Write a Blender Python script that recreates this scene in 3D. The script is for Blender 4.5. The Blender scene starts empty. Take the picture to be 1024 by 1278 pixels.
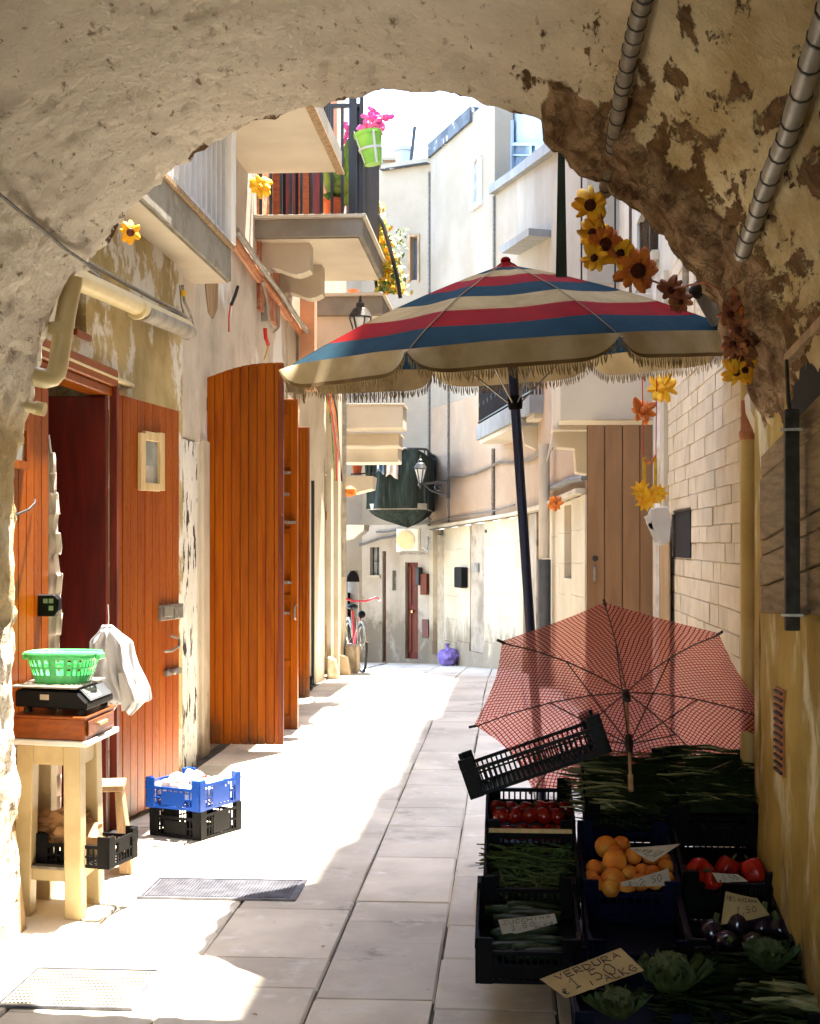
import bpy, bmesh, math, random
from mathutils import Vector, Matrix, noise
random.seed(7)
R = math.radians
S = bpy.context.scene
COL = S.collection

# ------------------------------------------------------------------ camera, light, exposure
F = 1775.0; CAMZ = 1.55; TH = math.atan((635-512)/F)
cam = bpy.data.cameras.new('camera'); co = bpy.data.objects.new('camera', cam); COL.objects.link(co)
co.location = (0, 0, CAMZ); co.rotation_euler = (R(90), 0, TH)
cam.sensor_fit = 'VERTICAL'; cam.sensor_height = 36; cam.sensor_width = 36; cam.lens = 36*F/1278
cam.shift_y = (677-639)/1278
cam.clip_start = 0.05; cam.clip_end = 500
S.camera = co
w = bpy.data.worlds.new('World'); S.world = w; w.use_nodes = True
SUN = Vector((-0.11, -0.24, -1.0)).normalized()       # the way the light travels
nt = w.node_tree; sky = nt.nodes.new('ShaderNodeTexSky'); sky.sky_type = 'NISHITA'; sky.sun_disc = False
sky.sun_elevation = math.asin(-SUN.z); sky.sun_rotation = math.atan2(-SUN.x, -SUN.y)
sky.dust_density = .7; sky.air_density = 1.0
bg = nt.nodes['Background']; bg.inputs[1].default_value = 0.11
nt.links.new(sky.outputs[0], bg.inputs[0])
sl = bpy.data.lights.new('sun', 'SUN'); sl.energy = 2.5; sl.angle = R(0.55); sl.color = (1, .93, .82)
so = bpy.data.objects.new('sun', sl); COL.objects.link(so); so.rotation_euler = SUN.to_track_quat('-Z', 'Y').to_euler()
so.location = (2, 3, 30)
S.view_settings.view_transform = 'Standard'; S.view_settings.look = 'None'
S.view_settings.gamma = 1; S.view_settings.use_curve_mapping = False
S.view_settings.exposure = 4.15
S.cycles.max_bounces = 10; S.cycles.diffuse_bounces = 6; S.cycles.transparent_max_bounces = 12

# ------------------------------------------------------------------ picture to place
def ray(px, py):
    u = (px-512)/F; v = (677-py)/F
    return Vector((-math.sin(TH)+math.cos(TH)*u, math.cos(TH)+math.sin(TH)*u, v))
def _at(r, t): return Vector((r.x*t, r.y*t, CAMZ+r.z*t))
def PY(px, py, Y): r = ray(px, py); return _at(r, Y/r.y)
def PX(px, py, X): r = ray(px, py); return _at(r, X/r.x)
def PZ(px, py, Z): r = ray(px, py); return _at(r, (Z-CAMZ)/r.z)
def PG(px, py): return PZ(px, py, 0.0)
def PL(px, py, A, B):
    r = ray(px, py); d = B-A
    t = (A.x*d.y-A.y*d.x)/(r.x*d.y-r.y*d.x)
    return _at(r, t)
def V2(px, Y): p = PY(px, 677, Y); return Vector((p.x, p.y, 0))
def gz(y):                                            # the lane drops away beyond the near doors
    if y < 13: return 0.0
    if y < 18: return -0.006*(y-13)**2
    return -0.15-0.062*(y-18)

# ------------------------------------------------------------------ materials
MATS = {}
def mk(name, c, c2=None, sc=4, det=7, rough=.75, bump=.25, bsc=None, bd=.01, st=(1,1,1), rnd=0., metal=0, stains=(), spec=.3, coat=0, lo=.35, hi=.65, emit=None, trans=0, alpha=1, cracks=None, dirt=None):
    m = bpy.data.materials.new(name); MATS[name] = m; m.use_nodes = True
    N = m.node_tree.nodes; L = m.node_tree.links; b = N['Principled BSDF']
    def nn(t, **k):
        n = N.new(t)
        for a, v in k.items(): setattr(n, a, v)
        return n
    geo = nn('ShaderNodeNewGeometry')
    def mapped(stv):
        mp = nn('ShaderNodeVectorMath', operation='MULTIPLY'); L.new(geo.outputs['Position'], mp.inputs[0]); mp.inputs[1].default_value = stv
        return mp.outputs[0]
    def noi(scale, detail, stv, rg=.6):
        n = nn('ShaderNodeTexNoise'); n.inputs['Scale'].default_value = scale; n.inputs['Detail'].default_value = detail
        n.inputs['Roughness'].default_value = rg; L.new(mapped(stv), n.inputs['Vector']); return n.outputs['Fac']
    def ramp(src, a, z):
        r = nn('ShaderNodeMapRange'); r.interpolation_type = 'SMOOTHSTEP'
        r.inputs['From Min'].default_value = a; r.inputs['From Max'].default_value = z; L.new(src, r.inputs['Value']); return r.outputs['Result']
    def mix(fac, a, z):
        x = nn('ShaderNodeMix', data_type='RGBA')
        if isinstance(fac, float): x.inputs[0].default_value = fac
        else: L.new(fac, x.inputs[0])
        for s, v in ((6, a), (7, z)):
            if isinstance(v, tuple): x.inputs[s].default_value = (*v[:3], 1)
            else: L.new(v, x.inputs[s])
        return x.outputs[2]
    c2 = c2 or tuple(v*.75 for v in c)
    colr = mix(ramp(noi(sc, det, st), lo, hi), tuple(c), tuple(c2))
    for s in stains:
        col_, scl, a, z = s[:4]; stv = s[4] if len(s) > 4 else (1,1,1)
        colr = mix(ramp(noi(scl, 6, stv, .65), a, z), colr, tuple(col_))
    if cracks:
        vo = nn('ShaderNodeTexVoronoi', feature='DISTANCE_TO_EDGE'); vo.inputs['Scale'].default_value = cracks[0]
        ad = nn('ShaderNodeVectorMath', operation='ADD'); L.new(mapped((1,1,1)), ad.inputs[0])
        nz = nn('ShaderNodeTexNoise'); nz.inputs['Scale'].default_value = 3; L.new(geo.outputs['Position'], nz.inputs['Vector'])
        L.new(nz.outputs['Color'], ad.inputs[1]); L.new(ad.outputs[0], vo.inputs['Vector'])
        colr = mix(ramp(vo.outputs['Distance'], cracks[1], 0.0), colr, tuple(cracks[2]))
    if dirt:                                          # splashed grime that thins out with height
        sp = nn('ShaderNodeSeparateXYZ'); L.new(geo.outputs['Position'], sp.inputs[0])
        mr_ = nn('ShaderNodeMapRange'); L.new(sp.outputs[2], mr_.inputs['Value']); mr_.inputs['From Min'].default_value = -.1; mr_.inputs['From Max'].default_value = dirt[0]; mr_.inputs['To Min'].default_value = .42; mr_.inputs['To Max'].default_value = 0
        ad_ = nn('ShaderNodeMath', operation='ADD'); L.new(mr_.outputs[0], ad_.inputs[0]); L.new(noi(5, 8, (1,1,.5), .68), ad_.inputs[1])
        colr = mix(ramp(ad_.outputs[0], .66, .92), colr, tuple(dirt[1]))
    if rnd:
        oi = nn('ShaderNodeObjectInfo'); mr = nn('ShaderNodeMapRange'); L.new(oi.outputs['Random'], mr.inputs['Value'])
        mr.inputs['To Min'].default_value = 1-rnd; mr.inputs['To Max'].default_value = 1+rnd
        hs = nn('ShaderNodeHueSaturation'); L.new(colr, hs.inputs['Color']); L.new(mr.outputs[0], hs.inputs['Value']); colr = hs.outputs[0]
    L.new(colr, b.inputs['Base Color'])
    b.inputs['Metallic'].default_value = metal
    b.inputs['Specular IOR Level'].default_value = spec
    rr = nn('ShaderNodeMapRange'); L.new(noi((bsc or sc)*1.7, 4, st), rr.inputs['Value']); rr.inputs['To Min'].default_value = max(.04, rough-.12); rr.inputs['To Max'].default_value = min(1, rough+.12)
    L.new(rr.outputs[0], b.inputs['Roughness'])
    if coat: b.inputs['Coat Weight'].default_value = coat; b.inputs['Coat Roughness'].default_value = .12
    if bump:
        bp = nn('ShaderNodeBump'); bp.inputs['Strength'].default_value = bump; bp.inputs['Distance'].default_value = bd
        L.new(noi(bsc or sc*4, 8, st, .7), bp.inputs['Height']); L.new(bp.outputs[0], b.inputs['Normal'])
    if trans: b.inputs['Transmission Weight'].default_value = trans
    if alpha < 1: b.inputs['Alpha'].default_value = alpha
    return m

mk('slab', (.70,.635,.52), (.53,.475,.385), sc=1.6, rough=.62, bump=.25, bsc=26, bd=.006, rnd=.13, stains=[((.17,.155,.13), 2.3, .60, .76), ((.16,.15,.13), 30, .66, .74), ((.72,.68,.61), 7, .52, .72), ((.22,.20,.17), .9, .60, .78), ((.10,.09,.08), 70, .70, .76)])
mk('joint', (.13,.12,.10), (.07,.065,.055), sc=8, rough=.95, bump=.5, bsc=60)
mk('tan', dirt=(0.8,(0.2, 0.14, 0.07)), c=(.46,.35,.16), c2=(.33,.245,.10), sc=3, rough=.9, bump=.6, bsc=22, bd=.02, stains=[((.66,.62,.54), 2.2, .50, .57), ((.16,.12,.06), 18, .68, .78), ((.72,.69,.62), 1.1, .58, .66, (1,1,.5))])
mk('white', dirt=(0.9,(0.26, 0.21, 0.16)), c=(.60,.52,.43), c2=(.43,.37,.30), sc=2.2, rough=.85, bump=.35, bsc=18, bd=.015, lo=.4, hi=.7, stains=[((.42,.34,.27), 2.6, .60, .78, (1,1,.28)), ((.80,.78,.75), 1.2, .52, .6, (1,1,.5)), ((.20,.15,.10), 14, .72, .78)])
mk('cream', dirt=(0.9,(0.26, 0.2, 0.13)), c=(.54,.47,.36), c2=(.43,.365,.265), sc=2, rough=.85, bump=.3, bsc=20, stains=[((.40,.32,.22), 1.8, .60, .78, (1,1,.25)), ((.22,.18,.13), 16, .72, .8)])
mk('farwhite', dirt=(0.6,(0.22, 0.18, 0.13)), c=(.48,.42,.34), c2=(.38,.325,.25), sc=1.2, rough=.9, bump=.3, bsc=12, stains=[((.30,.25,.19), 1.2, .58, .8, (1,1,.2)), ((.17,.15,.12), 7, .72, .8, (1,1,.5))])
mk('stucco', (.42,.30,.20), (.36,.25,.16), sc=1.2, rough=.95, bump=.6, bsc=26, bd=.02, stains=[((.26,.20,.14), 1.3, .56, .78, (1,1,.22)), ((.14,.12,.10), 2.5, .68, .82, (1,1,.4))])
mk('upper', (.34,.285,.215), (.28,.23,.165), sc=.9, rough=.95, bump=.4, bsc=20, bd=.02, stains=[((.27,.23,.18), 1.0, .56, .78, (1,1,.16)), ((.17,.15,.13), 2.5, .70, .82, (1,1,.3))])
mk('marble', dirt=(0.6,(0.26, 0.2, 0.13)), c=(.54,.46,.335), c2=(.46,.38,.26), sc=1.8, rough=.5, bump=.15, bsc=12, rnd=.07, stains=[((.36,.30,.22), 3, .64, .8, (1,1,.5))])
mk('brownmarble', (.22,.17,.12), (.40,.33,.25), sc=2.6, rough=.4, bump=.15, stains=[((.12,.09,.07), 4, .55, .7)])
mk('stone', dirt=(0.9,(0.28, 0.21, 0.13)), c=(.55,.47,.35), c2=(.48,.395,.28), sc=7, rough=.85, bump=.5, bsc=30, bd=.012, rnd=.10, stains=[((.36,.30,.22), 5, .60, .75), ((.26,.21,.14), 40, .66, .74)])
mk('mortar', (.46,.38,.27), (.38,.30,.20), sc=9, rough=.95, bump=.6, bsc=40)
mk('wood', dirt=(0.5,(0.08, 0.035, 0.015)), c=(.28,.068,.0013), c2=(.20,.038,.001), sc=3.5, st=(6,6,.5), rough=.34, bump=.2, bsc=16, bd=.003, rnd=.22, spec=.14, coat=.03, lo=.3, hi=.75, stains=[((.12,.016,.002), 3.0, .56, .74, (2.5,2.5,.2)), ((.075,.012,.002), 9, .62, .74, (3,3,.12)), ((.50,.42,.33), 34, .765, .785)])
mk('woodred', dirt=(0.5,(0.08, 0.03, 0.015)), c=(.29,.070,.0012), c2=(.23,.033,.001), sc=3.5, st=(6,6,.5), rough=.3, bump=.2, bsc=16, bd=.003, rnd=.16, spec=.12, coat=.0, lo=.3, hi=.75, stains=[((.14,.016,.002), 3.0, .58, .76, (2.5,2.5,.2)), ((.50,.42,.33), 34, .775, .79)])
mk('woodold', (.15,.024,.003), (.08,.012,.002), sc=3, st=(6,6,.5), rough=.5, bump=.3, bsc=16, bd=.004, rnd=.12, stains=[((.42,.32,.22), 22, .68, .74)])
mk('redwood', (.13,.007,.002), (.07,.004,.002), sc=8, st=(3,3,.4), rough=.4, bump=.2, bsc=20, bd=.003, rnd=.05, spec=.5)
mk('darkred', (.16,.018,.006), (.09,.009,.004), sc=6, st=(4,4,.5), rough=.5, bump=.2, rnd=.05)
mk('groove', (.035,.007,.002), rough=.8, bump=0)
mk('brownpaint', dirt=(0.5,(0.07, 0.04, 0.02)), c=(.25,.135,.062), c2=(.20,.105,.046), sc=3, st=(3,3,.5), rough=.55, bump=.15, rnd=.05, stains=[((.13,.07,.035), 14, .68, .78)])
mk('pine', (.62,.46,.24), (.50,.35,.16), sc=6, st=(5,5,.6), rough=.6, bump=.2, bsc=20, rnd=.06, stains=[((.30,.18,.08), 9, .66, .8)])
mk('paintwood', (.50,.395,.22), (.42,.32,.165), sc=6, rough=.45, bump=.15, stains=[((.25,.16,.08), 16, .68, .76)])
mk('roughwood', (.40,.27,.15), (.25,.16,.08), sc=5, st=(5,5,.6), rough=.85, bump=.5, bsc=25, stains=[((.12,.08,.04), 6, .6, .8)])
mk('boxwood', (.27,.062,.008), (.18,.038,.005), sc=8, st=(1,5,5), rough=.4, bump=.15, rnd=.05, coat=.15)
mk('boards', (.27,.19,.095), (.18,.12,.055), sc=9, st=(5,.5,6), rough=.9, bump=.7, bsc=24, bd=.012, rnd=.10, stains=[((.12,.09,.045), 7, .56, .72, (1,.6,2))])
mk('yellow', dirt=(1.0,(0.16, 0.1, 0.03)), c=(.44,.31,.075), c2=(.30,.20,.040), sc=2.4, rough=.9, bump=.5, bsc=16, bd=.02, stains=[((.62,.56,.36), 3.5, .50, .66, (1,1,.5)), ((.16,.11,.03), 3.2, .58, .78, (1,1,.25)), ((.10,.07,.03), 14, .68, .76, (1,1,.35))])
mk('darkstone', (.15,.08,.04), (.09,.045,.02), sc=4, rough=.95, bump=.8, bsc=18, bd=.03, stains=[((.26,.16,.09), 5, .58, .75)])
mk('plasticblack', (.0035,.0035,.004), (.007,.007,.008), rough=.5, bump=.08, spec=.12)
mk('plasticnavy', (.003,.005,.022), (.0025,.004,.016), rough=.5, bump=.08, spec=.12)
mk('plasticblue', (.004,.070,.42), (.004,.055,.34), rough=.35, bump=.08, spec=.5, sc=7)
mk('plasticgreen', (.10,.66,.20), (.09,.60,.18), rough=.3, bump=.05, spec=.5)
mk('blackmetal', (.010,.010,.011), (.016,.016,.017), rough=.5, bump=.1, spec=.5)
mk('darkmetal', (.06,.05,.04), (.03,.024,.018), sc=20, rough=.6, bump=.2, metal=.3)
mk('steel', (.30,.275,.235), (.20,.18,.15), sc=20, rough=.45, metal=.6, bump=.1)
mk('brass', (.55,.38,.15), (.40,.26,.09), rough=.35, metal=.9, sc=25, bump=.1)
mk('grate', (.085,.087,.10), (.15,.15,.17), sc=14, rough=.45, metal=.5, bump=.3, bsc=80)
mk('pipecream', (.66,.55,.31), (.58,.47,.24), sc=4, rough=.35, bump=.1, spec=.5, stains=[((.40,.30,.14), 8, .66, .8)])
mk('pipeyellow', (.52,.38,.14), (.42,.29,.09), sc=3, rough=.5, bump=.15, stains=[((.30,.19,.06), 5, .6, .8, (1,1,.3))])
mk('pipegrey', (.34,.31,.26), (.22,.20,.165), sc=8, rough=.45, bump=.2, stains=[((.22,.19,.14), 16, .6, .76)])
mk('piperust', (.42,.17,.07), (.30,.11,.045), sc=9, rough=.7, bump=.3, stains=[((.60,.48,.36), 8, .6, .72)])
mk('conduit', (.20,.16,.11), (.12,.095,.065), sc=14, rough=.5, bump=.3, stains=[((.08,.065,.045), 22, .6, .7)])
mk('cable', (.20,.19,.17), (.10,.095,.085), sc=30, rough=.6, bump=.1)
mk('cableblack', (.012,.012,.012), rough=.6, bump=0)
mk('redplastic', (.6,.02,.015), rough=.4, bump=0)
mk('yellowtape', (.75,.45,.02), rough=.5, bump=0)
mk('ubred', (.19,.0030,.002), (.15,.0025,.002), sc=12, rough=.85, bump=.25, bsc=180, bd=.002)
mk('ubblue', (.007,.028,.044), (.006,.022,.035), sc=12, rough=.85, bump=.25, bsc=180, bd=.002)
mk('ubcream', (.31,.24,.13), (.24,.18,.09), sc=8, rough=.9, bump=.25, bsc=160, bd=.002, stains=[((.36,.27,.15), 6, .58, .76)])
mk('ubvalance', (.46,.37,.22), (.38,.295,.16), sc=8, rough=.9, bump=.25, bsc=160, bd=.002, stains=[((.30,.22,.12), 6, .60, .78)])  # parasol cream made lighter, offsetting the valance's shading in its colour
mk('ubhem', (.17,.10,.03), (.12,.07,.02), rough=.9, bump=.3, bsc=200)
mk('fringe', (.30,.22,.10), (.20,.14,.06), sc=40, rough=.95, bump=0)
mk('polenavy', (.005,.013,.07), (.004,.010,.05), rough=.35, bump=.05, spec=.5)
mk('greycloth', (.03,.05,.035), (.02,.03,.022), sc=6, rough=.8, bump=.2)
mk('netting', (.012,.018,.014), (.026,.032,.026), sc=9, rough=.95, bump=.6, bsc=40, st=(3,3,.2), spec=.05, stains=[((.05,.058,.052), 8, .55, .68, (3,3,.15))])
mk('clothwhite', (.74,.74,.75), (.66,.66,.67), rough=.7, bump=.1, sc=6)
mk('clothpink', (.74,.66,.60), (.62,.54,.47), rough=.8, bump=.2, sc=5)
mk('paper', (.46,.39,.31), (.38,.32,.25), rough=.85, bump=.15, sc=12)
mk('card', (.42,.29,.13), (.34,.23,.10), rough=.85, bump=.15, sc=9)
mk('ink', (.03,.028,.035), rough=.7, bump=0)
mk('brownpaper', (.48,.27,.12), (.36,.19,.08), rough=.85, bump=.4, sc=12)
mk('tomato', (.26,.008,.003), (.17,.005,.002), sc=18, rough=.22, bump=.03, spec=.5, rnd=.12)
mk('pepper', (.34,.012,.004), (.22,.007,.003), sc=14, rough=.3, bump=.04, spec=.25)
mk('peach', (.62,.21,.022), (.50,.12,.015), sc=18, rough=.6, bump=.08, rnd=.14, stains=[((.62,.33,.05), 14, .5, .7), ((.35,.09,.015), 30, .60, .72)])
mk('eggplant', (.015,.006,.018), rough=.15, bump=.03, spec=.6)
mk('zucchini', (.007,.018,.005), (.014,.030,.009), sc=30, rough=.4, bump=.1, rnd=.2)
mk('bean', (.060,.095,.022), (.028,.050,.012), sc=30, rough=.5, bump=.1)
mk('herb', (.020,.040,.008), (.055,.070,.018), sc=9, rough=.6, bump=.15, stains=[((.12,.12,.04), 5, .62, .72)])
mk('cabbage', (.035,.055,.015), (.070,.090,.03), sc=22, rough=.75, bump=.7, bsc=70, bd=.01)
mk('stalk', (.24,.22,.10), (.13,.14,.05), sc=10, rough=.5, bump=.1)
mk('leaf', (.07,.14,.03), (.20,.26,.04), sc=6, rough=.6, bump=.1, rnd=.15)
mk('leafyellow', (.60,.46,.05), (.30,.32,.05), sc=9, rough=.6, bump=.1)
mk('flyellow', (.90,.55,.03), (.80,.36,.015), sc=22, rough=.7, bump=.15, rnd=.10)
mk('florange', (.70,.22,.03), (.50,.12,.02), sc=20, rough=.7, bump=.15, rnd=.12)
mk('flbrown', (.34,.13,.05), (.20,.06,.03), sc=20, rough=.75, bump=.15, rnd=.12)
mk('flcore', (.06,.012,.006), (.10,.02,.008), sc=60, rough=.9, bump=.8, bsc=120)
mk('flpink', (.75,.10,.34), (.65,.06,.24), sc=20, rough=.6, bump=.1)
mk('potgreen', (.25,.52,.07), (.20,.44,.05), sc=8, rough=.4, bump=.05)
mk('terracotta', (.50,.11,.035), (.42,.085,.03), sc=8, rough=.7, bump=.1)
mk('brickred', (.42,.13,.06), (.52,.26,.16), sc=14, rough=.95, bump=.9, bsc=22, bd=.03, stains=[((.62,.45,.34), 10, .55, .66)])
mk('pinkplaster', (.62,.33,.20), (.52,.26,.15), sc=3, rough=.85, bump=.2)
mk('balcwhite', (.54,.47,.36), (.47,.40,.30), sc=1.5, rough=.85, bump=.12, stains=[((.48,.40,.30), 1.6, .60, .8)])
mk('balcgrey', (.24,.215,.18), (.18,.16,.13), sc=3, rough=.9, bump=.3)
mk('concrete', (.30,.27,.22), (.20,.18,.14), sc=6, rough=.95, bump=.6, bsc=30, stains=[((.42,.36,.26), 3, .55, .7)])
mk('slate', (.05,.06,.075), (.10,.11,.125), sc=3, rough=.8, bump=.3, stains=[((.60,.58,.55), 6, .60, .66)])
mk('skirt', (.24,.235,.22), (.19,.185,.17), sc=3, rough=.8, bump=.2)
mk('bluewhite', (.30,.36,.44), (.25,.31,.39), sc=2, rough=.6, bump=.05)
mk('glass', (.10,.15,.21), (.07,.11,.16), sc=2, rough=.12, bump=0, spec=.8)
mk('glassgrey', (.16,.17,.15), (.30,.31,.28), sc=7, rough=.12, bump=0, spec=.8)
mk('glassclear', (.9,.92,.9), rough=.1, bump=0, spec=.6, alpha=.45)
mk('shutter', (.10,.055,.03), (.07,.04,.02), sc=8, rough=.7, bump=.1)
mk('acwhite', (.70,.68,.60), (.60,.58,.50), sc=5, rough=.5, bump=.05)
mk('void', (.008,.006,.005), rough=1, bump=0)  # flat black whose colour carries the darkness of unlit openings and gaps
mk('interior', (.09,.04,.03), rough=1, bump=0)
mk('bagpurple', (.22,.15,.42), (.16,.11,.34), sc=8, rough=.35, bump=.4, bsc=26, bd=.02)
mk('bikered', (.55,.03,.06), rough=.35, bump=0)
mk('rubber', (.03,.03,.03), rough=.8, bump=0)
mk('peel', (.70,.67,.61), (.60,.57,.50), sc=3, rough=.8, bump=.4, bsc=25, stains=[((.025,.022,.02), 13, .545, .575, (1,1,.35)), ((.42,.36,.30), 5, .62, .75, (1,1,.3))])
mk('lcd', (.25,.29,.22), rough=.3, bump=0)
mk('panelgrey', (.07,.075,.08), rough=.4, bump=0)
mk('floral', (.72,.70,.66), (.60,.58,.55), rough=.5, bump=.05, stains=[((.60,.06,.03), 26, .62, .66), ((.10,.30,.05), 31, .64, .68), ((.75,.45,.04), 22, .66, .70)])
mk('bagclear', (.72,.74,.74), (.55,.57,.58), sc=14, rough=.25, bump=.5, bsc=30, bd=.02, spec=.6)

def vault_mat():
    m = bpy.data.materials.new('vault_plaster'); MATS['vault'] = m; m.use_nodes = True
    N = m.node_tree.nodes; L = m.node_tree.links; b = N['Principled BSDF']
    geo = N.new('ShaderNodeNewGeometry')
    def noi(s, d, st=(1,1,1)):
        mp = N.new('ShaderNodeVectorMath'); mp.operation = 'MULTIPLY'; L.new(geo.outputs['Position'], mp.inputs[0]); mp.inputs[1].default_value = st
        n = N.new('ShaderNodeTexNoise'); n.inputs['Scale'].default_value = s; n.inputs['Detail'].default_value = d; n.inputs['Roughness'].default_value = .66
        L.new(mp.outputs[0], n.inputs['Vector']); return n.outputs['Fac']
    def mp(src, a, z, c=0., d=1.):
        r = N.new('ShaderNodeMapRange'); r.interpolation_type = 'SMOOTHSTEP'; L.new(src, r.inputs['Value'])
        for k, v in (('From Min', a), ('From Max', z), ('To Min', c), ('To Max', d)): r.inputs[k].default_value = v
        return r.outputs[0]
    def mix(f, a, z):
        x = N.new('ShaderNodeMix'); x.data_type = 'RGBA'; L.new(f, x.inputs[0])
        for s, v in ((6, a), (7, z)):
            if isinstance(v, tuple): x.inputs[s].default_value = (*v, 1)
            else: L.new(v, x.inputs[s])
        return x.outputs[2]
    def math_(op, a, z):
        x = N.new('ShaderNodeMath'); x.operation = op
        for i, v in enumerate((a, z)):
            if isinstance(v, (int, float)): x.inputs[i].default_value = v
            else: L.new(v, x.inputs[i])
        return x.outputs[0]
    def attr(n):
        a = N.new('ShaderNodeAttribute'); a.attribute_name = n; return a.outputs['Fac']
    wear, warm, rib = attr('wear'), attr('warm'), attr('rib')
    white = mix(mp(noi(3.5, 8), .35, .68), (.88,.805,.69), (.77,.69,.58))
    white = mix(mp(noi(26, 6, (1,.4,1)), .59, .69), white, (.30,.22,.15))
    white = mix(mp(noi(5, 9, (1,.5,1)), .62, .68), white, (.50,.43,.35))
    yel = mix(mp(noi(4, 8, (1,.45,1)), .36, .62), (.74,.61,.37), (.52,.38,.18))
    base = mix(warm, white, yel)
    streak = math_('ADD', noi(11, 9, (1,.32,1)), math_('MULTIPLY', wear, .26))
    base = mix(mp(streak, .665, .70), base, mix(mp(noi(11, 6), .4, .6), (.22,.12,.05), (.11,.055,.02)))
    ribc = mix(mp(noi(9, 8), .36, .66), (.13,.068,.032), (.42,.28,.16))
    base = mix(mp(math_('ADD', noi(6, 6), math_('MULTIPLY', rib, 1.0)), .88, 1.02), base, ribc)
    L.new(base, b.inputs['Base Color']); b.inputs['Roughness'].default_value = .93; b.inputs['Specular IOR Level'].default_value = .15
    bp = N.new('ShaderNodeBump'); bp.inputs['Strength'].default_value = 1.0; bp.inputs['Distance'].default_value = .03
    h = math_('ADD', noi(16, 10), math_('MULTIPLY', noi(75, 6), .35)); h = math_('SUBTRACT', h, math_('MULTIPLY', mp(streak, .66, .70), .45))
    L.new(h, bp.inputs['Height']); L.new(bp.outputs[0], b.inputs['Normal'])
vault_mat()

def fabric_red():                                     # thin checked cotton: lets light through, and a little of what is behind
    m = bpy.data.materials.new('red_check'); MATS['redcheck'] = m; m.use_nodes = True
    N = m.node_tree.nodes; L = m.node_tree.links; N.remove(N['Principled BSDF']); out = N['Material Output']
    uv = N.new('ShaderNodeUVMap'); sep = N.new('ShaderNodeSeparateXYZ'); L.new(uv.outputs[0], sep.inputs[0])
    def mth(op, a, z=0.):
        x = N.new('ShaderNodeMath'); x.operation = op
        for i, v in enumerate((a, z)):
            if isinstance(v, (int, float)): x.inputs[i].default_value = v
            else: L.new(v, x.inputs[i])
        return x.outputs[0]
    nz = N.new('ShaderNodeTexNoise'); nz.inputs['Scale'].default_value = 5; L.new(uv.outputs[0], nz.inputs['Vector'])
    wob = mth('MULTIPLY', nz.outputs['Fac'], .03)
    lines = None
    for i in (0, 1):
        f = mth('FRACT', mth('MULTIPLY', mth('ADD', sep.outputs[i], wob), 62.0))
        g = mth('LESS_THAN', mth('ABSOLUTE', mth('SUBTRACT', f, .5)), .13)
        lines = g if lines is None else mth('MAXIMUM', lines, g)
    mx = N.new('ShaderNodeMix'); mx.data_type = 'RGBA'; L.new(lines, mx.inputs[0])
    mx.inputs[6].default_value = (.92, .55, .50, 1); mx.inputs[7].default_value = (.42, .012, .015, 1)
    d = N.new('ShaderNodeBsdfDiffuse'); t = N.new('ShaderNodeBsdfTranslucent'); tr = N.new('ShaderNodeBsdfTransparent')
    for n in (d, t): L.new(mx.outputs[2], n.inputs[0])
    tc = N.new('ShaderNodeMix'); tc.data_type = 'RGBA'; L.new(lines, tc.inputs[0]); tc.inputs[6].default_value = (1.,.74,.68,1); tc.inputs[7].default_value = (.45,.02,.02,1)
    L.new(tc.outputs[2], tr.inputs[0])
    a = N.new('ShaderNodeMixShader'); a.inputs[0].default_value = .8; L.new(d.outputs[0], a.inputs[1]); L.new(t.outputs[0], a.inputs[2])
    bb = N.new('ShaderNodeMixShader'); bb.inputs[0].default_value = .60; L.new(a.outputs[0], bb.inputs[1]); L.new(tr.outputs[0], bb.inputs[2])
    L.new(bb.outputs[0], out.inputs[0])
fabric_red()
for nm in ('ubred', 'ubblue', 'ubcream'): MATS[nm].node_tree.nodes['Principled BSDF'].inputs['Specular IOR Level'].default_value = .05
for nm in ('ubred', 'ubblue', 'ubcream', 'clothwhite', 'clothpink'):   # thin cloth scatters light through
    m = MATS[nm]; N = m.node_tree.nodes; L = m.node_tree.links; b = N['Principled BSDF']; out = N['Material Output']
    t = N.new('ShaderNodeBsdfTranslucent'); src = b.inputs['Base Color'].links[0].from_socket; L.new(src, t.inputs[0])
    x = N.new('ShaderNodeMixShader'); x.inputs[0].default_value = .25; L.new(b.outputs[0], x.inputs[1]); L.new(t.outputs[0], x.inputs[2]); L.new(x.outputs[0], out.inputs[0])

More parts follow.
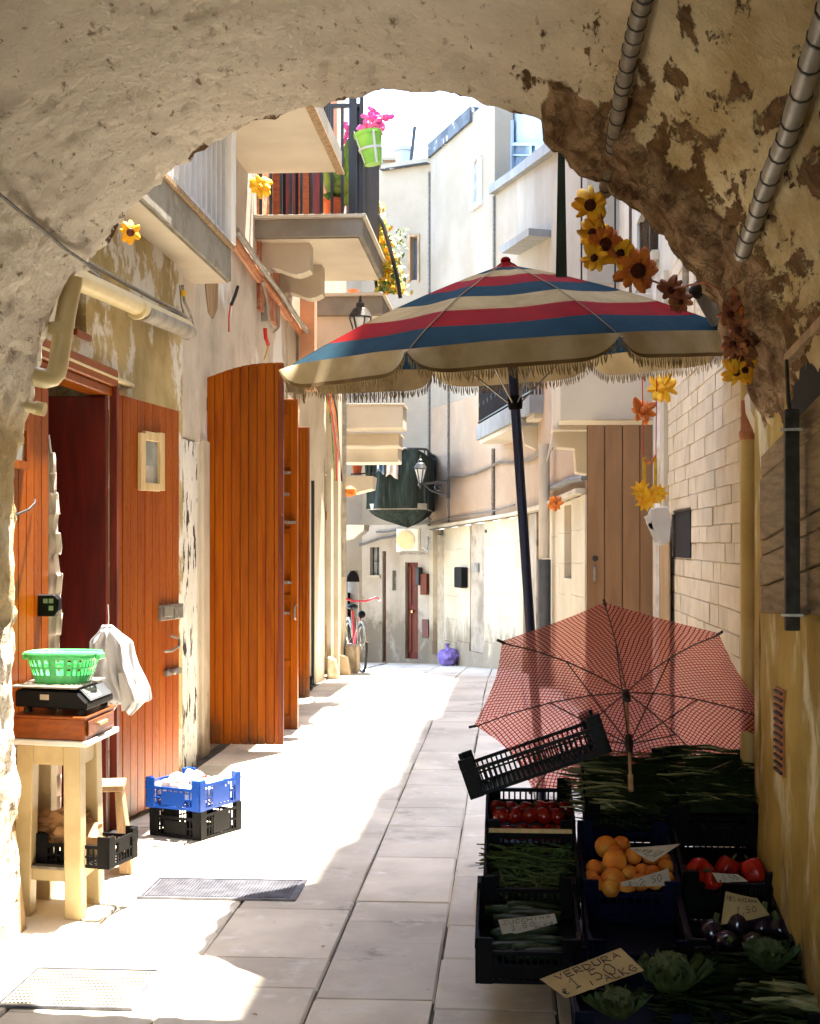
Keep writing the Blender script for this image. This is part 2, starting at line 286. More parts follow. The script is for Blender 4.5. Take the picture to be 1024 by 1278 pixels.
# ------------------------------------------------------------------ mesh building
WL = {}                                               # world origin of every object built in world space
class MB:
    def __init__(s): s.v = []; s.f = []; s.m = []; s.uv = None
    def add(s, vs, fs, mi=0):
        o = len(s.v); s.v += [Vector(v) for v in vs]; s.f += [tuple(i+o for i in f) for f in fs]; s.m += [mi]*len(fs); return s
    def box(s, a, b, mi=0):
        x0,y0,z0 = a; x1,y1,z1 = b
        return s.add([(x0,y0,z0),(x1,y0,z0),(x1,y1,z0),(x0,y1,z0),(x0,y0,z1),(x1,y0,z1),(x1,y1,z1),(x0,y1,z1)],
              [(0,3,2,1),(4,5,6,7),(0,1,5,4),(1,2,6,5),(2,3,7,6),(3,0,4,7)], mi)
    def prism(s, pts, ext, mi=0):                     # polygon pushed along ext
        n = len(pts); ext = Vector(ext); a = [Vector(p) for p in pts]
        return s.add(a+[p+ext for p in a], [tuple(range(n))[::-1], tuple(range(n, 2*n))]+[(i,(i+1)%n,n+(i+1)%n,n+i) for i in range(n)], mi)
    def bar(s, a, b, wx, wy, up=(0,0,1), mi=0):       # rectangular bar from a to b
        a, b = Vector(a), Vector(b); d = (b-a).normalized(); u = Vector(up)
        if abs(d.dot(u)) > .98: u = Vector((0,1,0))
        e = d.cross(u).normalized(); g = e.cross(d)
        p = [a-e*wx/2-g*wy/2, a+e*wx/2-g*wy/2, a+e*wx/2+g*wy/2, a-e*wx/2+g*wy/2]
        return s.prism(p, b-a, mi)
    def tube(s, pts, r, n=8, mi=0, cap=True):
        pts = [Vector(p) for p in pts]; rs = r if isinstance(r, (list, tuple)) else [r]*len(pts)
        o = len(s.v); up = None
        for i, p in enumerate(pts):
            d = (pts[min(i+1, len(pts)-1)]-pts[max(i-1, 0)]).normalized()
            if up is None: up = d.orthogonal().normalized()
            up = (up-d*up.dot(d)).normalized(); e = d.cross(up)
            for k in range(n):
                a = 2*math.pi*k/n; s.v.append(p+(up*math.cos(a)+e*math.sin(a))*rs[i])
        for i in range(len(pts)-1):
            for k in range(n):
                s.f.append((o+i*n+k, o+i*n+(k+1)%n, o+(i+1)*n+(k+1)%n, o+(i+1)*n+k)); s.m.append(mi)
        if cap:
            s.f.append(tuple(o+k for k in range(n))[::-1]); s.f.append(tuple(o+(len(pts)-1)*n+k for k in range(n))); s.m += [mi, mi]
        return s
    def lathe(s, prof, c=(0,0,0), n=16, ax=None, mi=0):   # prof: (radius, height)
        c = Vector(c); o = len(s.v); q = Vector(ax).to_track_quat('Z', 'Y') if ax else None
        for r, h in prof:
            for k in range(n):
                a = 2*math.pi*k/n; p = Vector((r*math.cos(a), r*math.sin(a), h))
                s.v.append(c+(q @ p if q else p))
        for i in range(len(prof)-1):
            for k in range(n):
                s.f.append((o+i*n+k, o+i*n+(k+1)%n, o+(i+1)*n+(k+1)%n, o+(i+1)*n+k)); s.m.append(mi)
        s.f.append(tuple(o+k for k in range(n))[::-1]); s.f.append(tuple(o+(len(prof)-1)*n+k for k in range(n))); s.m += [mi, mi]
        return s
    def ball(s, c, r, nu=12, nv=8, sc=(1,1,1), mi=0, wob=0, seed=0):
        c = Vector(c); o = len(s.v)
        for j in range(nv+1):
            t = math.pi*j/nv
            for k in range(nu):
                a = 2*math.pi*k/nu; d = Vector((math.sin(t)*math.cos(a), math.sin(t)*math.sin(a), math.cos(t)))
                rr = r*(1+wob*noise.noise(d*2.3+Vector((seed*7.1, seed*3.3, 0))))
                s.v.append(c+Vector((d.x*sc[0], d.y*sc[1], d.z*sc[2]))*rr)
        for j in range(nv):
            for k in range(nu):
                s.f.append((o+j*nu+k, o+(j+1)*nu+k, o+(j+1)*nu+(k+1)%nu, o+j*nu+(k+1)%nu)); s.m.append(mi)
        return s
    def sheet(s, fn, nu, nv, mi=0):
        o = len(s.v)
        for j in range(nv+1):
            for i in range(nu+1): s.v.append(Vector(fn(i/nu, j/nv)))
        for j in range(nv):
            for i in range(nu): s.f.append((o+j*(nu+1)+i, o+j*(nu+1)+i+1, o+(j+1)*(nu+1)+i+1, o+(j+1)*(nu+1)+i)); s.m.append(mi)
        return s
    def mesh(s, name, mats, off=Vector(), smooth=False):
        me = bpy.data.meshes.new(name); me.from_pydata([tuple(v-off) for v in s.v], [], s.f)
        for m in (mats if isinstance(mats, (list, tuple)) else [mats]): me.materials.append(MATS[m])
        me.polygons.foreach_set('material_index', s.m)
        if smooth: me.polygons.foreach_set('use_smooth', [True]*len(s.f))
        me.validate(); me.update(); return me
    def build(s, name, mats, parent=None, smooth=False, bevel=0, local=False, solid=0):
        if local: off = Vector()
        else:
            lo = Vector((min(v.x for v in s.v), min(v.y for v in s.v), min(v.z for v in s.v))); hi = Vector((max(v.x for v in s.v), max(v.y for v in s.v), max(v.z for v in s.v)))
            off = Vector(((lo.x+hi.x)/2, (lo.y+hi.y)/2, lo.z))
        me = s.mesh(name, mats, off, smooth)
        if bevel or smooth or solid:
            bm = bmesh.new(); bm.from_mesh(me)
            bmesh.ops.remove_doubles(bm, verts=bm.verts, dist=1e-5)
            if bevel: bmesh.ops.bevel(bm, geom=[e for e in bm.edges if len(e.link_faces) == 2 and e.calc_face_angle(0) > .6], offset=bevel, segments=1, affect='EDGES')
            bmesh.ops.recalc_face_normals(bm, faces=bm.faces)
            bm.to_mesh(me); bm.free()
            if smooth: me.set_sharp_from_angle(angle=R(38))
        o = bpy.data.objects.new(name, me); COL.objects.link(o)
        if solid:
            md = o.modifiers.new('thickness', 'SOLIDIFY'); md.thickness = solid; md.offset = 0
        WL[o.name] = off.copy(); o.location = off
        if parent is not None:
            o.parent = parent
            if not local: o.location = off-WL[parent.name]
        return o
def tag(o, label=None, cat=None, group=None, kind=None):
    for k, v in (('label', label), ('category', cat), ('group', group), ('kind', kind)):
        if v: o[k] = v
    return o
def thing(name, label, cat, loc=(0,0,0), group=None):
    o = bpy.data.objects.new(name, None); COL.objects.link(o); o.location = loc; WL[o.name] = Vector(loc)
    o.empty_display_size = .1
    return tag(o, label, cat, group)
def struct(o): o['kind'] = 'structure'; return o
def copy_tree(o, parent=None):
    c = o.copy(); COL.objects.link(c)
    if parent: c.parent = parent
    for ch in list(KIDS(o)): copy_tree(ch, c)
    return c
def KIDS(o): return [x for x in COL.objects if x.parent is o]
def shared(name, me, parent, loc, rot=(0,0,0)):
    o = bpy.data.objects.new(name, me); COL.objects.link(o); o.parent = parent; o.location = loc; o.rotation_euler = rot; return o
def wall(mb, A, B, z0, z1, holes=(), th=.35, side=1, mi=0):
    """wall from A to B (xy); street face on the line A-B, body behind it; holes (s0,s1,z0,z1) run through as deep reveals"""
    A = Vector((A[0], A[1], 0)); B = Vector((B[0], B[1], 0)); d = (B-A); Ln = d.length; d.normalize(); n = Vector((-d.y, d.x, 0))*side
    ss = sorted({0, Ln, *[h[0] for h in holes], *[h[1] for h in holes]}); zz = sorted({z0, z1, *[h[2] for h in holes], *[h[3] for h in holes]})
    P = lambda s_, z_, k=0: A+d*s_+n*(th*k)+Vector((0,0,z_))
    for i in range(len(ss)-1):
        for j in range(len(zz)-1):
            sm, zm = (ss[i]+ss[i+1])/2, (zz[j]+zz[j+1])/2
            if any(h[0] < sm < h[1] and h[2] < zm < h[3] for h in holes): continue
            for k in (0, 1): mb.add([P(ss[i],zz[j],k), P(ss[i+1],zz[j],k), P(ss[i+1],zz[j+1],k), P(ss[i],zz[j+1],k)], [(0,1,2,3)], mi)
    for a, b, c, e in [*holes, (0, Ln, z0, z1)]:
        q = [(a,c),(b,c),(b,e),(a,e)]
        for i in range(4):
            p, r_ = q[i], q[(i+1)%4]; mb.add([P(*p), P(*r_), P(*r_,1), P(*p,1)], [(0,1,2,3)], mi)
    return P

# ------------------------------------------------------------------ ground and paving
g = MB()
ys = [-12, 0, 3, 6, 9, 12, 13, 14, 15, 16, 17, 18, 22, 30, 60, 160]
for i in range(len(ys)-1):
    y0, y1 = ys[i], ys[i+1]
    g.add([(-60,y0,gz(y0)-.012),(60,y0,gz(y0)-.012),(60,y1,gz(y1)-.012),(-60,y1,gz(y1)-.012)], [(0,1,2,3)])
ground = struct(g.build('ground', 'joint'))
pave = thing('pavement', 'pale worn stone slab paving of the narrow lane', 'pavement'); del pave['category']; pave['kind'] = 'structure'
XS = [-2.14, -1.66, -1.15, -.66, -.25, .16, .57, .96]
first = {3: [4.05, 4.80, 5.48, 5.80, 6.12, 6.98, 7.75, 8.3, 9.08, 9.7, 10.5], 4: [4.1, 4.72, 5.3, 5.75, 6.6, 7.5, 8.1, 9.0, 9.6]}
farm = MB(); count = 0
def slab(mb, x0, x1, y0, y1):
    j = .004; zt = random.uniform(-.002, .0025); tl = random.uniform(-.0015, .0015)
    b = .007; q = [(x0+j,y0+j),(x1-j,y0+j),(x1-j,y1-j),(x0+j,y1-j)]; qi = [(x0+j+b,y0+j+b),(x1-j-b,y0+j+b),(x1-j-b,y1-j-b),(x0+j+b,y1-j-b)]
    jit = lambda: random.uniform(-.0045, .0045)
    lo = [(x,y,gz(y)-.03) for x,y in q]; md = [(x+jit(),y+jit(),gz(y)-.006) for x,y in q]; up = [(x+jit(),y+jit(),gz(y)+zt+tl*i) for i,(x,y) in enumerate(qi)]
    o = [(0,1,5,4),(1,2,6,5),(2,3,7,6),(3,0,4,7),(4,5,9,8),(5,6,10,9),(6,7,11,10),(7,4,8,11),(8,9,10,11)]
    mb.add(lo+md+up, o)
for c in range(7):
    yc = list(first.get(c, [3.6+random.random()*.4]))
    while yc[-1] < 25.6: yc.append(yc[-1]+random.choice([.34,.45,.58,.7,.85,.97])+random.uniform(-.03,.03))
    for a, b in zip(yc, yc[1:]):
        if b < 14.5 and not (c >= 5 and b < 5.2):
            m = MB(); slab(m, XS[c], XS[c+1], a, b); m.build('paving_slab', 'slab', pave)
        else: slab(farm, XS[c], XS[c+1], a, b)
for k in range(26):                                   # far end spreads out left and right of the lane
    y0 = 17+k*.42
    for x0 in (-5.2,-4.6,-4.0,-3.4,-2.8): 
        if y0 > 19.2: slab(farm, x0, x0+.6, y0, y0+.42)
fs = farm.build('paving_slab', 'slab', pave); fs['kind'] = 'stuff'
# ------------------------------------------------------------------ vaulted passage
VCX, VA, VB, VZ, VEND = -.44, 1.392, 1.49, 1.70, 5.30
arch = thing('vaulted_passage', 'rough whitewashed stone barrel vault arching over the near end of the lane', 'archway', (VCX, 0, 0))
def sstep(a, b, x): t = max(0, min(1, (x-a)/(b-a))); return t*t*(3-2*t)
def vprof():
    pts = []                                          # (x, z, nx, nz), from right foot over the top to left foot
    n = 60
    for i in range(n): z = -.05+(VZ+.05)*i/n; pts.append((VCX+VA, z, -1, 0))
    n = 330
    for i in range(n+1):
        a = math.pi*i/n; x, z = VCX+VA*math.cos(a), VZ+VB*math.sin(a)
        nx, nz = -math.cos(a)/VA, -math.sin(a)/VB; l = math.hypot(nx, nz); pts.append((x, z, nx/l, nz/l))
    n = 60
    for i in range(1, n+1): z = VZ-(VZ+.05)*i/n; pts.append((VCX-VA, z, 1, 0))
    return pts
prof = vprof()
Ysv = [-6, -4.5, -3, -2, -1, 0, .8, 1.5, 2.1, 2.6, 3.0, 3.3, 3.55, 3.75, 3.9]+[3.9+1.4*i/104 for i in range(1, 105)]
vm = MB(); at_w, at_y, at_r = [], [], []
NP = len(prof)
def edge_y(x, z, i):                                  # ragged broken edge
    e = .055*noise.noise(Vector((x*2.2, z*2.2, 3)))+.035*noise.noise(Vector((x*7, z*7, 9)))+.018*noise.noise(Vector((x*22, z*22, 4)))
    return e
for Y in Ysv:
    for i, (x, z, nx, nz) in enumerate(prof):
        k = sstep(3.9, 5.3, Y); e = edge_y(x, z, i)
        y = Y+e*k
        p = Vector((x, y, z))
        d = .030*noise.noise(Vector((x*1.7, y*1.7, z*1.7)))+.012*noise.noise(p*5)+.006*noise.noise(p*14)+.005*noise.noise(p*38)
        pit = noise.noise(Vector((x*9, y*5, z*9+4)))
        if pit > .30: d -= (pit-.30)*.045
        pit2 = noise.noise(Vector((x*24, y*14, z*24+9)))
        if pit2 > .34: d -= (pit2-.34)*.035
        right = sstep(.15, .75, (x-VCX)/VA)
        rb = sstep(4.44, 4.64, Y+.10*noise.noise(p*2.1)) * sstep(.38, .44, (x-VCX)/VA+.04*noise.noise(p*3)) * (1-sstep(1.75, 2.25, 0 if z > 2.25 else 2.25-z+1.75) if z < 2.25 else 1)
        if z < 1.95: rb *= sstep(1.6, 1.95, z)
        d += rb*(.06+.07*noise.noise(p*3.2)+.035*noise.noise(p*9)+.012*noise.noise(p*25))
        if z < VZ: d += .010*noise.noise(p*3)
        rough_edge = sstep(5.12, 5.3, Y)
        d -= rough_edge*(.035+.05*abs(noise.noise(p*8)))
        vm.v.append(Vector((x+nx*d, y, z+nz*d)))
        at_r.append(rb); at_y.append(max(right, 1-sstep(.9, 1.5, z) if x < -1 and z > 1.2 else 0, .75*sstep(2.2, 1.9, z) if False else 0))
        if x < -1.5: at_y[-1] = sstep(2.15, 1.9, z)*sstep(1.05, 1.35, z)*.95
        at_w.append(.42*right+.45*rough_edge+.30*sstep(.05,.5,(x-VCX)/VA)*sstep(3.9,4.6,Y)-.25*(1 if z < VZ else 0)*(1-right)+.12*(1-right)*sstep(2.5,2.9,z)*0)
for j in range(len(Ysv)-1):
    for i in range(NP-1):
        vm.f.append((j*NP+i, j*NP+i+1, (j+1)*NP+i+1, (j+1)*NP+i)); vm.m.append(0)
# thickness at the mouth: broken ring then the outer face
last = (len(Ysv)-1)*NP; o = len(vm.v)
rings = [(.10, .05), (.30, .06)]
for q, (rad, dy) in enumerate(rings):
    for i, (x, z, nx, nz) in enumerate(prof):
        b0 = vm.v[last+i]; nn_ = noise.noise(Vector((x*6, z*6, q*5)))
        vm.v.append(Vector((x-nx*rad, b0.y+dy+.03*nn_, max(z-nz*rad, -.05)))); at_w.append(.6); at_y.append(.2); at_r.append(.3)
prev = last
for q in range(len(rings)):
    for i in range(NP-1): vm.f.append((prev+i, prev+i+1, o+q*NP+i+1, o+q*NP+i)); vm.m.append(0)
    prev = o+q*NP
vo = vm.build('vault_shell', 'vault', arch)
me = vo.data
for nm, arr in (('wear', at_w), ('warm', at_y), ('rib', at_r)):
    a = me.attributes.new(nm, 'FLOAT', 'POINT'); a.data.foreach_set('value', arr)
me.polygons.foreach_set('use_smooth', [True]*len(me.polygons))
mm = MB()                                             # the house body over the passage, unseen, added to block the sun
for i in range(0, NP-1, 6):
    j = min(i+6, NP-1); (x0,z0,a0,b0), (x1,z1,a1,b1) = prof[i], prof[j]
    def outp(x, z, nx, nz): return (x-nx*.22, z-nz*.22)
    p0, p1 = outp(*prof[i]), outp(*prof[j])
    def far(x, z):
        if z <= VZ: return (VCX+(1 if x > VCX else -1)*4.6, z)
        dx, dz = x-VCX, z-VZ; t = min(4.6/abs(dx) if abs(dx) > 1e-6 else 1e9, 4.8/dz if dz > 1e-6 else 1e9); return (VCX+dx*t, VZ+dz*t)
    q0, q1 = far(*p0), far(*p1)
    for yy in (5.30, -6.0): mm.add([(p0[0],yy,p0[1]),(p1[0],yy,p1[1]),(q1[0],yy,q1[1]),(q0[0],yy,q0[1])], [(0,1,2,3)])
mm.add([(-5.04,-6,6.5),(4.16,-6,6.5),(4.16,5.3,6.5),(-5.04,5.3,6.5)], [(0,1,2,3)])
mm.add([(-5.04,-6,-.1),(-5.04,5.3,-.1),(-5.04,5.3,6.5),(-5.04,-6,6.5)], [(0,1,2,3)])
mm.add([(4.16,-6,-.1),(4.16,5.3,-.1),(4.16,5.3,6.5),(4.16,-6,6.5)], [(0,1,2,3)])
mm.build('wall', 'tan', arch)

# conduits clipped to the vault, running down its right side
def conduit(name, label, pix, r, ringgap, col='conduit'):
    pts = []
    for px, py, Y in pix: pts.append(PY(px, py, Y))
    t = tag(MB().build.__self__ and thing(name, label, 'conduit', pts[-1]))
    fine = []
    for a, b in zip(pts, pts[1:]):
        for k in range(8): fine.append(a.lerp(b, k/8))
    fine.append(pts[-1])
    fine = [p+Vector((noise.noise(p*3)*.006, 0, noise.noise(p*3+Vector((5,5,5)))*.006)) for p in fine]
    MB().tube(fine, r, 10).build('pipe', col, t, smooth=True)
    d = 0
    for a, b in zip(fine, fine[1:]):
        d += (b-a).length
        if d > ringgap:
            d = random.uniform(-.02, .02); m = MB(); ax = (b-a).normalized(); m.tube([a-ax*.006, a+ax*.006], r*1.22, 10); e = ax.orthogonal().normalized()
            m.bar(a+Vector((r*1.1,0,r*.3)), a+Vector((r*1.1+.03, 0, r*.9)), .012, .012)
            m.build('clamp', 'darkmetal', t, smooth=True)
    return t
def onvault(px, py, clear=.0):                        # the point of the vault seen at a pixel
    r = ray(px, py); lo_, hi_ = .5, 12
    def ins(t):
        p = _at(r, t); x, z = p.x-VCX, p.z
        if z > VZ: return (x/(VA-clear))**2+((z-VZ)/(VB-clear))**2-1
        return abs(x)-(VA-clear)
    for _ in range(50):
        m_ = (lo_+hi_)/2
        if ins(m_) > 0: hi_ = m_
        else: lo_ = m_
    return _at(r, lo_)
def vcond(name, label, pix, r, gap, col):
    q = [onvault(px, py, r+.025) for px, py in pix]
    q = [Vector((p.x, min(p.y, 5.35), p.z)) for p in q]
    t = thing(name, label, 'conduit', q[-1]); fine = []
    for a, b in zip(q, q[1:]):
        for k in range(6): fine.append(a.lerp(b, k/6))
    fine.append(q[-1]); fine = [p+Vector((noise.noise(p*4), 0, noise.noise(p*4+Vector((5,5,5)))))*.006 for p in fine]
    MB().tube(fine, r, 10).build('pipe', col, t, smooth=True)
    d = gap*.7
    for a, b in zip(fine, fine[1:]):
        d += (b-a).length
        if d > gap:
            d = random.uniform(-.015, .015); m = MB(); ax = (b-a).normalized(); m.tube([a-ax*.004, a+ax*.004], r*1.1, 10)
            out = Vector((a.x-VCX, 0, a.z-VZ)).normalized(); sd = ax.cross(out).normalized()
            m.build('clamp', 'darkmetal', t, smooth=True)
    return t
vcond('conduit', 'dark corrugated conduit with cable ties running down the crown of the vault', [(812,-40),(800,10),(787,60),(775,120),(766,175),(757,225),(750,262)], .024, .075, 'conduit')
vcond('conduit', 'grey clamped pipe low on the right haunch of the vault', [(1050,-30),(1030,20),(1008,90),(985,160),(962,220),(940,280),(925,318)], .025, .11, 'pipegrey')
t = vcond('cable', 'thin sagging cable crossing the whitewashed left side of the vault', [(-30,215),(0,243),(40,275),(75,305),(105,328),(125,345)], .006, 9, 'cable')
t['category'] = 'cable'

# pier end on the right: rounded yellow corner with boards, pole and dark opening
XR = VCX+VA
pier = thing('yellow_wall', 'flaking yellow plastered pier wall beside the vegetable stall', 'wall', (XR, 5.2, 0))
def yw(u, v):
    Y = 2.6+2.73*u; z = -.05+(2.42+.05)*v; p = Vector((0, Y, z))
    x = XR-.045+.014*noise.noise(p*2.2)+.006*noise.noise(p*9)
    if Y > 5.22: x += (Y-5.22)**2*3
    return (x, Y+ (.02*noise.noise(p*6) if u > .9 else 0), z)
MB().sheet(yw, 90, 110).build('plaster', 'yellow', pier, smooth=True)
MB().box((XR-.03, 5.325, -.05), (XR+.3, 5.42, 2.3)).build('corner', 'yellow', pier)
# opening at the upper right
t = thing('wall_opening', 'flat black sheet standing for an unlit opening high in the yellow wall above the plank shutter', 'opening', PX(1010, 420, XR-.06))
m = MB(); q = [PX(px, py, XR-.052) for px, py in [(985,330),(1024,240),(1090,180),(1090,520),(1024,520),(1000,600),(985,600)]]; m.prism(q, (.004,0,0)); m.build('recess', 'void', t)  # black sheet on the wall face; the opening's darkness is its colour
m = MB(); m.bar(PX(985,448,XR-.075), PX(1045,385,XR-.075), .03, .03); m.build('strut', 'roughwood', t)
m = MB(); m.bar(PX(984,319,XR-.09), PX(1040,319,XR-.09), .05, .035); m.build('bracket', 'darkmetal', t)
# plank shutter
t = thing('plank_shutter', 'weathered plank shutter fixed on the yellow wall behind a dark iron post', 'shutter', PX(1000, 766, XR-.08))
seamsL = [568, 597, 676, 695, 733, 766]; seamsR = [500, 545, 640, 664, 708, 769]
for k in range(5):
    g_ = 1.2
    q = [(958, seamsL[k]+g_), (1090, seamsL[k]+g_+(seamsR[k]-seamsL[k])*2.0), (1090, seamsL[k+1]-g_+(seamsR[k+1]-seamsL[k+1])*2.0), (958, seamsL[k+1]-g_)]
    m = MB(); m.prism([PX(a, b, XR-.055) for a, b in q], (-.022-.004*(k%2),0,0)); m.build('plank', 'boards', t, bevel=.003)
t = thing('iron_post', 'dark square iron post standing off the plank shutter', 'post', PX(989, 787, XR-.12))
m = MB(); m.bar(PX(989,787,XR-.12), PX(988,511,XR-.12), .042, .03); m.build('bar', 'darkmetal', t, bevel=.003)
m = MB(); m.bar(PX(986,536,XR-.085), PX(988,536,XR-.14), .062, .008); m.bar(PX(989,768,XR-.085), PX(989,768,XR-.14), .062, .008); m.build('clamp', 'steel', t)
m = MB(); m.tube([PX(982,450,XR-.10), PX(984,500,XR-.12), PX(986,515,XR-.12)], .006, 6); m.build('rod', 'darkmetal', t)
# vent
t = thing('vent_grille', 'narrow rusty louvred vent low on the yellow wall', 'vent', PX(972, 972, XR-.05))
m = MB(); a, b = PX(977,862,XR-.06), PX(967,962,XR-.06); y0, y1 = a.y, b.y
m.box((XR-.058, min(y0,y1), b.z), (XR-.046, max(y0,y1), a.z)); m.build('frame', 'piperust', t)
for k in range(12):
    z = b.z+(a.z-b.z)*(k+.5)/12; m = MB(); m.box((XR-.066, min(y0,y1)+.008, z-.004), (XR-.058, max(y0,y1)-.008, z+.004)); m.build('slat', 'darkmetal', t)
# broken stone corbel by the big pipe
t = MB(); q = [PY(px,py,5.42) for px,py in [(936,488),(955,480),(966,500),(964,552),(950,540),(938,512)]]; t.prism(q, (0,.14,0)); tag(t.build('stone_corbel', 'cream', bevel=.012), 'pale broken stone corbel jutting beside the big yellow downpipe', 'stone')

# ------------------------------------------------------------------ left side, first house (tan plaster)
XL = -2.15
h1 = thing('tan_house', 'tan plastered house front with varnished plank doors at the near left of the lane', 'house', (XL, 7.3, 0))
Y1 = 9.28
oA, oB = PX(45, 600, XL).y, PX(137, 600, XL).y        # doorway
m = MB(); wall(m, (XL, 5.36), (XL, Y1), -.05, 5.5, holes=[(oA-.62-5.36, oB-5.36, .0, 2.40), (PX(94,390,XL).y-5.36, PX(108,390,XL).y-5.36, PX(100,418,XL).z, PX(100,358,XL).z)], th=.45, side=1); m.build('wall', 'tan', h1)
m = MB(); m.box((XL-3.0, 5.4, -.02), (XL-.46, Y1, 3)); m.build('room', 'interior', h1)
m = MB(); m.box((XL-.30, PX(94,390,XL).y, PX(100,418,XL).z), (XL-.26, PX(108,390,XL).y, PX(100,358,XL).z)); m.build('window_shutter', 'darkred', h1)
m = MB(); a = PX(108,418,XL); m.box((XL-.25, PX(92,390,XL).y, a.z-.03), (XL+.02, a.y+.03, a.z)); m.build('window_sill', 'wood', h1)
zt = 2.40
m = MB(); m.box((XL-.06, oA-.68, zt-.01), (XL+.035, oB+.05, zt+.085)); m.box((XL-.10, oA-.66, zt-.06), (XL+.015, oB+.03, zt-.012)); m.build('lintel', 'wood', h1, bevel=.006)
m = MB(); m.box((XL+.0, oB, 0), (XL+.04, oB+.05, zt-.012)); m.build('door_post', 'darkred', h1)
m = MB(); m.box((XL-.34, oB-.03, 0), (XL-.02, oB-.002, zt-.06)); m.build('door_post', 'redwood', h1)
# dark inner leaf, half open in the doorway
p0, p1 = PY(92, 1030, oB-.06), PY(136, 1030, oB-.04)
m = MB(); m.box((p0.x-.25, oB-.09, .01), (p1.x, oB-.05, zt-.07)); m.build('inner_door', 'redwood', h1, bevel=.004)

def plank_leaf(parent, A, B, z0, zA, zB, n, mat='wood', th=.045, arch_=0, gap=.004, label=None, name='door', nrm=None, stile=0):
    """leaf from A to B (xy) with n boards proud of a dark core; top runs zA..zB with a bulge arch_"""
    A = Vector((A[0],A[1],0)); B = Vector((B[0],B[1],0)); d = B-A; n_ = Vector((d.y,-d.x,0)).normalized() if nrm is None else Vector(nrm)
    ztop = lambda s_: zA+(zB-zA)*s_+arch_*math.sin(math.pi*s_)
    P = lambda s_, z, k=0.: A+d*s_+n_*k+Vector((0,0,z))
    core = MB(); K = 10
    poly = [P(0,z0+.004), P(1,z0+.004)]+[P(1-i/K, ztop(1-i/K)-.004) for i in range(K+1)]
    core.prism(poly, -n_*th); leaf = core.build(name, 'groove', parent)
    if label: leaf['label'] = label
    for k in range(n):
        a, b = k/n+gap/2/d.length, (k+1)/n-gap/2/d.length
        m = MB(); jj = random.uniform(-.0015,.0015)
        m.prism([P(a,z0), P(b,z0), P(b,ztop(b)), P((a+b)/2, ztop((a+b)/2)), P(a,ztop(a))], n_*(.010+jj)); m.build('plank', mat, leaf, bevel=.0025)
        m = MB(); m.prism([P(a,z0,-th), P(b,z0,-th), P(b,ztop(b),-th), P(a,ztop(a),-th)], -n_*.006)
        if k == 0: rear = m
        else: rear.v += []; rear.add(m.v, m.f)
    r_ = rear.build('back_boards', mat, leaf)
    return leaf, P
# near leaf, folded back beside the pier
lf, P = plank_leaf(h1, (XL+.05, oA-.60), (XL+.05, oA), .02, 2.33, 2.33, 6, 'woodred', nrm=(1,0,0), label='varnished leaf partly behind the rough pier')
m = MB(); a, b = PX(12,573,XL+.07), PX(30,546,XL+.07)
m.box((XL+.062, min(a.y,b.y)-.25, a.z), (XL+.072, max(a.y,b.y), b.z)); m.build('pane', 'glassgrey', lf)
m = MB(); m.box((XL+.06, a.y-.2, a.z-.035), (XL+.085, b.y+.03, a.z)); m.box((XL+.06, b.y, a.z), (XL+.085, b.y+.03, b.z+.03)); m.build('window_frame', 'wood', lf)
m = MB(); m.tube([PX(8,642,XL+.09), PX(22,642,XL+.09), PX(36,636,XL+.1), PX(44,628,XL+.1), PX(44,624,XL+.07)], .005, 6); m.build('wire_hook', 'cableblack', lf)
# open leaf with the small window
pa, pb = PY(137, 1030, oB+.02), PY(222, 1000, 8.43)
A_, B_ = Vector((pa.x+.02, pa.y, 0)), Vector((pb.x, pb.y, 0)); dd = (B_-A_).normalized(); nn_ = Vector((dd.y, -dd.x, 0))
lf, P = plank_leaf(h1, A_, B_, .03, PY(137,492,7.62).z, PY(222,513,8.43).z, 9, 'woodred', nrm=nn_, arch_=.0, label='glossy leaf with a small glazed window, opened flat to the wall')
def PLf(px, py, off=.012): q = PL(px, py, A_+nn_*off, B_+nn_*off); return q
def on_leaf(m, x0, y0, x1, y1, o0, o1, mi=0):
    q = [PLf(x0,y1), PLf(x1,y1), PLf(x1,y0), PLf(x0,y0)]; q = [p+nn_*(o0-.012) for p in q]
    for p_, zz in zip(q, (q[0].z, q[0].z, q[2].z, q[2].z)): p_.z = zz
    m.prism(q, nn_*(o1-o0), mi); return m
m = on_leaf(MB(), 177, 548, 197, 606, .012, .016); m.build('pane', 'glassgrey', lf)
m = MB(); on_leaf(m,172,541,178,612,.012,.034); on_leaf(m,196,541,202,612,.012,.034); on_leaf(m,178,541,196,549,.012,.032); on_leaf(m,178,604,196,612,.012,.032); m.build('window_frame', 'pine', lf, bevel=.002)
m = on_leaf(MB(), 179, 582, 190, 603, .0165, .0175); m.build('paper_note', 'paper', lf)
m = MB(); on_leaf(m,198,753,226,775,.010,.030); on_leaf(m,200,756,210,770,.030,.044); on_leaf(m,214,757,224,772,.030,.036); m.build('lock', 'steel', lf, bevel=.002)
m = MB(); m.tube([PLf(211,793)+nn_*.01, PLf(214,797)+nn_*.05, PLf(212,806)+nn_*.06, PLf(206,812)+nn_*.045, PLf(203,813)+nn_*.01], .008, 8); m.build('handle', 'steel', lf, smooth=True)
m = MB(); on_leaf(m,205,833,224,844,.010,.032); m.lathe([(.018,0),(.018,.045),(.012,.05)], PLf(210,838), 12, nn_); m.build('lock', 'steel', lf)
for (y0, y1) in ((512,560), (742,775)):
    m = MB(); a, b = PY(134, y1, 7.55), PY(134, y0, 7.55)
    m.tube([a, b], .011, 8); m.box((a.x-.05, a.y+.004, a.z), (a.x+.05, a.y+.012, b.z)); m.build('hinge', 'brass', lf)
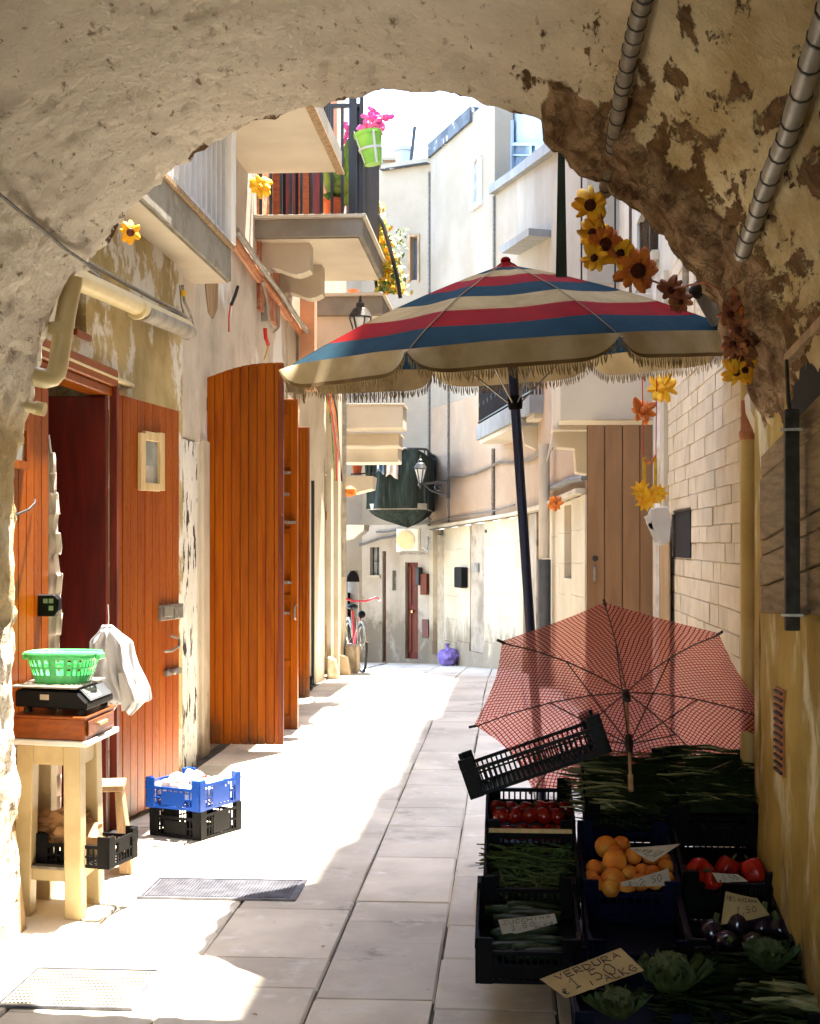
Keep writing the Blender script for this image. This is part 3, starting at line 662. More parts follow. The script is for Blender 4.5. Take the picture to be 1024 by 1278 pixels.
# curtain: pale board and ruffled cloth hanging in the doorway
t = thing('curtain', 'pale ruffled curtain hanging at the edge of the dark doorway', 'curtain', PY(58, 1020, 6.62))
m = MB(); a, b = PY(44,1020,6.43), PY(57,552,6.43); m.box((a.x,6.43,.03),(b.x,6.445,b.z)); m.build('flat_panel', 'clothpink', t)
edge = [(548,62),(575,70),(610,71),(640,76),(655,72),(680,78),(700,73),(722,79),(745,75),(768,79),(800,74),(900,78),(1015,76)]
def cur(u, v):
    py = 548+(1015-548)*v
    for (a, xa), (b, xb) in zip(edge, edge[1:]):
        if a <= py <= b: xr = xa+(xb-xa)*(py-a)/(b-a)
    px = 55+(xr-55)*u; y = 6.42+.012*math.sin(py*.22+u*3)*(u)+.008*math.sin(u*14+v*3)
    return PY(px, py+6*u*math.sin(py*.25), y)
m = MB(); m.sheet(cur, 10, 120); m.build('ruffle', 'clothpink', t, smooth=True, solid=.003)

# trim pipe over the lintel and drains
def pipe(name, label, pts, r, col, cat='pipe', rings=(), rr=1.18):
    t = thing(name, label, cat, pts[-1]); fine = [Vector(pts[0])]
    for i in range(1, len(pts)-1):                    # rounded elbows
        a, b, c = Vector(pts[i-1]), Vector(pts[i]), Vector(pts[i+1]); k = min(r*1.8, (b-a).length*.45, (c-b).length*.45)
        s_, e_ = b+(a-b).normalized()*k, b+(c-b).normalized()*k
        for j in range(5): u = j/4; fine.append(s_.lerp(b, u).lerp(b.lerp(e_, u), u))
    fine.append(Vector(pts[-1])); MB().tube(fine, r, 14).build('tube', col, t, smooth=True)
    for c, d in rings:
        c = Vector(c); d = Vector(d).normalized(); m = MB(); m.tube([c-d*.02, c+d*.02], r*rr, 14); m.build('collar', col, t, smooth=True)
    return t
p0, p1 = PX(40,430,XL+.02), PX(165,482,XL+.02); 
pipe('trim_pipe', 'slim cream pipe running just above the varnished door lintel', [p0, p1], .017, 'pipecream')
a, b, c = PX(98,350,XL+.10), PX(171,385,XL+.10), PX(232,409,XL+.10)
pipe('drainpipe', 'cream and grey drainpipe sloping along the wall under the near balcony', [PX(80,341,XL+.10), c], .052, 'pipecream', rings=[(b, c-a)])
pipe('drainpipe', 'short grey end section of the sloping drainpipe beside the tangle of cables', [b+(c-b)*.1+Vector((.0,0,0)), c+Vector((0,.03,-.01)), c+Vector((0,.08,-.02))], .054, 'pipegrey')
YP = 5.12
a, b, c, d = PY(-40,428,YP-.1), PY(0,452,YP), PY(73,474,YP+.12), PY(80,330,YP+.2)
pipe('waste_pipe', 'thick cream waste pipe bending upward at the left pier', [PY(-60,425,YP-.12), PY(0,455,YP), PY(70,478,YP+.1), PY(80,405,YP+.1), PY(92,345,YP+.1)], .037, 'pipecream', rings=[(PY(22,462,YP+.03), Vector((1,.2,-.15))), (PY(75,410,YP+.1), Vector((0,0,1)))])
pipe('waste_pipe', 'thin cream pipe stub poking from the left pier below the thick one', [PY(-50,488,YP-.1), PY(48,510,YP+.08), PY(55,511,YP+.08)], .022, 'pipecream', rings=[(PY(50,510,YP+.08), Vector((1,0,-.2)))])

# ------------------------------------------------------------------ white house with the tall doors
XL = -2.23
h2 = thing('white_house', 'flaking white plastered house front with tall orange doors on the left', 'house', (XL, 14, 0))
Y2, Y3 = 19.3, 10.43
m = MB(); dz = 2.78
wall(m, (XL, Y1), (XL, 14.15), -.3, 7.6, holes=[(10.46-Y1, 11.66-Y1, 0.01, dz), (12.95-Y1, 14.0-Y1, 0.0, 2.7)], th=.4); m.build('wall', 'white', h2)
m = MB(); wall(m, (XL+.02, 14.15), (XL+.02, Y2), -.5, 7.6, holes=[(14.3-14.15, 15.2-14.15, 0, 2.65),(17.0-14.15,17.9-14.15,-.1,2.4)], th=.4); m.build('wall', 'cream', h2)
m = MB(); m.box((XL-3, Y1, -.5), (XL-.42, Y2-.02, 7.5)); m.build('room', 'interior', h2)
m = MB(); m.box((XL-4.5, Y2-.01, -.6), (XL-.01, Y2+.02, 7.6)); m.build('end_wall', 'cream', h2)
# white painted pilaster with peeling casing
a0, a1 = PX(226,700,XL+.045).y, PX(244,700,XL+.03).y
m = MB(); m.box((XL-.02, a0, -.02), (XL+.045, a1, PX(236,552,XL).z)); m.build('pipe_casing', 'peel', h2, bevel=.006)
m = MB(); m.box((XL-.02, a0-.03, PX(236,552,XL).z+.002), (XL+.032, a1+.16, 4.1)); m.build('pilaster', 'white', h2, bevel=.01)
m = MB(); m.box((XL-.02, PX(247,700,XL).y+.05, -.02), (XL+.03, 10.38, PX(252,455,XL).z-.55)); m.build('door_jamb', 'cream', h2, bevel=.01)
# rough brown patch where plaster fell
m = MB(); q = [PX(px,py,XL+.004) for px,py in [(256,352),(272,352),(271,385),(266,398),(260,390)]]; m.prism(q, (.006,0,0)); m.build('bare_patch', 'roughwood', h2)
# tall outer leaf 2
D2 = 10.43
a, b = PY(258, 928, D2), PY(354, 930, D2)
za, zb = PY(258,472,D2).z, PY(354,453,D2).z
lf, P = plank_leaf(h2, (a.x, D2), (b.x, D2-.02), a.z, za, zb, 9, 'wood', nrm=(0,-1,0), arch_=.035, th=.05, label='tall arched plank leaf standing open square to the wall')
m = MB(); m.box((b.x-.035, D2-.034, a.z), (b.x+.004, D2-.012, zb-.02)); m.build('edge_stile', 'woodold', lf, bevel=.003)
for py in (505, 735, 905): 
    q = PY(258, py, D2); m = MB(); m.tube([q-Vector((0,.02,.05)), q+Vector((0,-.02,.05))], .012, 8); m.build('hinge', 'darkmetal', lf)
q = PY(253, 674, D2-.03); m = MB(); m.lathe([(.02,0),(.03,.01),(.03,.025),(.015,.03)], q, 12, (1,-1,0)); m.build('knob', 'darkmetal', lf)
# panelled leaf 3
def panel_leaf(parent, Y, px0, px1, py0, py1, mat, label, npan=5, x_in=None):
    a, b = PY(px0, py1, Y), PY(px1, py0, Y); x0 = x_in if x_in is not None else a.x
    m = MB(); m.box((x0, Y, a.z), (b.x, Y+.03, b.z)); lf = m.build('door', mat, parent); lf['label'] = label
    st = .06
    m = MB(); m.box((b.x-st, Y-.018, a.z), (b.x, Y-.001, b.z)); m.build('stile', mat, lf, bevel=.003)
    m = MB(); m.box((x0, Y-.018, a.z), (x0+st, Y-.001, b.z)); m.build('stile', mat, lf, bevel=.003)
    for k in range(npan+1):
        z = a.z+(b.z-a.z)*k/npan; hh = .05 if 0 < k < npan else .12
        z0_ = z-hh/2 if 0 < k < npan else (a.z if k == 0 else b.z-hh)
        m = MB(); m.box((x0+st+.001, Y-.016, z0_), (b.x-st-.001, Y-.001, z0_+hh)); m.build('rail', mat, lf, bevel=.003)
    return lf, a, b
lf, a, b = panel_leaf(h2, 11.70, 352, 372, 498, 910, 'wood', 'narrow inner leaf with latches seen past the arched leaf', 5, x_in=-2.1)
for py, wd in ((590,.05), (617,.03), (652,.09), (727,.06), (765,.04)):
    q = PY(360, py, 11.66); m = MB(); m.box((q.x-.03, 11.64, q.z-.012), (q.x-.03+wd, 11.68, q.z+.012)); m.lathe([(.012,0),(.012,.05)], q+Vector((0,0,0)), 8, (0,-1,0)); m.build('latch', 'steel', lf)
q = PY(369, 764, 11.66); m = MB(); m.tube([q+Vector((0,0,-.06)), q+Vector((0,-.05,-.04)), q+Vector((0,-.05,.04)), q+Vector((0,0,.06))], .009, 8); m.build('handle', 'steel', lf, smooth=True)
# leaf 4
a, b = PY(366,870,14.2), PY(386,533,14.2)
lf, P = plank_leaf(h2, (XL+.03, 14.2), (b.x, 14.2), a.z, b.z, b.z, 6, 'wood', nrm=(0,-1,0), label='third plank leaf, plain and square topped')
# farther dark red shutters
a, b = PY(392,855,15.9), PY(393,600,15.9)
m = MB(); m.box((XL, 15.85, a.z), (PY(393,600,15.9).x, 15.9, b.z)); m.build('grey_shutter', 'blackmetal', h2)
for px, py0, py1, Y in ((400,572,838,17.0), (406,590,836,17.95)):
    b = PY(px, py0, Y); a = PY(px, py1, Y)
    lf, P = plank_leaf(h2, (XL+.02, Y), (b.x, Y), a.z, b.z, b.z, 3, 'woodold' if px == 400 else 'darkred', nrm=(0,-1,0), label='worn dark red leaf far along the left wall' if px==400 else 'smooth dark red leaf beyond the worn one')
# pipes/pilasters between px 408 and 432
for px, w_, mt in ((413,.05,'cream'), (421,.06,'cream')):
    y = PX(px, 800, XL+.05).y; m = MB(); m.box((XL+.02, y-.12, gz(y)-.05), (XL+.02+w_, y+.12, 4.0)); m.build('pilaster', mt, h2)
y = PX(428,700,XL+.07).y; 
m = MB(); m.tube([(XL+.09, y, 1.1), (XL+.09, y, 3.9)], .03, 8); m.build('downpipe', 'pipegrey', h2)
m = MB(); q = PY(409, 641, 17.9); m.box((q.x-.02, 17.88, q.z-.08), (q.x+.06, 17.98, q.z+.03)); m.build('lock_box', 'piperust', h2)
# base blocks
for px, py, hh in ((438,834,.3),(441,806,.0)): pass
# cornice ledge with the orange conduit
a, b = PX(300,312,XL+.06), PX(388,436,XL+.06)
def along(pxs, X): return [PX(px, py, X) for px, py in pxs]
rail = [(288,292),(300,309),(322,342),(345,371),(362,396),(378,418),(390,440)]
pipe('rust_conduit', 'rust coloured conduit slanting down along the white wall', along(rail, XL+.07), .030, 'piperust')
pipe('cable_bundle', 'bundle of pale cables strapped above the rust conduit', [p+Vector((.05,0,.03)) for p in along(rail, XL+.09)], .022, 'pipegrey', 'cable')
m = MB(); q = along(rail, XL+.001); 
for a, b in zip(q, q[1:]): m.prism([a+Vector((0,0,-.09)), b+Vector((0,0,-.09)), b+Vector((0,0,-.02)), a+Vector((0,0,-.02))], (.05,0,0))
m.build('ledge', 'pinkplaster', h2)
# ------------------------------------------------------------------ balconies on the left
def slab_box(name, parent, x0, x1, y0, y1, z0, z1, mats=('balcgrey','balcwhite'), lip=.03):
    """slab: grey edge, pale soffit, thin lip on top"""
    m = MB(); m.box((x0,y0,z0+.012),(x1,y1,z1), 0); m.box((x0,y0+.04,z0),(x1-.04,y1-.04,z0+.011), 1); m.box((x0,y0-lip,z1),(x1+lip,y1+lip,z1+.035), 1)
    return m.build(name, list(mats), parent, bevel=.004)
def bars(parent, name, A, B, z0, z1, n, r, mat, ends=True, parts=True):
    A, B = Vector(A), Vector(B)
    me = None
    for k in range(n):
        p = A.lerp(B, (k+.5)/n)
        if me is None:
            m = MB(); m.box((-r,-r,0),(r,r,z1-z0)); me = m.mesh(name, mat)
        shared(name, me, parent, Vector((p.x, p.y, z0))-WL[parent.name])
# near balcony with the white railing
z = PX(236,355,XL).z; Yf = PX(236,355,XL).y; xo = PY(289,352,Yf).x
b1 = thing('balcony', 'small concrete edged balcony with white railing right above the near drainpipe', 'balcony', (XL, Yf-1.5, z))
xo2 = PX(289,352,xo).x
yn = 5.9
m = MB(); zt_ = PY(289,312,Yf).z
m.box((XL-.02, yn, z+.014), (xo, Yf, zt_), 0); m.box((XL-.02, yn, z), (xo-.02, Yf-.02, z+.013), 1)
m.build('slab', ['concrete','balcwhite'], b1, bevel=.004)
m = MB(); m.box((XL-.02, yn, zt_+.001), (xo+.02, Yf+.02, zt_+.03)); edge_ = m.build('edge_trim', 'roughwood', b1)
rail_ = thing('railing', None, None, (xo-.02, yn, zt_+.05)); rail_.parent = b1; rail_.location = Vector((xo-.02, yn, zt_+.05))-WL[b1.name]
n = 26; me = MB().box((-.017,-.017,0),(.017,.017,1.05)).mesh('baluster', 'clothwhite')
for k in range(n):
    y = yn+.05+(Yf-yn-.08)*k/(n-1); shared('baluster', me, rail_, (0, y-yn, 0))
m = MB(); m.box((xo-.04, yn, zt_+1.10), (xo, Yf, zt_+1.14)); m.box((xo-.03, yn, zt_+.06), (xo-.01, Yf, zt_+.085)); m.build('rail', 'clothwhite', rail_)
m = MB(); m.box((xo-.08, Yf-.12, zt_+.031), (xo+.03, Yf+.02, 5.6)); m.build('corner_post', 'white', b1, bevel=.006)
# balcony with the terracotta pot
Yb = 12.4; zt_ = PY(390,268,Yb).z; zb = PY(390,297,Yb).z; xo = PY(453,267,Yb).x; Ye = 14.5
b2 = thing('balcony', 'pale balcony with grey edge and black railing holding a terracotta pot', 'balcony', (XL, Yb, zb))
slab_box('slab', b2, XL-.02, xo, Yb, Ye, zb, zt_-.035)
rail_ = thing('railing', None, None, (xo-.05, Yb+.05, zt_)); rail_.parent = b2; rail_.location = Vector((xo-.05, Yb+.05, zt_))-WL[b2.name]
me = MB().box((-.012,-.012,0),(.012,.012,.95)).mesh('baluster', 'blackmetal')
for k in range(10): shared('baluster', me, rail_, (-(xo-.05-XL)*(k+.5)/10, 0, 0))
for k in range(18): shared('baluster', me, rail_, (0, (Ye-Yb-.1)*(k+.5)/18, 0))
m = MB(); m.box((XL, Yb+.03, zt_+.95), (xo-.03, Yb+.07, zt_+.98)); m.box((xo-.07, Yb+.071, zt_+.95), (xo-.03, Ye, zt_+.98)); m.build('rail', 'blackmetal', rail_)
for (px, ww) in ((441, .07), (452, .035)):
    q = PY(px, 265, Yb+.03); m = MB(); m.box((q.x-ww/2, Yb+.0, zt_), (q.x+ww/2, Yb+.028, zt_+1.35)); m.build('post', 'blackmetal', rail_)
# things behind the rail: brown panels of a half open shutter door
m = MB()
x = XL+.02; k = 0
for w_, c in ((.10,0),(.03,1),(.09,2),(.03,1),(.10,0),(.03,1),(.07,2),(.03,1),(.13,3)):
    m.box((x, 13.2, zt_), (x+w_, 13.25, zt_+1.6), c); x += w_
f = m.build('folding_screen', ['boxwood','void','redwood','pinkplaster'], b2)
m = MB(); m.box((XL-.0, 12.5, zb-.6), (XL+.03, 13.6, zt_+1.8)); m.build('brick_facing', 'brickred', b2)
# scalloped corbels under it
def corbel(name, parent, x0, x1, y0, y1, zlo, zhi):
    pts = []; K = 8
    for i in range(K+1):
        u = i/K; pts.append((x0+(x1-x0)*u, zlo+(.035*math.sin(math.pi*2*u))+.02*u))
    poly = [Vector((x, y0, z_)) for x, z_ in pts]+[Vector((x1, y0, zhi)), Vector((x0, y0, zhi))]
    return MB().prism(poly, (0, y1-y0, 0)).build(name, 'balcwhite', parent)
for (p0, p1, pt, pb, Y) in ((338,387,300,340,12.6),(352,402,344,370,13.6)):
    a, b = PY(p0,pb,Y), PY(p1,pt,Y); corbel('corbel', b2, XL, b.x, Y, Y+.22, a.z, zb-.001)
# upper balcony, only its underside shows
zb4 = PX(310,218,XL).z; Y4 = PX(310,218,XL).y; xo4 = PY(427,205,Y4).x
b4 = thing('balcony', 'white soffited upper balcony directly over the black railed one', 'balcony', (XL, Y4-2, zb4))
m = MB(); m.box((XL-.02, 8.4, zb4+.012), (xo4, Y4, zb4+.18), 0); m.box((XL-.02, 8.5, zb4), (xo4-.05, Y4-.03, zb4+.011), 1); m.box((xo4-.045, 8.4, zb4-.01), (xo4+.02, Y4+.02, zb4+.011), 2)
m.build('slab', ['balcgrey','balcwhite','roughwood'], b4)
rail_ = thing('railing', None, None, (xo4, 8.4, zb4+.18)); rail_.parent = b4; rail_.location = Vector((xo4, 8.4, zb4+.18))-WL[b4.name]
for k in range(22): shared('baluster', me, rail_, (-.03, .1+k*.14, 0))
m = MB(); m.box((xo4-.05, 8.4, zb4+1.12), (xo4-.01, Y4, zb4+1.15)); m.build('rail', 'blackmetal', rail_)
# lower farther balcony
Y5 = 15.3; zt5 = PY(430,352,Y5).z; zm5 = PY(430,366,Y5).z; zb5 = PY(430,394,Y5).z; xo5 = PY(478,366,Y5).x
b5 = thing('balcony', 'farther grey edged balcony behind the wall lantern', 'balcony', (XL, Y5, zb5))
slab_box('slab', b5, XL-.02, xo5, Y5, 17.2, zb5, zm5-.035)
m = MB(); m.box((XL, Y5+.02, zt5+.06), (xo5, Y5+.05, zt5+.085)); m.build('rail', 'blackmetal', b5)
m = MB(); x = PY(385,357,Y5+.3).x; m.lathe([(.05,0),(.06,.09)], (x+.1, Y5+.3, zm5), 12); m.lathe([(.05,0),(.06,.09)], (x+.5, Y5+.3, zm5), 12); tag(m.build('flower_box', 'terracotta'), 'low terracotta pots standing on the farther grey edged balcony', 'pot', kind='stuff')
# soffit boxes and pink pilaster under it
m = MB(); a = PY(378,430,14.9); b = PY(396,366,14.9); m.box((a.x, 14.7, a.z-.5), (b.x, 14.9, b.z)); m.build('pilaster', 'pinkplaster', h2)
m = MB(); a = PY(396,440,15.2); b = PY(440,398,15.2); m.box((XL, 15.35, a.z-.1), (b.x, 15.6, zb5-.002)); m.build('corbel', 'balcwhite', b5)
# small white slabs far on the left, one under another
for i, (x0, x1, y0, y1, Y, lab) in enumerate(((428,503,506,534,19.0,'uppermost of three pale balcony slabs far on the left'),(432,498,543,556,19.6,'middle of three pale balcony slabs far on the left'),(432,497,558,577,20.4,'lowest and thickest of three pale balcony slabs far on the left'))):
    a, b = PY(x0, y1, Y), PY(x1, y0, Y); t = thing('balcony', lab, 'balcony', (a.x, Y, a.z))
    m = MB(); m.box((a.x-1.5, Y, a.z), (b.x, Y+.7, b.z)); m.box((a.x-1.5, Y-.02, b.z), (b.x+.02, Y+.72, b.z+.03)); m.build('slab', 'balcwhite', t, bevel=.004)
    if i == 0:
        me2 = MB().box((-.008,-.008,0),(.008,.008,.42)).mesh('baluster', 'blackmetal')
        for k in range(14): shared('baluster', me2, t, Vector((a.x+.1+(b.x-a.x-.1)*k/13, Y+.03, b.z+.03))-WL[t.name])
        m = MB(); m.box((a.x, Y+.02, b.z+.45), (b.x, Y+.045, b.z+.47)); m.build('rail', 'blackmetal', t)
a, b = PY(434,614,19.5), PY(466,595,19.5); t = thing('balcony', 'little white window ledge balcony with small pots beside the hanging wires', 'balcony', (a.x,19.5,a.z))
m = MB(); m.prism([PY(430,594,19.5), PY(466,594,19.5), PY(464,610,19.5), PY(440,616,19.5), PY(430,614,19.5)], (0,.6,0)); m.build('slab', 'balcwhite', t, bevel=.004)
m = MB(); m.bar(PY(438,592,19.52), PY(468,590,19.52), .02, .02); m.build('rail', 'blackmetal', t)
q = PY(446,593,19.7); tag(MB().lathe([(.05,0),(.075,.13),(.07,.13)], q, 12).build('flower_pot', 'terracotta'), 'tiny terracotta pot on the little white ledge balcony', 'pot')

# ------------------------------------------------------------------ far end of the lane
C2, B2, A2 = V2(537, 25), V2(645, 21), V2(733, 13)
D2_ = V2(452, 25.6); E2 = V2(395, 24.8)
G = lambda p: gz(p.y)
def far_holes(A, B, rects, depth=None):
    out = []; d = (B-A).length
    for x0, x1, y0, y1 in rects:
        a, b = PL(x0, y1, A, B), PL(x1, y0, A, B)
        s0, s1 = sorted(((Vector((a.x,a.y,0))-A).length, (Vector((b.x,b.y,0))-A).length)); out.append((s0, s1, min(a.z,b.z), max(a.z,b.z)))
    return out
# white house closing the lane
hf = thing('far_white_house', 'whitewashed house closing the far end of the lane', 'house', (D2_.x, D2_.y, G(D2_)))
zr = PL(478,205,C2,D2_).z
hl = [(506,522,702,822),(490,495,712,737),(478,482,688,826)]
m = MB(); wall(m, D2_, C2, -1.2, PL(500,655,C2,D2_).z, holes=[h for h in far_holes(D2_, C2, [(506,522,702,822),(490,495,712,737),(462,474,683,718),(477.5,482,688,826)])], th=.3, side=1); m.build('wall', 'farwhite', hf)
zl_ = PL(500,655,C2,D2_).z
m = MB(); wall(m, D2_, C2, zl_+.002, zr, holes=far_holes(D2_, C2, [(512,523,295,350),(440,444.5,560,655) if False else (500,505,620,640)])[:1], th=.3, side=1); m.build('upper_wall', 'upper', hf)
m = MB(); wall(m, E2, D2_, -1.2, zr-1.0, holes=far_holes(E2, D2_, [(434,448,712,834)]), th=.3, side=1); m.build('wall', 'farwhite', hf)
m = MB(); dCD = (C2-D2_).normalized(); nCD = Vector((-dCD.y, dCD.x, 0))
m.prism([E2+Vector((-.5,.9,-1.2)), D2_+Vector((0,.5,-1.2)), C2+Vector((0,.5,-1.2)), C2+Vector((0,3.5,-1.2)), E2+Vector((-.5,4,-1.2))], (0,0,zr+.9)); m.build('body', 'interior', hf)
q0g = None
def flat(parent, name, A, B, x0, x1, y0, y1, off, th, mat, bevel=0, label=None, pix=False):
    d = (B-A).normalized(); n_ = Vector((d.y, -d.x, 0))
    if n_.y > 0: n_ = -n_
    a, b = PL(x0, y1, A, B), PL(x1, y0, A, B); lo, hi = min(a.z,b.z), max(a.z,b.z)
    q = [Vector((a.x,a.y,lo)), Vector((b.x,b.y,lo)), Vector((b.x,b.y,hi)), Vector((a.x,a.y,hi))]
    if pix or A is q0g: q = [PL(x, y, A, B) for x, y in ((x0,y1),(x1,y1),(x1,y0),(x0,y0))]
    o = MB().prism([p+n_*off for p in q], n_*th).build(name, mat, parent, bevel=bevel)
    if label: o['label'] = label
    return o
dr = flat(hf, 'door', D2_, C2, 506, 522, 702, 822, -.14, .04, 'darkred')
for r_ in ((507.5,511,707,755),(513,520,707,755),(507.5,511,763,815),(513,520,763,815)): flat(dr, 'panel', D2_, C2, *r_, -.099, .02, 'woodold', bevel=.004)
flat(dr, 'handle', D2_, C2, 512, 514, 762, 765, -.078, .05, 'brass')
flat(hf, 'door', D2_, C2, 477.5, 482, 688, 826, -.12, .03, 'woodold', label='narrow brown door left of the white wall')
flat(hf, 'pane', D2_, C2, 490, 495, 712, 737, -.10, .02, 'glassgrey'); 
wn = flat(hf, 'window', D2_, C2, 462, 474, 683, 718, -.14, .02, 'glassgrey')
for r_ in ((467.5,468.5,683,718),(462,474,700,701),(462,463,683,718),(473,474,683,718)): flat(wn, 'frame', D2_, C2, *r_, -.119, .02, 'blackmetal')
flat(hf, 'window_sill', D2_, C2, 460, 476, 718, 721, .001, .06, 'cream')
wn = flat(hf, 'window', D2_, C2, 512, 523, 295, 350, -.16, .02, 'glass')
for r_ in ((510.5,513,292,352),(522,524,292,352),(513,522,292,296)): flat(wn, 'frame', D2_, C2, *r_, -.13, .16, 'roughwood')
flat(hf, 'doorway', E2, D2_, 434, 448, 740, 834, -.25, .02, 'void')  # black sheet set in for the doorway's darkness
m = MB(); q = []
for i in range(9): a = math.pi*i/8; q.append(PL(441+8*math.cos(a), 712-14*math.sin(a)+14, E2, D2_)+Vector((0,-.01,0)))
m.prism(q, (0,-.01,0)); m.build('dark_arch', 'void', hf)  # flat black arch head, painted darkness over the doorway
for x0,x1,y0,y1 in ((446,457,775,800),(450,476,745,746.5),(448,462,776,777),(466,476,776,777)): flat(hf, 'wall_box' if x1-x0<12 and y1-y0>10 else 'moulding', E2 if x0 < 452 else D2_, D2_ if x0 < 452 else C2, x0, x1, y0, y1, .001, .05, 'skirt' if y1-y0>10 else 'cream')
flat(hf, 'letter_box', D2_, C2, 528, 536, 716, 742, .001, .10, 'woodold', bevel=.006)
flat(hf, 'meter_door', D2_, C2, 528, 536, 773, 795, .001, .04, 'redwood', bevel=.004)
flat(hf, 'lamp_shade', D2_, C2, 523, 528, 708, 730, .001, .14, 'blackmetal', bevel=.01)
# shutter window on the far left with its ledge
wn = flat(hf, 'window', D2_, C2, 430, 444, 612, 652, -.01, .02, 'void')
for k in range(10): flat(wn, 'slat', D2_, C2, 432, 443, 614+k*3.7, 616.4+k*3.7, .011, .02, 'shutter')
m = MB(); a = PY(462,674,24.2); m.prism([PY(424,655,24.2), PY(455,655,24.2), PY(454,662,24.2), PY(442,672,24.2), PY(424,676,24.2)], (0,.9,0)); m.build('window_balcony', 'balcwhite', hf)
# ledge line with cables
for (x0,y0,x1,y1,r_) in ((436,682,475,672,.02),(475,672,505,664,.02),(505,656,540,648,.02),(470,664,500,660,.015)):
    m = MB(); m.tube([PL(x0,y0,D2_,C2)+Vector((0,-.06,0)), PL((x0+x1)/2,(y0+y1)/2+2,D2_,C2)+Vector((0,-.06,0)), PL(x1,y1,D2_,C2)+Vector((0,-.06,0))], r_, 6); m.build('cable', 'cable', hf)
# roof edge, chimney, aerial, lumps behind
flat(hf, 'roof_edge', D2_, C2, 478, 537, 205, 213, .0, .14, 'slate')
m = MB(); q = PY(505,232,26.4); m.lathe([(.16,0),(.16,.62),(.19,.64),(.19,.70),(.15,.72)], q, 14); tag(m.build('chimney', 'bluewhite', smooth=True), 'round pale chimney pot above the slate roof edge', 'chimney')
m = MB(); m.bar(PY(513,205,26), PY(518,158,26), .06, .05); tag(m.build('chimney_pole', 'blackmetal'), 'leaning black pole next to the round chimney', 'pole')
tag(MB().tube([PY(499,200,30), PY(499,125,30)], .012, 6).build('aerial', 'cable'), 'thin aerial mast standing beyond the roof', 'aerial')
m = MB(); a, b = PY(474,300,29), PY(502,201,29); m.box((a.x, 29, a.z), (b.x, 31, b.z)); m.box((a.x-.1, 28.9, b.z), (b.x+.1, 31, b.z+.06)); tag(m.build('roof_hut', 'upper'), 'small pale rooftop structure behind the slate edge', 'roof hut')
m = MB(); a, b = PY(440,300,34), PY(472,238,34); m.box((a.x-3, 34, a.z-8), (b.x, 37, b.z)); m.prism([(a.x-3.1,33.9,b.z),(b.x+.2,33.9,b.z),(b.x+.2,33.9,b.z+.25),(a.x-3.1,33.9,b.z+.9)],(0,3.2,0),1); tag(m.build('distant_house', ['farwhite','terracotta']), 'distant pale house with a sliver of red roof between balcony and roofline', 'house')
# netted balcony
Yn = 22.6
nb = thing('netted_balcony', 'curved balcony wrapped in dark green netting with laundry behind', 'balcony', PY(495,655,Yn))
zt6 = PY(495,560,Yn).z; zf = PY(495,628,Yn).z; xa, xb = PY(456,600,Yn).x, PY(532,600,Yn).x
m = MB(); 
def slabc(k): return [(xa,24.9,k),(xa,Yn+.35,k),(xa+.25,Yn,k),(xb-.15,Yn,k),(xb,Yn+.2,k),(xb,24.9,k)]
m.prism(slabc(zf-.1), (0,0,.1)); m.build('slab', 'concrete', nb)
path = [Vector(p) for p in slabc(0)]
def pt(u):
    L_ = [(path[i+1]-path[i]).length for i in range(5)]; T = sum(L_)*u
    for i in range(5):
        if T <= L_[i] or i == 4: return path[i].lerp(path[i+1], min(1, T/L_[i]))
        T -= L_[i]
cen = Vector(((xa+xb)/2+.15, 24.2, 0))
def net(u, v):
    p = pt(u); top = zt6-.10*math.sin(u*13)**2-.05*math.sin(u*31)
    sag = .055*math.sin(u*70+2*math.sin(v*3))+.045*math.sin(u*23+v*5)
    if v < .72: z = top+(zf-.12-top)*(v/.72); d = (p-cen).normalized(); return p+d*(.03+sag*.7)+Vector((0,0,z))
    k = (v-.72)/.28; z = (zf-.06)-.30*k**.9; q = p.lerp(cen+Vector((.0,-.9,0)), min(1,k**1.6)); return q+Vector((0,0,z+sag*.3))
MB().sheet(net, 90, 26).build('netting', 'netting', nb, smooth=True)
m = MB(); pp = [pt(k/30)+Vector((0,0,zt6)) for k in range(31)]; m.tube(pp, .02, 6); m.build('rail', 'blackmetal', nb)
for k in range(16):
    p = pt((k+.5)/16); m = MB(); m.box((p.x-.01,p.y-.01,zf),(p.x+.01,p.y+.01,zt6)); m.build('baluster', 'blackmetal', nb)
for i, (x0,x1,y0,y1,mt,lab) in enumerate(((458,467,574,600,'netting','dark garment hung at the left of the netted balcony'),(470,480,573,590,'glass','pale blue cloth hung at the netted balcony'),(482,497,575,595,'clothpink','pinkish cloth hung at the netted balcony'))):
    def cl(u,v): return PY(x0+(x1-x0)*u, y0+(y1-y0)*v*(1-.15*math.sin(u*5)), Yn-.06+.03*math.sin(u*11+i))
    tag(MB().sheet(cl, 10, 5).build('laundry', mt, smooth=True, solid=.01), lab, 'laundry')
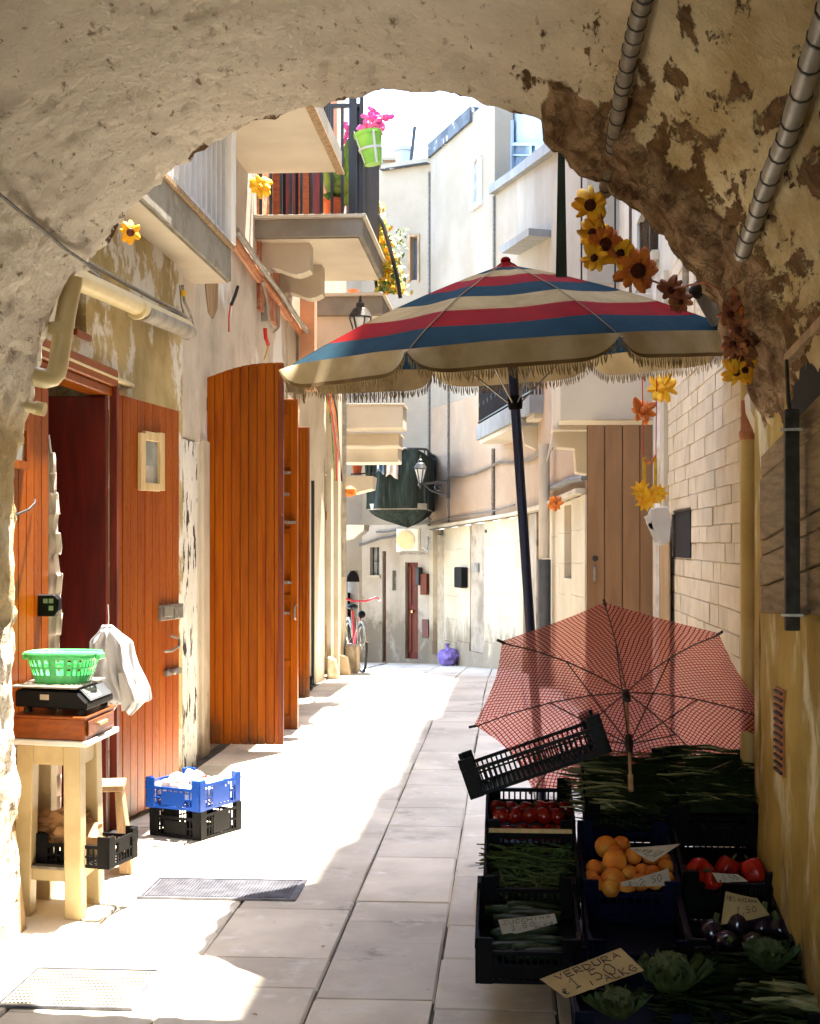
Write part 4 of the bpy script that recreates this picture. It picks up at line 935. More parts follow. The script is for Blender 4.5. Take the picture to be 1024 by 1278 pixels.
# AC unit
t = thing('air_conditioner', 'weathered cream air conditioner unit under the netted balcony', 'air conditioner', PY(515,690,23.6))
a, b = PY(499,689,23.9), PY(524,659,23.9)
m = MB(); m.box((a.x, 23.9, a.z), (b.x, 24.3, b.z)); m.box((a.x-.06, 24.0, a.z), (a.x-.001, 24.3, b.z)); m.build('casing', 'acwhite', t, bevel=.012)
c_ = (a+b)/2; c_.x -= .07; m = MB(); m.lathe([(.155,0),(.155,.012),(.12,.014)], (c_.x, 23.9, c_.z), 20, (0,-1,0)); m.build('fan_grille', 'pipecream', t)
m = MB(); m.box((c_.x+.2, 23.885, a.z+.04), (b.x-.03, 23.899, b.z-.04)); m.build('louvre', 'acwhite', t)
m = MB(); m.box((a.x, 23.86, a.z-.04), (b.x+.1, 23.9, a.z-.005)); m.box((a.x, 23.9, a.z-.045), (a.x+.03, 25, a.z-.005)); m.box((b.x-.03, 23.9, a.z-.045), (b.x, 25, a.z-.005)); m.build('bracket', 'steel', t)
m = MB(); m.tube([(b.x+.0,23.95,a.z+.1),(b.x+.12,23.95,a.z+.02),(b.x+.16,24.1,a.z+.2),(b.x+.1,24.6,a.z+.25)], .022, 8); m.build('hose', 'clothwhite', t, smooth=True)

# house with marble cladding running back towards us on the right
hm = thing('marble_clad_house', 'house with pale marble clad ground floor and stained pinkish stucco above', 'house', (B2.x, B2.y, G(B2)))
# ledge height along the facade
ledge = [(537.5,661),(608,650),(645,644),(680,636),(731,616)]
def seg(px): return (C2, B2) if px <= 645 else (B2, A2)
LP = [PL(px, py, *seg(px)) for px, py in ledge]
def strip(mb, lo, hi, off=0., th=.0, mi=0):          # wall pieces between two height rows over the ledge columns
    pass
def facade(name, mat, pxs, lof, hif, off=0., th=.3, holes=()):
    m = MB()
    for i in range(len(pxs)-1):
        A, B = seg((pxs[i]+pxs[i+1])/2); d = (B-A).normalized(); n_ = Vector((d.y,-d.x,0)); n_ = -n_ if n_.x > 0 else n_
        p = [PL(pxs[i], 677, A, B), PL(pxs[i+1], 677, A, B)]
        z = [lof(pxs[i]), lof(pxs[i+1]), hif(pxs[i+1]), hif(pxs[i])]
        q = [Vector((p[0].x,p[0].y,z[0])), Vector((p[1].x,p[1].y,z[1])), Vector((p[1].x,p[1].y,z[2])), Vector((p[0].x,p[0].y,z[3]))]
        m.prism([v+n_*off for v in q], -n_*th)
    return m.build(name, mat, hm)
def lz(px):
    for i in range(len(ledge)-1):
        if px <= ledge[i+1][0]: u = (px-ledge[i][0])/(ledge[i+1][0]-ledge[i][0]); return LP[i].z+(LP[i+1].z-LP[i].z)*u
    return LP[-1].z
zroof = zr+.1
facade('stucco_wall', 'stucco', [537,560,590,618,645,665,690,712,733], lambda p: lz(p)+.03, lambda p: 3.9)
def topz(px):
    pts_ = [(537,zroof),(617.9,zroof)]
    if px < 618: return zroof
    c0, c1 = PL(618,243,C2,B2).z, PL(700,188,B2,A2).z
    return PL(px, 243-(px-618)*.683, *seg(px)).z
facade('upper_wall', 'upper', [537,560,590,617.8], lambda p: 3.902, topz)
facade('upper_wall', 'upper', [618,631,645,658,672,686,700,716,733], lambda p: 3.902, topz)
m = MB()
cop = [(618,243),(631,234),(645,225),(658,216),(672,207),(686,198),(700,188),(716,177),(733,166)]
for (x0,y0),(x1,y1) in zip(cop, cop[1:]):
    A, B = seg((x0+x1)/2); a, b = PL(x0,677,A,B), PL(x1,677,A,B); a.z = topz(x0)+.001; b.z = topz(x1)+.001; d = (b-a).normalized(); n_ = Vector((d.y,-d.x,0)); n_ = -n_ if n_.x>0 else n_
    m.prism([a+n_*.10, b+n_*.10, b+n_*.10+Vector((0,0,.13)), a+n_*.10+Vector((0,0,.13))], -n_*.45)
m.build('coping', 'skirt', hm)
# set back blue-white storey
q0, q1 = V2(612, 23.6), V2(760, 17.5); q0g = q0
m = MB(); wall(m, q0, q1, 4, 11, th=.3, side=-1 if False else 1); m.build('setback_wall', 'bluewhite', hm)
wn = flat(hm, 'window', q0, q1, 645, 693, 182, 228, .002, .04, 'glass')
for r_ in ((636,645,150,232),(645,695,178,182),(644,647,182,228),(668,669.5,182,228),(645,693,193,194.5)): flat(wn, 'frame', q0, q1, *r_, .043, .03, 'bluewhite' if r_[1]-r_[0] > 3 else 'glass')
flat(hm, 'meter_box', q0, q1, 622, 635, 176, 194, .002, .2, 'bluewhite', bevel=.01)
# parapet with dark flashing, recess line, windows
m = MB()
for (x0,x1) in ((537,560),(560,590)):
    A, B = C2, B2; a, b = PL(x0,677,A,B), PL(x1,677,A,B); d = (b-a).normalized(); n_ = Vector((d.y,-d.x,0)); n_ = -n_ if n_.x>0 else n_
    a.z = b.z = zroof-.12; m.prism([a+n_*.05, b+n_*.05, b+n_*.05+Vector((0,0,.24)), a+n_*.05+Vector((0,0,.24))], -n_*.3)
m.build('roof_edge', 'slate', hm)
wn = flat(hm, 'window', C2, B2, 592.5, 601, 199, 254, -.06, .07, 'glassgrey')
for r_ in ((591,593,196,256),(600.5,602,196,256),(593,600.5,196,199),(590.5,602.5,255,258)): flat(wn, 'frame', C2, B2, *r_, .002, .06, 'clothwhite')
m = MB(); nB = Vector((-.9,-.43,0)); m.prism([PL(x,y,B2,A2)+nB*.002 for x, y in ((645,310),(688,287),(688,296),(648,318))], nB*.28); m.build('canopy', 'skirt', hm)
for px, y0, y1 in ((537,215,660),(618,245,350)): 
    A, B = seg(px); m = MB(); n_ = Vector((-.6,-.8,0)); m.tube([PL(px,y0,A,B)+n_*.03, PL(px,y1,A,B)+n_*.03], .02, 6); m.build('drain_line', 'cable', hm)
for px, y0, y1, r_ in ((561,478,660,.018),(617,560,646,.028),(651,590,632,.01)):
    A, B = seg(px); m = MB(); n_ = Vector((-.6,-.8,0)); m.tube([PL(px,y0,A,B)+n_*.03, PL(px,y1,A,B)+n_*.03], r_, 6); m.build('drain_line', 'cable', hm)
# cables slung over the stucco
def slung(pts, r, mat='cable', off=.05):
    q = []
    for px, py in pts: A, B = seg(px); q.append(PL(px,py,A,B)+Vector((-.6,-.8,0))*off)
    m = MB(); m.tube(q, r, 6); m.build('cable', mat, hm, smooth=True)
slung([(563,595),(580,595),(597,591),(612,584),(626,577),(645,578),(665,574),(685,562)], .022, 'conduit')
slung([(530,655),(560,648),(590,642),(617,638),(645,630)], .012)
slung([(680,611),(700,607),(716,600),(733,597)], .03, 'cable')
slung([(540,660),(575,655),(609,648)], .03)
# ledge moulding
m = MB()
for i in range(len(LP)-1):
    a, b = LP[i].copy(), LP[i+1].copy(); d = (b-a).normalized(); n_ = Vector((d.y,-d.x,0)).normalized(); n_ = -n_ if n_.x>0 else n_
    m.prism([a+n_*.09, b+n_*.09, b+n_*.09+Vector((0,0,.05)), a+n_*.09+Vector((0,0,.05))], -n_*.12)
m.build('ledge', 'cream', hm)
# marble cladding: each panel a piece, strips of darker marble and doors between
cols = [(537,542,'marble'),(542,556,'DT'),(556,573,'marble'),(573,588,'marble'),(588,606,'DM'),(606,626,'marble'),(626,645,'marble'),(645,655,'marble'),(656,665,'DM2'),(665,679,'DR'),(679,699,'marble'),(699,707,'marble'),(707,716,'W'),(716,727,'marble'),(727,733,'marble')]
facade('backing_wall', 'marble', [537,590,645,690,733], lambda p: gz(24)-.4, lambda p: lz(p)-.001, off=-.16, th=.3)
for x0, x1, kd in cols:
    A, B = seg((x0+x1)/2); d = (B-A).normalized(); n_ = Vector((d.y,-d.x,0)); n_ = -n_ if n_.x > 0 else n_
    a, b = PL(x0,677,A,B), PL(x1,677,A,B); zb_, ztp = min(gz(a.y), gz(b.y))-.1, min(lz(x0), lz(x1))-.004
    def piece(nm, z0, z1, off, th, mat, g_=.0016):
        e = (b-a).normalized()*g_; p0, p1 = Vector((a.x,a.y,z0+g_)), Vector((b.x,b.y,z0+g_)); p0 += e; p1 -= e
        return MB().prism([p0+n_*off, p1+n_*off, p1+n_*off+Vector((0,0,z1-z0-2*g_)), p0+n_*off+Vector((0,0,z1-z0-2*g_))], -n_*th).build(nm, mat, hm)
    zp = zb_+.1+.42
    if kd == 'marble':
        piece('plinth_panel', zb_, zp, .03, .16, 'marble')
        K = 5
        for k in range(K): piece('marble_panel', zp+(ztp-zp)*k/K, zp+(ztp-zp)*(k+1)/K, .02, .16, 'marble')
    elif kd == 'DT': piece('plinth_panel', zb_, zb_+.28, .05, .2, 'brownmarble'); piece('tan_door_surround', zb_+.28, ztp-.1, -.06, .08, 'mortar')
    elif kd == 'DM': piece('plinth_panel', zb_, zb_+.36, .03, .2, 'marble'); piece('dark_marble_panel', zb_+.36, ztp, .002, .15, 'brownmarble', .002)
    elif kd == 'DM2': piece('dark_marble_panel', zb_+.2, ztp, -.05, .1, 'brownmarble', .002)
    elif kd == 'DR': dd_ = piece('door', zb_+.1, ztp, -.08, .04, 'redwood', .002); dd_['label'] = 'plain dark red door behind the blue parasol pole'
    elif kd == 'W':
        z0_, z1_ = PL(712,722,A,B).z, PL(712,630,A,B).z
        for (c0,c1) in ((zb_,z0_),(z1_,ztp)): piece('marble_panel', c0, c1, .02, .16, 'marble')
        piece('window', z0_, z1_, -.05, .08, 'brownmarble', 0)
t = flat(hm, 'letter_box', C2, B2, 577, 586, 708, 733, .022, .12, 'plasticblack', bevel=.015)
flat(hm, 'intercom', C2, B2, 594, 599, 703, 714, .004, .03, 'glassgrey')
flat(hm, 'house_number', C2, B2, 607.5, 609.5, 661, 665, .021, .01, 'blackmetal'); flat(hm, 'house_number', B2, A2, 681, 683, 646, 650, .021, .01, 'blackmetal')
m = MB(); A, B = seg(691); q = PL(690,640,A,B); n_ = Vector((-.75,-.65,0))
m.tube([PL(691,555,A,B)+n_*.14, PL(691,697,A,B)+n_*.14], .062, 10); m.build('downpipe', 'cream', hm, smooth=True)
m = MB(); m.tube([PL(691,698,A,B)+n_*.14, PL(691,860,A,B)+n_*.14], .075, 10); m.build('downpipe_sleeve', 'panelgrey', hm, smooth=True)
# purple bag
t = MB(); q = PL(565,827,C2,B2); q += Vector((-.05,-.35,0)); q.z = gz(q.y)
t.ball(q+Vector((0,0,.15)), .17, 24, 16, (1,.85,.85), wob=.35, seed=3); t.lathe([(.03,0),(.018,.05),(.05,.10)], q+Vector((-.02,0,.27)), 10)
tag(t.build('rubbish_bag', 'bagpurple', smooth=True), 'knotted purple rubbish bag at the foot of the marble wall', 'bag')
# black railed balcony on this house
Yc0, Yc1 = 17.0, 21.5
bb = thing('balcony', 'grey edged balcony with ornate black railing high on the stucco house', 'balcony', PY(640,510,19))
a0_, a1_ = PY(661,503,Yc0), PY(594,543,Yc1); zs_ = a0_.z-.12; w0, w1 = V2(688,Yc0), V2(611,Yc1); 
P0, P1 = Vector((a0_.x,Yc0,0)), Vector((a1_.x,Yc1,0))
m = MB(); m.prism([P0+Vector((0,0,zs_)), w0+Vector((.3,0,zs_)), w1+Vector((.3,0,zs_)), P1+Vector((0,0,zs_))], (0,0,.22)); m.build('slab', 'skirt', bb)
m = MB(); m.prism([P0+Vector((.06,.06,zs_-.06)), w0+Vector((.3,.06,zs_-.06)), w1+Vector((.3,-.06,zs_-.06)), P1+Vector((.06,-.06,zs_-.06))], (0,0,.059)); m.build('soffit', 'balcwhite', bb)
zr0 = zs_+.22
me3 = MB().box((-.012,-.012,0),(.012,.012,.95)).mesh('baluster', 'blackmetal')
for k in range(30):
    p = P0.lerp(P1, (k+.3)/30); shared('baluster', me3, bb, Vector((p.x+.04,p.y,zr0))-WL[bb.name])
for k in range(6):
    p = P0.lerp(w0, (k+.5)/6); shared('baluster', me3, bb, Vector((p.x+.02,p.y+.03,zr0))-WL[bb.name])
m = MB()
for k in range(12):
    p = P0.lerp(P1, (k+.5)/12); 
    for zz in (.3,.5,.7): m.ball((p.x+.04,p.y,zr0+zz), .045, 6, 4, (.3,1,1))
o = m.build('scroll_ornament', 'blackmetal', bb); o['kind'] = 'stuff'
m = MB(); m.bar(P0+Vector((.04,.02,zr0+.95)), P1+Vector((.04,0,zr0+.95)), .04, .03); m.bar(P0+Vector((.04,.02,zr0+.05)), P1+Vector((.04,0,zr0+.05)), .03, .02); m.bar(P0+Vector((.04,.02,zr0+.95)), w0+Vector((0,.02,zr0+.95)), .04, .03); m.build('rail', 'blackmetal', bb)
m = MB()
for x0,x1,y0,y1 in ((622,640,556,566),(648,676,520,532)): 
    pass
a, b = PY(648,531,17.6), PY(676,524,17.6); m.box((a.x,17.6,a.z),(b.x,17.8,b.z)); m.build('bracket', 'skirt', bb)
a, b = PY(651,566,17.8), PY(686,531,17.8); corb = MB(); corb.prism([PY(651,531,17.8),PY(686,531,17.8),PY(686,563,17.8),PY(672,562,17.8),PY(655,554,17.8)],(0,.3,0)); corb.build('corbel','balcwhite',bb)

# street lamp on scrolled bracket
Yl = 21.0
t = thing('wall_lamp', 'old street lantern on a scrolled iron wall bracket beside the netted balcony', 'lantern', PY(560,612,Yl))
def lantern(parent, cx, cy, zt, zb, wd, mat='blackmetal'):
    H = zt-zb
    m = MB(); m.lathe([(wd*.16,0),(wd*.5,H*.46),(wd*.46,H*.48)], (cx,cy,zb), 6); m.build('glass_body', 'glassclear', parent)
    m = MB(); m.lathe([(wd*.58,0),(wd*.36,H*.16),(wd*.20,H*.20),(wd*.20,H*.28),(wd*.08,H*.32),(wd*.05,H*.42),(0.001,H*.46)], (cx,cy,zb+H*.5), 12); m.build('cap', mat, parent)
    m = MB()
    for k in range(6):
        a = 2*math.pi*k/6; m.bar((cx+wd*.17*math.cos(a),cy+wd*.17*math.sin(a),zb), (cx+wd*.52*math.cos(a),cy+wd*.52*math.sin(a),zb+H*.48), .012, .012)
    m.lathe([(wd*.22,-.04),(wd*.22,.0),(wd*.05,-.08)][::-1], (cx,cy,zb), 8); m.build('frame', mat, parent)
c = PY(525,590,Yl); zt_, zb_ = PY(525,566,Yl).z, PY(525,603,Yl).z; lantern(t, c.x, Yl, zt_, zb_, PY(532,590,Yl).x-PY(518,590,Yl).x)
p1_, p2_ = PY(528,604,Yl), PY(560,600,Yl)
m = MB(); m.bar(p1_, p2_, .035, .035); m.bar(PY(560,598,Yl), PY(560,622,Yl), .05, .03); m.build('arm', 'blackmetal', t)
m = MB(); cc = PY(548,609,Yl)
m.tube([cc+Vector((.085*math.cos(a*.5)*(1-a*.055), 0, .085*math.sin(a*.5)*(1-a*.055))) for a in range(0, 17)], .011, 6)
m.tube([PY(530,605,Yl), PY(538,612,Yl), PY(550,617,Yl), PY(560,618,Yl)], .012, 6); m.build('scroll', 'blackmetal', t, smooth=True)
t = thing('wall_lamp', 'dark metal lantern half hidden behind the left edge of the striped parasol', 'lantern', PY(450,400,12.9))
c = PY(450,390,12.9); lantern(t, c.x, 12.9, PY(450,366,12.9).z, PY(450,425,12.9).z, PY(463,390,12.9).x-PY(437,390,12.9).x, 'darkmetal')
m = MB(); m.bar((c.x,12.9,PY(450,428,12.9).z), (c.x-.25,15.34,PY(450,428,12.9).z), .03, .03); m.build('arm', 'darkmetal', t)

# ------------------------------------------------------------------ right side of the lane
XW = 1.0
hr = thing('stone_house', 'tall house with a pale coursed stone wall rising on the right', 'house', (XW, 7.5, 0))
HR = 10.2
zfl = 3.25
m = MB(); m.box((XW-.001, 5.43, -.1), (XW+.5, 9.6, zfl)); m.build('wall_core', 'mortar', hr)
wya, wyb = PX(822,300,XW).y, PX(789,300,XW).y; z0w, z1w = PX(805,345,XW).z, PX(805,255,XW).z
m = MB(); wall(m, (XW, 5.43), (XW, 13.6), zfl+.002, HR, holes=[(wya-5.43, min(wyb,11.2)-5.43, z0w, z1w)], th=.5, side=-1); m.build('upper_wall', 'cream', hr)
m = MB(); m.box((XW+.5, 5.32, -.1), (6, 13.6, HR)); m.box((XW+.06, 14.02, -.5), (6, 23, HR)); m.build('body', 'interior', hr)  # farther block is unseen, added to carry the shadow down the lane
for y0_, y1_, zz in ((5.32,11.4,17.6),(11.402,12.9,16.8),(12.902,16.2,16.1),(16.202,23,15.0)):  # unseen stepped blocks, heights set to shape the lane's shadow edge
    m = MB(); m.box((XW, y0_, HR+.003), (6, y1_, zz)); m.build('shadow_block', 'cream', hr)
m = MB(); m.box((XW-.02, 13.62, -.5), (6, 14.0, 5)); m.build('end_wall', 'cream', hr)
m = MB(); m.box((XW-.0, 9.62, -.1), (XW+.5, 13.61, zfl)); m.build('wall', 'cream', hr)
wn = thing('window', None, None, (XW+.06, wya, z0w)); wn.parent = hr; wn.location = Vector((XW+.06, wya, z0w))-WL[hr.name]
wyb = min(wyb, 11.2)
for (a, b) in ((wya, wya+.05), (wyb-.05, wyb), ((wya+wyb)/2-.02, (wya+wyb)/2+.02)): m = MB(); m.box((XW+.02, a, z0w), (XW+.07, b, z1w)); m.build('frame', 'shutter', wn)
K = 16
for k in range(K):
    z = z0w+(z1w-z0w)*(k+.5)/K; m = MB(); m.prism([(XW+.03, wya+.052, z-.02), (XW+.06, wya+.052, z+.028), (XW+.068, wya+.052, z+.024), (XW+.038, wya+.052, z-.024)], (0, wyb-wya-.104, 0)); m.build('slat', 'shutter', wn)
m = MB(); m.box((XW+.08, wya, z0w), (XW+.1, wyb, z1w)); m.build('pane', 'void', wn)
m = MB(); m.box((XW-.05, wya-.06, z0w-.07), (XW-.002, wyb+.06, z0w-.01)); m.build('window_sill', 'stone', hr)
# stone courses
zc = -.02; ci = 0; sfar = MB()
random.seed(21)
while zc < zfl-.02:
    hh = random.choice([.085,.092,.10,.105]); hh = min(hh, zfl-zc)
    y = 5.44-random.random()*.3
    while y < 8.95:
        ln = random.uniform(.22,.46); y1 = min(y+ln, 8.95); y0 = max(y, 5.44)
        if y1-y0 > .03:
            j = .0011; d = random.uniform(.0,.008)
            m = MB() if (zc > .85 and y1 > 5.6) else sfar
            jt = lambda: random.uniform(-.003,.003)
            q = [(y0+j, zc+j), (y1-j, zc+j), (y1-j, zc+hh-j), (y0+j, zc+hh-j)]
            inn = [(a+(.003 if i in (0,3) else -.003)+jt(), b+(.003 if i < 2 else -.003)+jt()) for i, (a, b) in enumerate(q)]
            m.add([(XW+.013,a,b) for a,b in q]+[(XW+.002-d,a,b) for a,b in q]+[(XW-.004-d,a,b) for a,b in inn],
                  [(0,1,5,4),(1,2,6,5),(2,3,7,6),(3,0,4,7),(4,5,9,8),(5,6,10,9),(6,7,11,10),(7,4,8,11),(8,9,10,11)])
            if m is not sfar: m.build('stone_block', 'stone', hr)
        y += ln
    zc += hh; ci += 1
o = sfar.build('stone_block', 'stone', hr); o['kind'] = 'stuff'
# white plaster pier and the door opening
m = MB(); m.box((XW-.035, 8.955, -.05), (XW+.012, 9.16, zfl-.002)); m.build('white_pilaster', 'cream', hr)
m = MB(); m.box((XW-.06, 9.162, -.05), (XW+.0, 9.38, zfl-.002)); m.build('white_pilaster', 'white', hr)
# brown plank door standing open across
Yd = 9.42; a, b = PY(733, 800, Yd), PY(821, 530, Yd)
A_, B_ = Vector((a.x, Yd, 0)), Vector((b.x+.0, Yd, 0))
lf, P = plank_leaf(hr, A_, B_, .04, b.z, b.z, 4, 'brownpaint', nrm=(0,-1,0), th=.05, gap=.005, label='flat brown plank door standing open across the wall')
q = PY(742,716,Yd); m = MB(); m.tube([q+Vector((0,-.01,.05)), q+Vector((0,-.055,.04)), q+Vector((0,-.055,-.04)), q+Vector((0,-.01,-.05))], .009, 8); m.build('handle', 'steel', lf, smooth=True)
q = PY(743,697,Yd); m = MB(); m.lathe([(.02,0),(.02,.02)], q, 12, (0,-1,0)); m.build('lock', 'darkmetal', lf)
# narrow brown strip and electric box on the wall
a, b = PX(838,775,XW-.03), PX(826,655,XW-.03)
m = MB(); ya_, yb_ = sorted((a.y,b.y)); m.box((XW-.045, ya_, .02), (XW-.036, yb_, b.z)); m.build('brown_strip', 'roughwood', hr)
t = thing('meter_recess', 'flat black square standing for a meter recess in the pale stone wall', 'recess', PX(852,697,XW))
a, b = PX(862,697,XW-.012), PX(842,642,XW-.012); ya_, yb_ = sorted((a.y,b.y))
m = MB(); m.box((XW-.014, ya_, a.z), (XW-.011, yb_, b.z+.02)); m.build('recess', 'void', t)  # black sheet laid on the stone in place of recess shade
m = MB(); m.box((XW-.028, yb_-.06, a.z+.0), (XW-.015, yb_, b.z)); m.box((XW-.02, ya_, b.z+.01), (XW-.015, yb_, b.z+.022)); m.build('frame', 'darkmetal', t)
# balcony box over the brown door
a, b = PY(698,528,9.7), PY(806,440,9.7)
bx = thing('balcony', 'white boxed balcony soffit above the brown plank door', 'balcony', (XW, 9.7, a.z))
m = MB(); m.box((a.x, 9.5, a.z), (XW-.005, 11.4, 3.2)); m.build('parapet', 'balcwhite', bx, bevel=.006)
m = MB(); m.box((PY(690,528,9.9).x, 9.9, a.z-.03), (XW-.01, 10.3, a.z-.002)); m.build('soffit_trim', 'balcwhite', bx)
q = [PY(px,py,10.1) for px,py in [(692,530),(734,530),(734,592),(719,590),(717,560),(691,558),(683,575)]]
m = MB(); m.prism(q, (0,.25,0)); m.build('corbel', 'balcwhite', bx, bevel=.006)
# big yellow downpipe at the mouth of the passage
xp = PY(937,700,5.62).x; rp = (PY(950,700,5.62).x-PY(924,700,5.62).x)/2
t = thing('drainpipe', 'big yellowed drainpipe with rusty upper joint beside the stone wall', 'drainpipe', (xp, 5.62, 0))
z1, z2 = PY(937,546,5.62).z, PY(937,500,5.62).z
MB().tube([(xp,5.62,-.02),(xp,5.62,1.0),(xp,5.62,z1)], rp, 18).build('lower_pipe', 'pipeyellow', t, smooth=True)
m = MB(); m.lathe([(rp*1.02,z1-.01),(rp*1.12,z1+.005),(rp*1.12,z1+.02),(rp*.95,z1+.03),(rp*.95,z2)], (xp,5.62,0), 18); m.build('joint', 'piperust', t)
MB().tube([(xp-.004,5.62,z2),(xp-.01,5.62,z2+.4),(xp-.03,5.64,z2+.8)], rp*.9, 18).build('upper_pipe', 'pipeyellow', t, smooth=True)
# clamped metal elbow near the garland
pipe('bent_pipe', 'bent dark metal pipe elbow between the garland and the right arch', [PY(867,366,5.75), PY(880,352,5.7), PY(905,352,5.65)], .030, 'darkmetal')
pipe('bent_pipe', 'grey diagonal pipe dropping behind the garland', [PY(872,360,5.78), PY(884,382,5.78), PY(897,404,5.78)], .030, 'pipegrey')
t = thing('antenna_bracket', 'small pale bracket with lamp fitting on the sunlit wall behind the garland', 'bracket', PX(854,340,XW-.05))
m = MB(); a = PX(856,350,XW-.06); m.tube([a+Vector((0,0,-.08)), a+Vector((0,0,.14))], .018, 8); m.tube([a+Vector((0,-.05,.0)), a+Vector((-.02,-.16,.02)), a+Vector((-.02,-.18,.06))], .010, 6); m.ball(a+Vector((0,0,.16)), .03, 8, 6, (1,1,.4)); m.build('arm', 'steel', t)
# slim rods that hang in front of the stucco house, under the arch
for px, y0, y1, r_, mt, lab in ((726,215,350,.006,'cableblack','left of two thin black rods beyond the sunflower garland'),(768,240,350,.006,'cableblack','right of two thin black rods beyond the sunflower garland'),(787,255,350,.010,'shutter','thin brown rod next to the louvred window')):
    tag(MB().tube([PY(px,y0-60,9.2), PY(px,y1+40,9.2)], r_, 6).build('rod', mt), lab, 'rod')
m = MB(); m.prism([PY(px,py,5.62) for px,py in [(698,120),(704,120),(708,345),(694,345)]], (0,.02,0)); tag(m.build('hanging_strap', 'greycloth'), 'long dark green cloth strap hanging down behind the parasol top', 'strap')
# ------------------------------------------------------------------ things in the lane
random.seed(5)
# manhole covers
def cover(label, corners, mat, frame, nx, ny, hgt=.004, mark=True):
    q = [PG(*c) for c in corners]; x0 = min(v.x for v in q); x1 = max(v.x for v in q); y0 = min(v.y for v in q); y1 = max(v.y for v in q)
    t = thing('manhole_cover', label, 'manhole cover', ((x0+x1)/2, (y0+y1)/2, 0))
    m = MB()
    for a, b in (((x0,y0),(x1,y0+.02)),((x0,y1-.02),(x1,y1)),((x0,y0+.0201),(x0+.02,y1-.0201)),((x1-.02,y0+.0201),(x1,y1-.0201))): m.box((a[0],a[1],.001),(b[0],b[1],.010))
    m.build('frame', frame, t)
    MB().box((x0+.022,y0+.022,.0),(x1-.022,y1-.022,.0065)).build('plate', mat, t)
    if nx:
        m = MB(); dx = (x1-x0-.06)/nx; dy = (y1-y0-.06)/ny
        for i in range(nx):
            for j in range(ny):
                cx, cy = x0+.03+dx*(i+.5), y0+.03+dy*(j+.5)
                m.box((cx-dx*.32, cy-dy*.32, .0066), (cx+dx*.32, cy+dy*.32, .010))
        o = m.build('studs', mat, t); o['kind'] = 'stuff'
    return t
cover('long studded metal cover in the sunny middle of the paving', [(170,1122),(372,1120),(360,1100),(200,1097)], 'grate', 'grate', 44, 14)
cover('paler cover set in the paving at the near left corner', [(-5,1258),(168,1258),(190,1212),(40,1212)], 'concrete', 'grate', 30, 12)

# stool with the scale
N0, L0, R0 = PZ(108,926,.735), PZ(14,922,.735), PZ(148,907,.735)
for v in (N0, L0, R0): v.z = 0
e1 = (L0-N0).normalized(); w1_ = (L0-N0).length; e2 = (R0-N0); w2_ = e2.length; e2.normalize()
def T(a, b, z=0.): return N0+e1*(w1_*a)+e2*(w2_*b)+Vector((0,0,z))
def tb(m, a0, a1, b0, b1, z0, z1, mi=0): return m.prism([T(a0,b0,z0), T(a1,b0,z0), T(a1,b1,z0), T(a0,b1,z0)], (0,0,z1-z0), mi)
st = thing('stool', 'tall cream painted wooden stool with flowered top holding the weighing scale', 'stool', T(.5,.5))
m = tb(MB(), -.01, 1.01, -.01, 1.01, .712, .735); m.build('seat', 'floral', st, bevel=.004)
AL, AR, BN, BF = .10, .72, .03, .52
for q_ in ((AL+.04,AR+.2,BN+.02,BN+.06),(AL+.04,AR+.2,BF+.10,BF+.14),(AL+.02,AL+.05,BN+.08,BF+.1),(AR+.16,AR+.19,BN+.08,BF+.1)):
    m = tb(MB(), *q_, .63, .711); m.build('apron', 'paintwood', st)
for (a, b) in ((AL,BN),(AR,BN),(AL,BF),(AR,BF)):
    m = MB(); sx = .22; sy = .17; oa = -.03 if a < .5 else .03; ob = -.03 if b < .3 else .03
    top = [T(a,b,.711), T(a+sx,b,.711), T(a+sx,b+sy,.711), T(a,b+sy,.711)]; bot = [T(a+oa,b+ob,0), T(a+sx+oa,b+ob,0), T(a+sx+oa,b+sy+ob,0), T(a+oa,b+sy+ob,0)]
    m.add(bot+top, [(0,3,2,1),(4,5,6,7),(0,1,5,4),(1,2,6,5),(2,3,7,6),(3,0,4,7)]); m.build('leg', 'paintwood', st, bevel=.004)
for q_ in ((AL+.19,AR+.02,BN+.02,BN+.08),(AL+.19,AR+.02,BF+.08,BF+.14),(AL+.03,AL+.08,BN+.13,BF+.02),(AR+.14,AR+.19,BN+.13,BF+.02)):
    m = tb(MB(), *q_, .15, .20); m.build('stretcher', 'paintwood', st)
m = tb(MB(), AL+.18, AR+.03, BN-.01, BN+.085, .2005, .212); m.build('metal_strip', 'steel', st)
m = tb(MB(), AL+.05, AR+.15, BN+.09, BF+.07, .178, .1995); m.build('shelf', 'paintwood', st)
# cash box
cb = thing('wooden_box', 'reddish wooden cash box with a small drawer under the weighing scale', 'box', T(.5,.5,.736))
z0, z1 = .737, .835
m = tb(MB(), .03, 1.0, .02, .93, z0, z1-.012); m.build('body', 'boxwood', cb, bevel=.003)
m = tb(MB(), .01, 1.02, .0, .96, z1-.0115, z1); m.build('lid', 'boxwood', cb, bevel=.003)
m = MB(); m.prism([T(.029,.08,z0+.015), T(.029,.87,z0+.015), T(.029,.87,z1-.02), T(.029,.08,z1-.02)], -e1*.008); m.build('drawer', 'boxwood', cb, bevel=.003)
m = MB(); m.bar(T(.0,.35,z0+.05), T(.0,.6,z0+.05), .018, .012); m.build('handle', 'pine', cb)
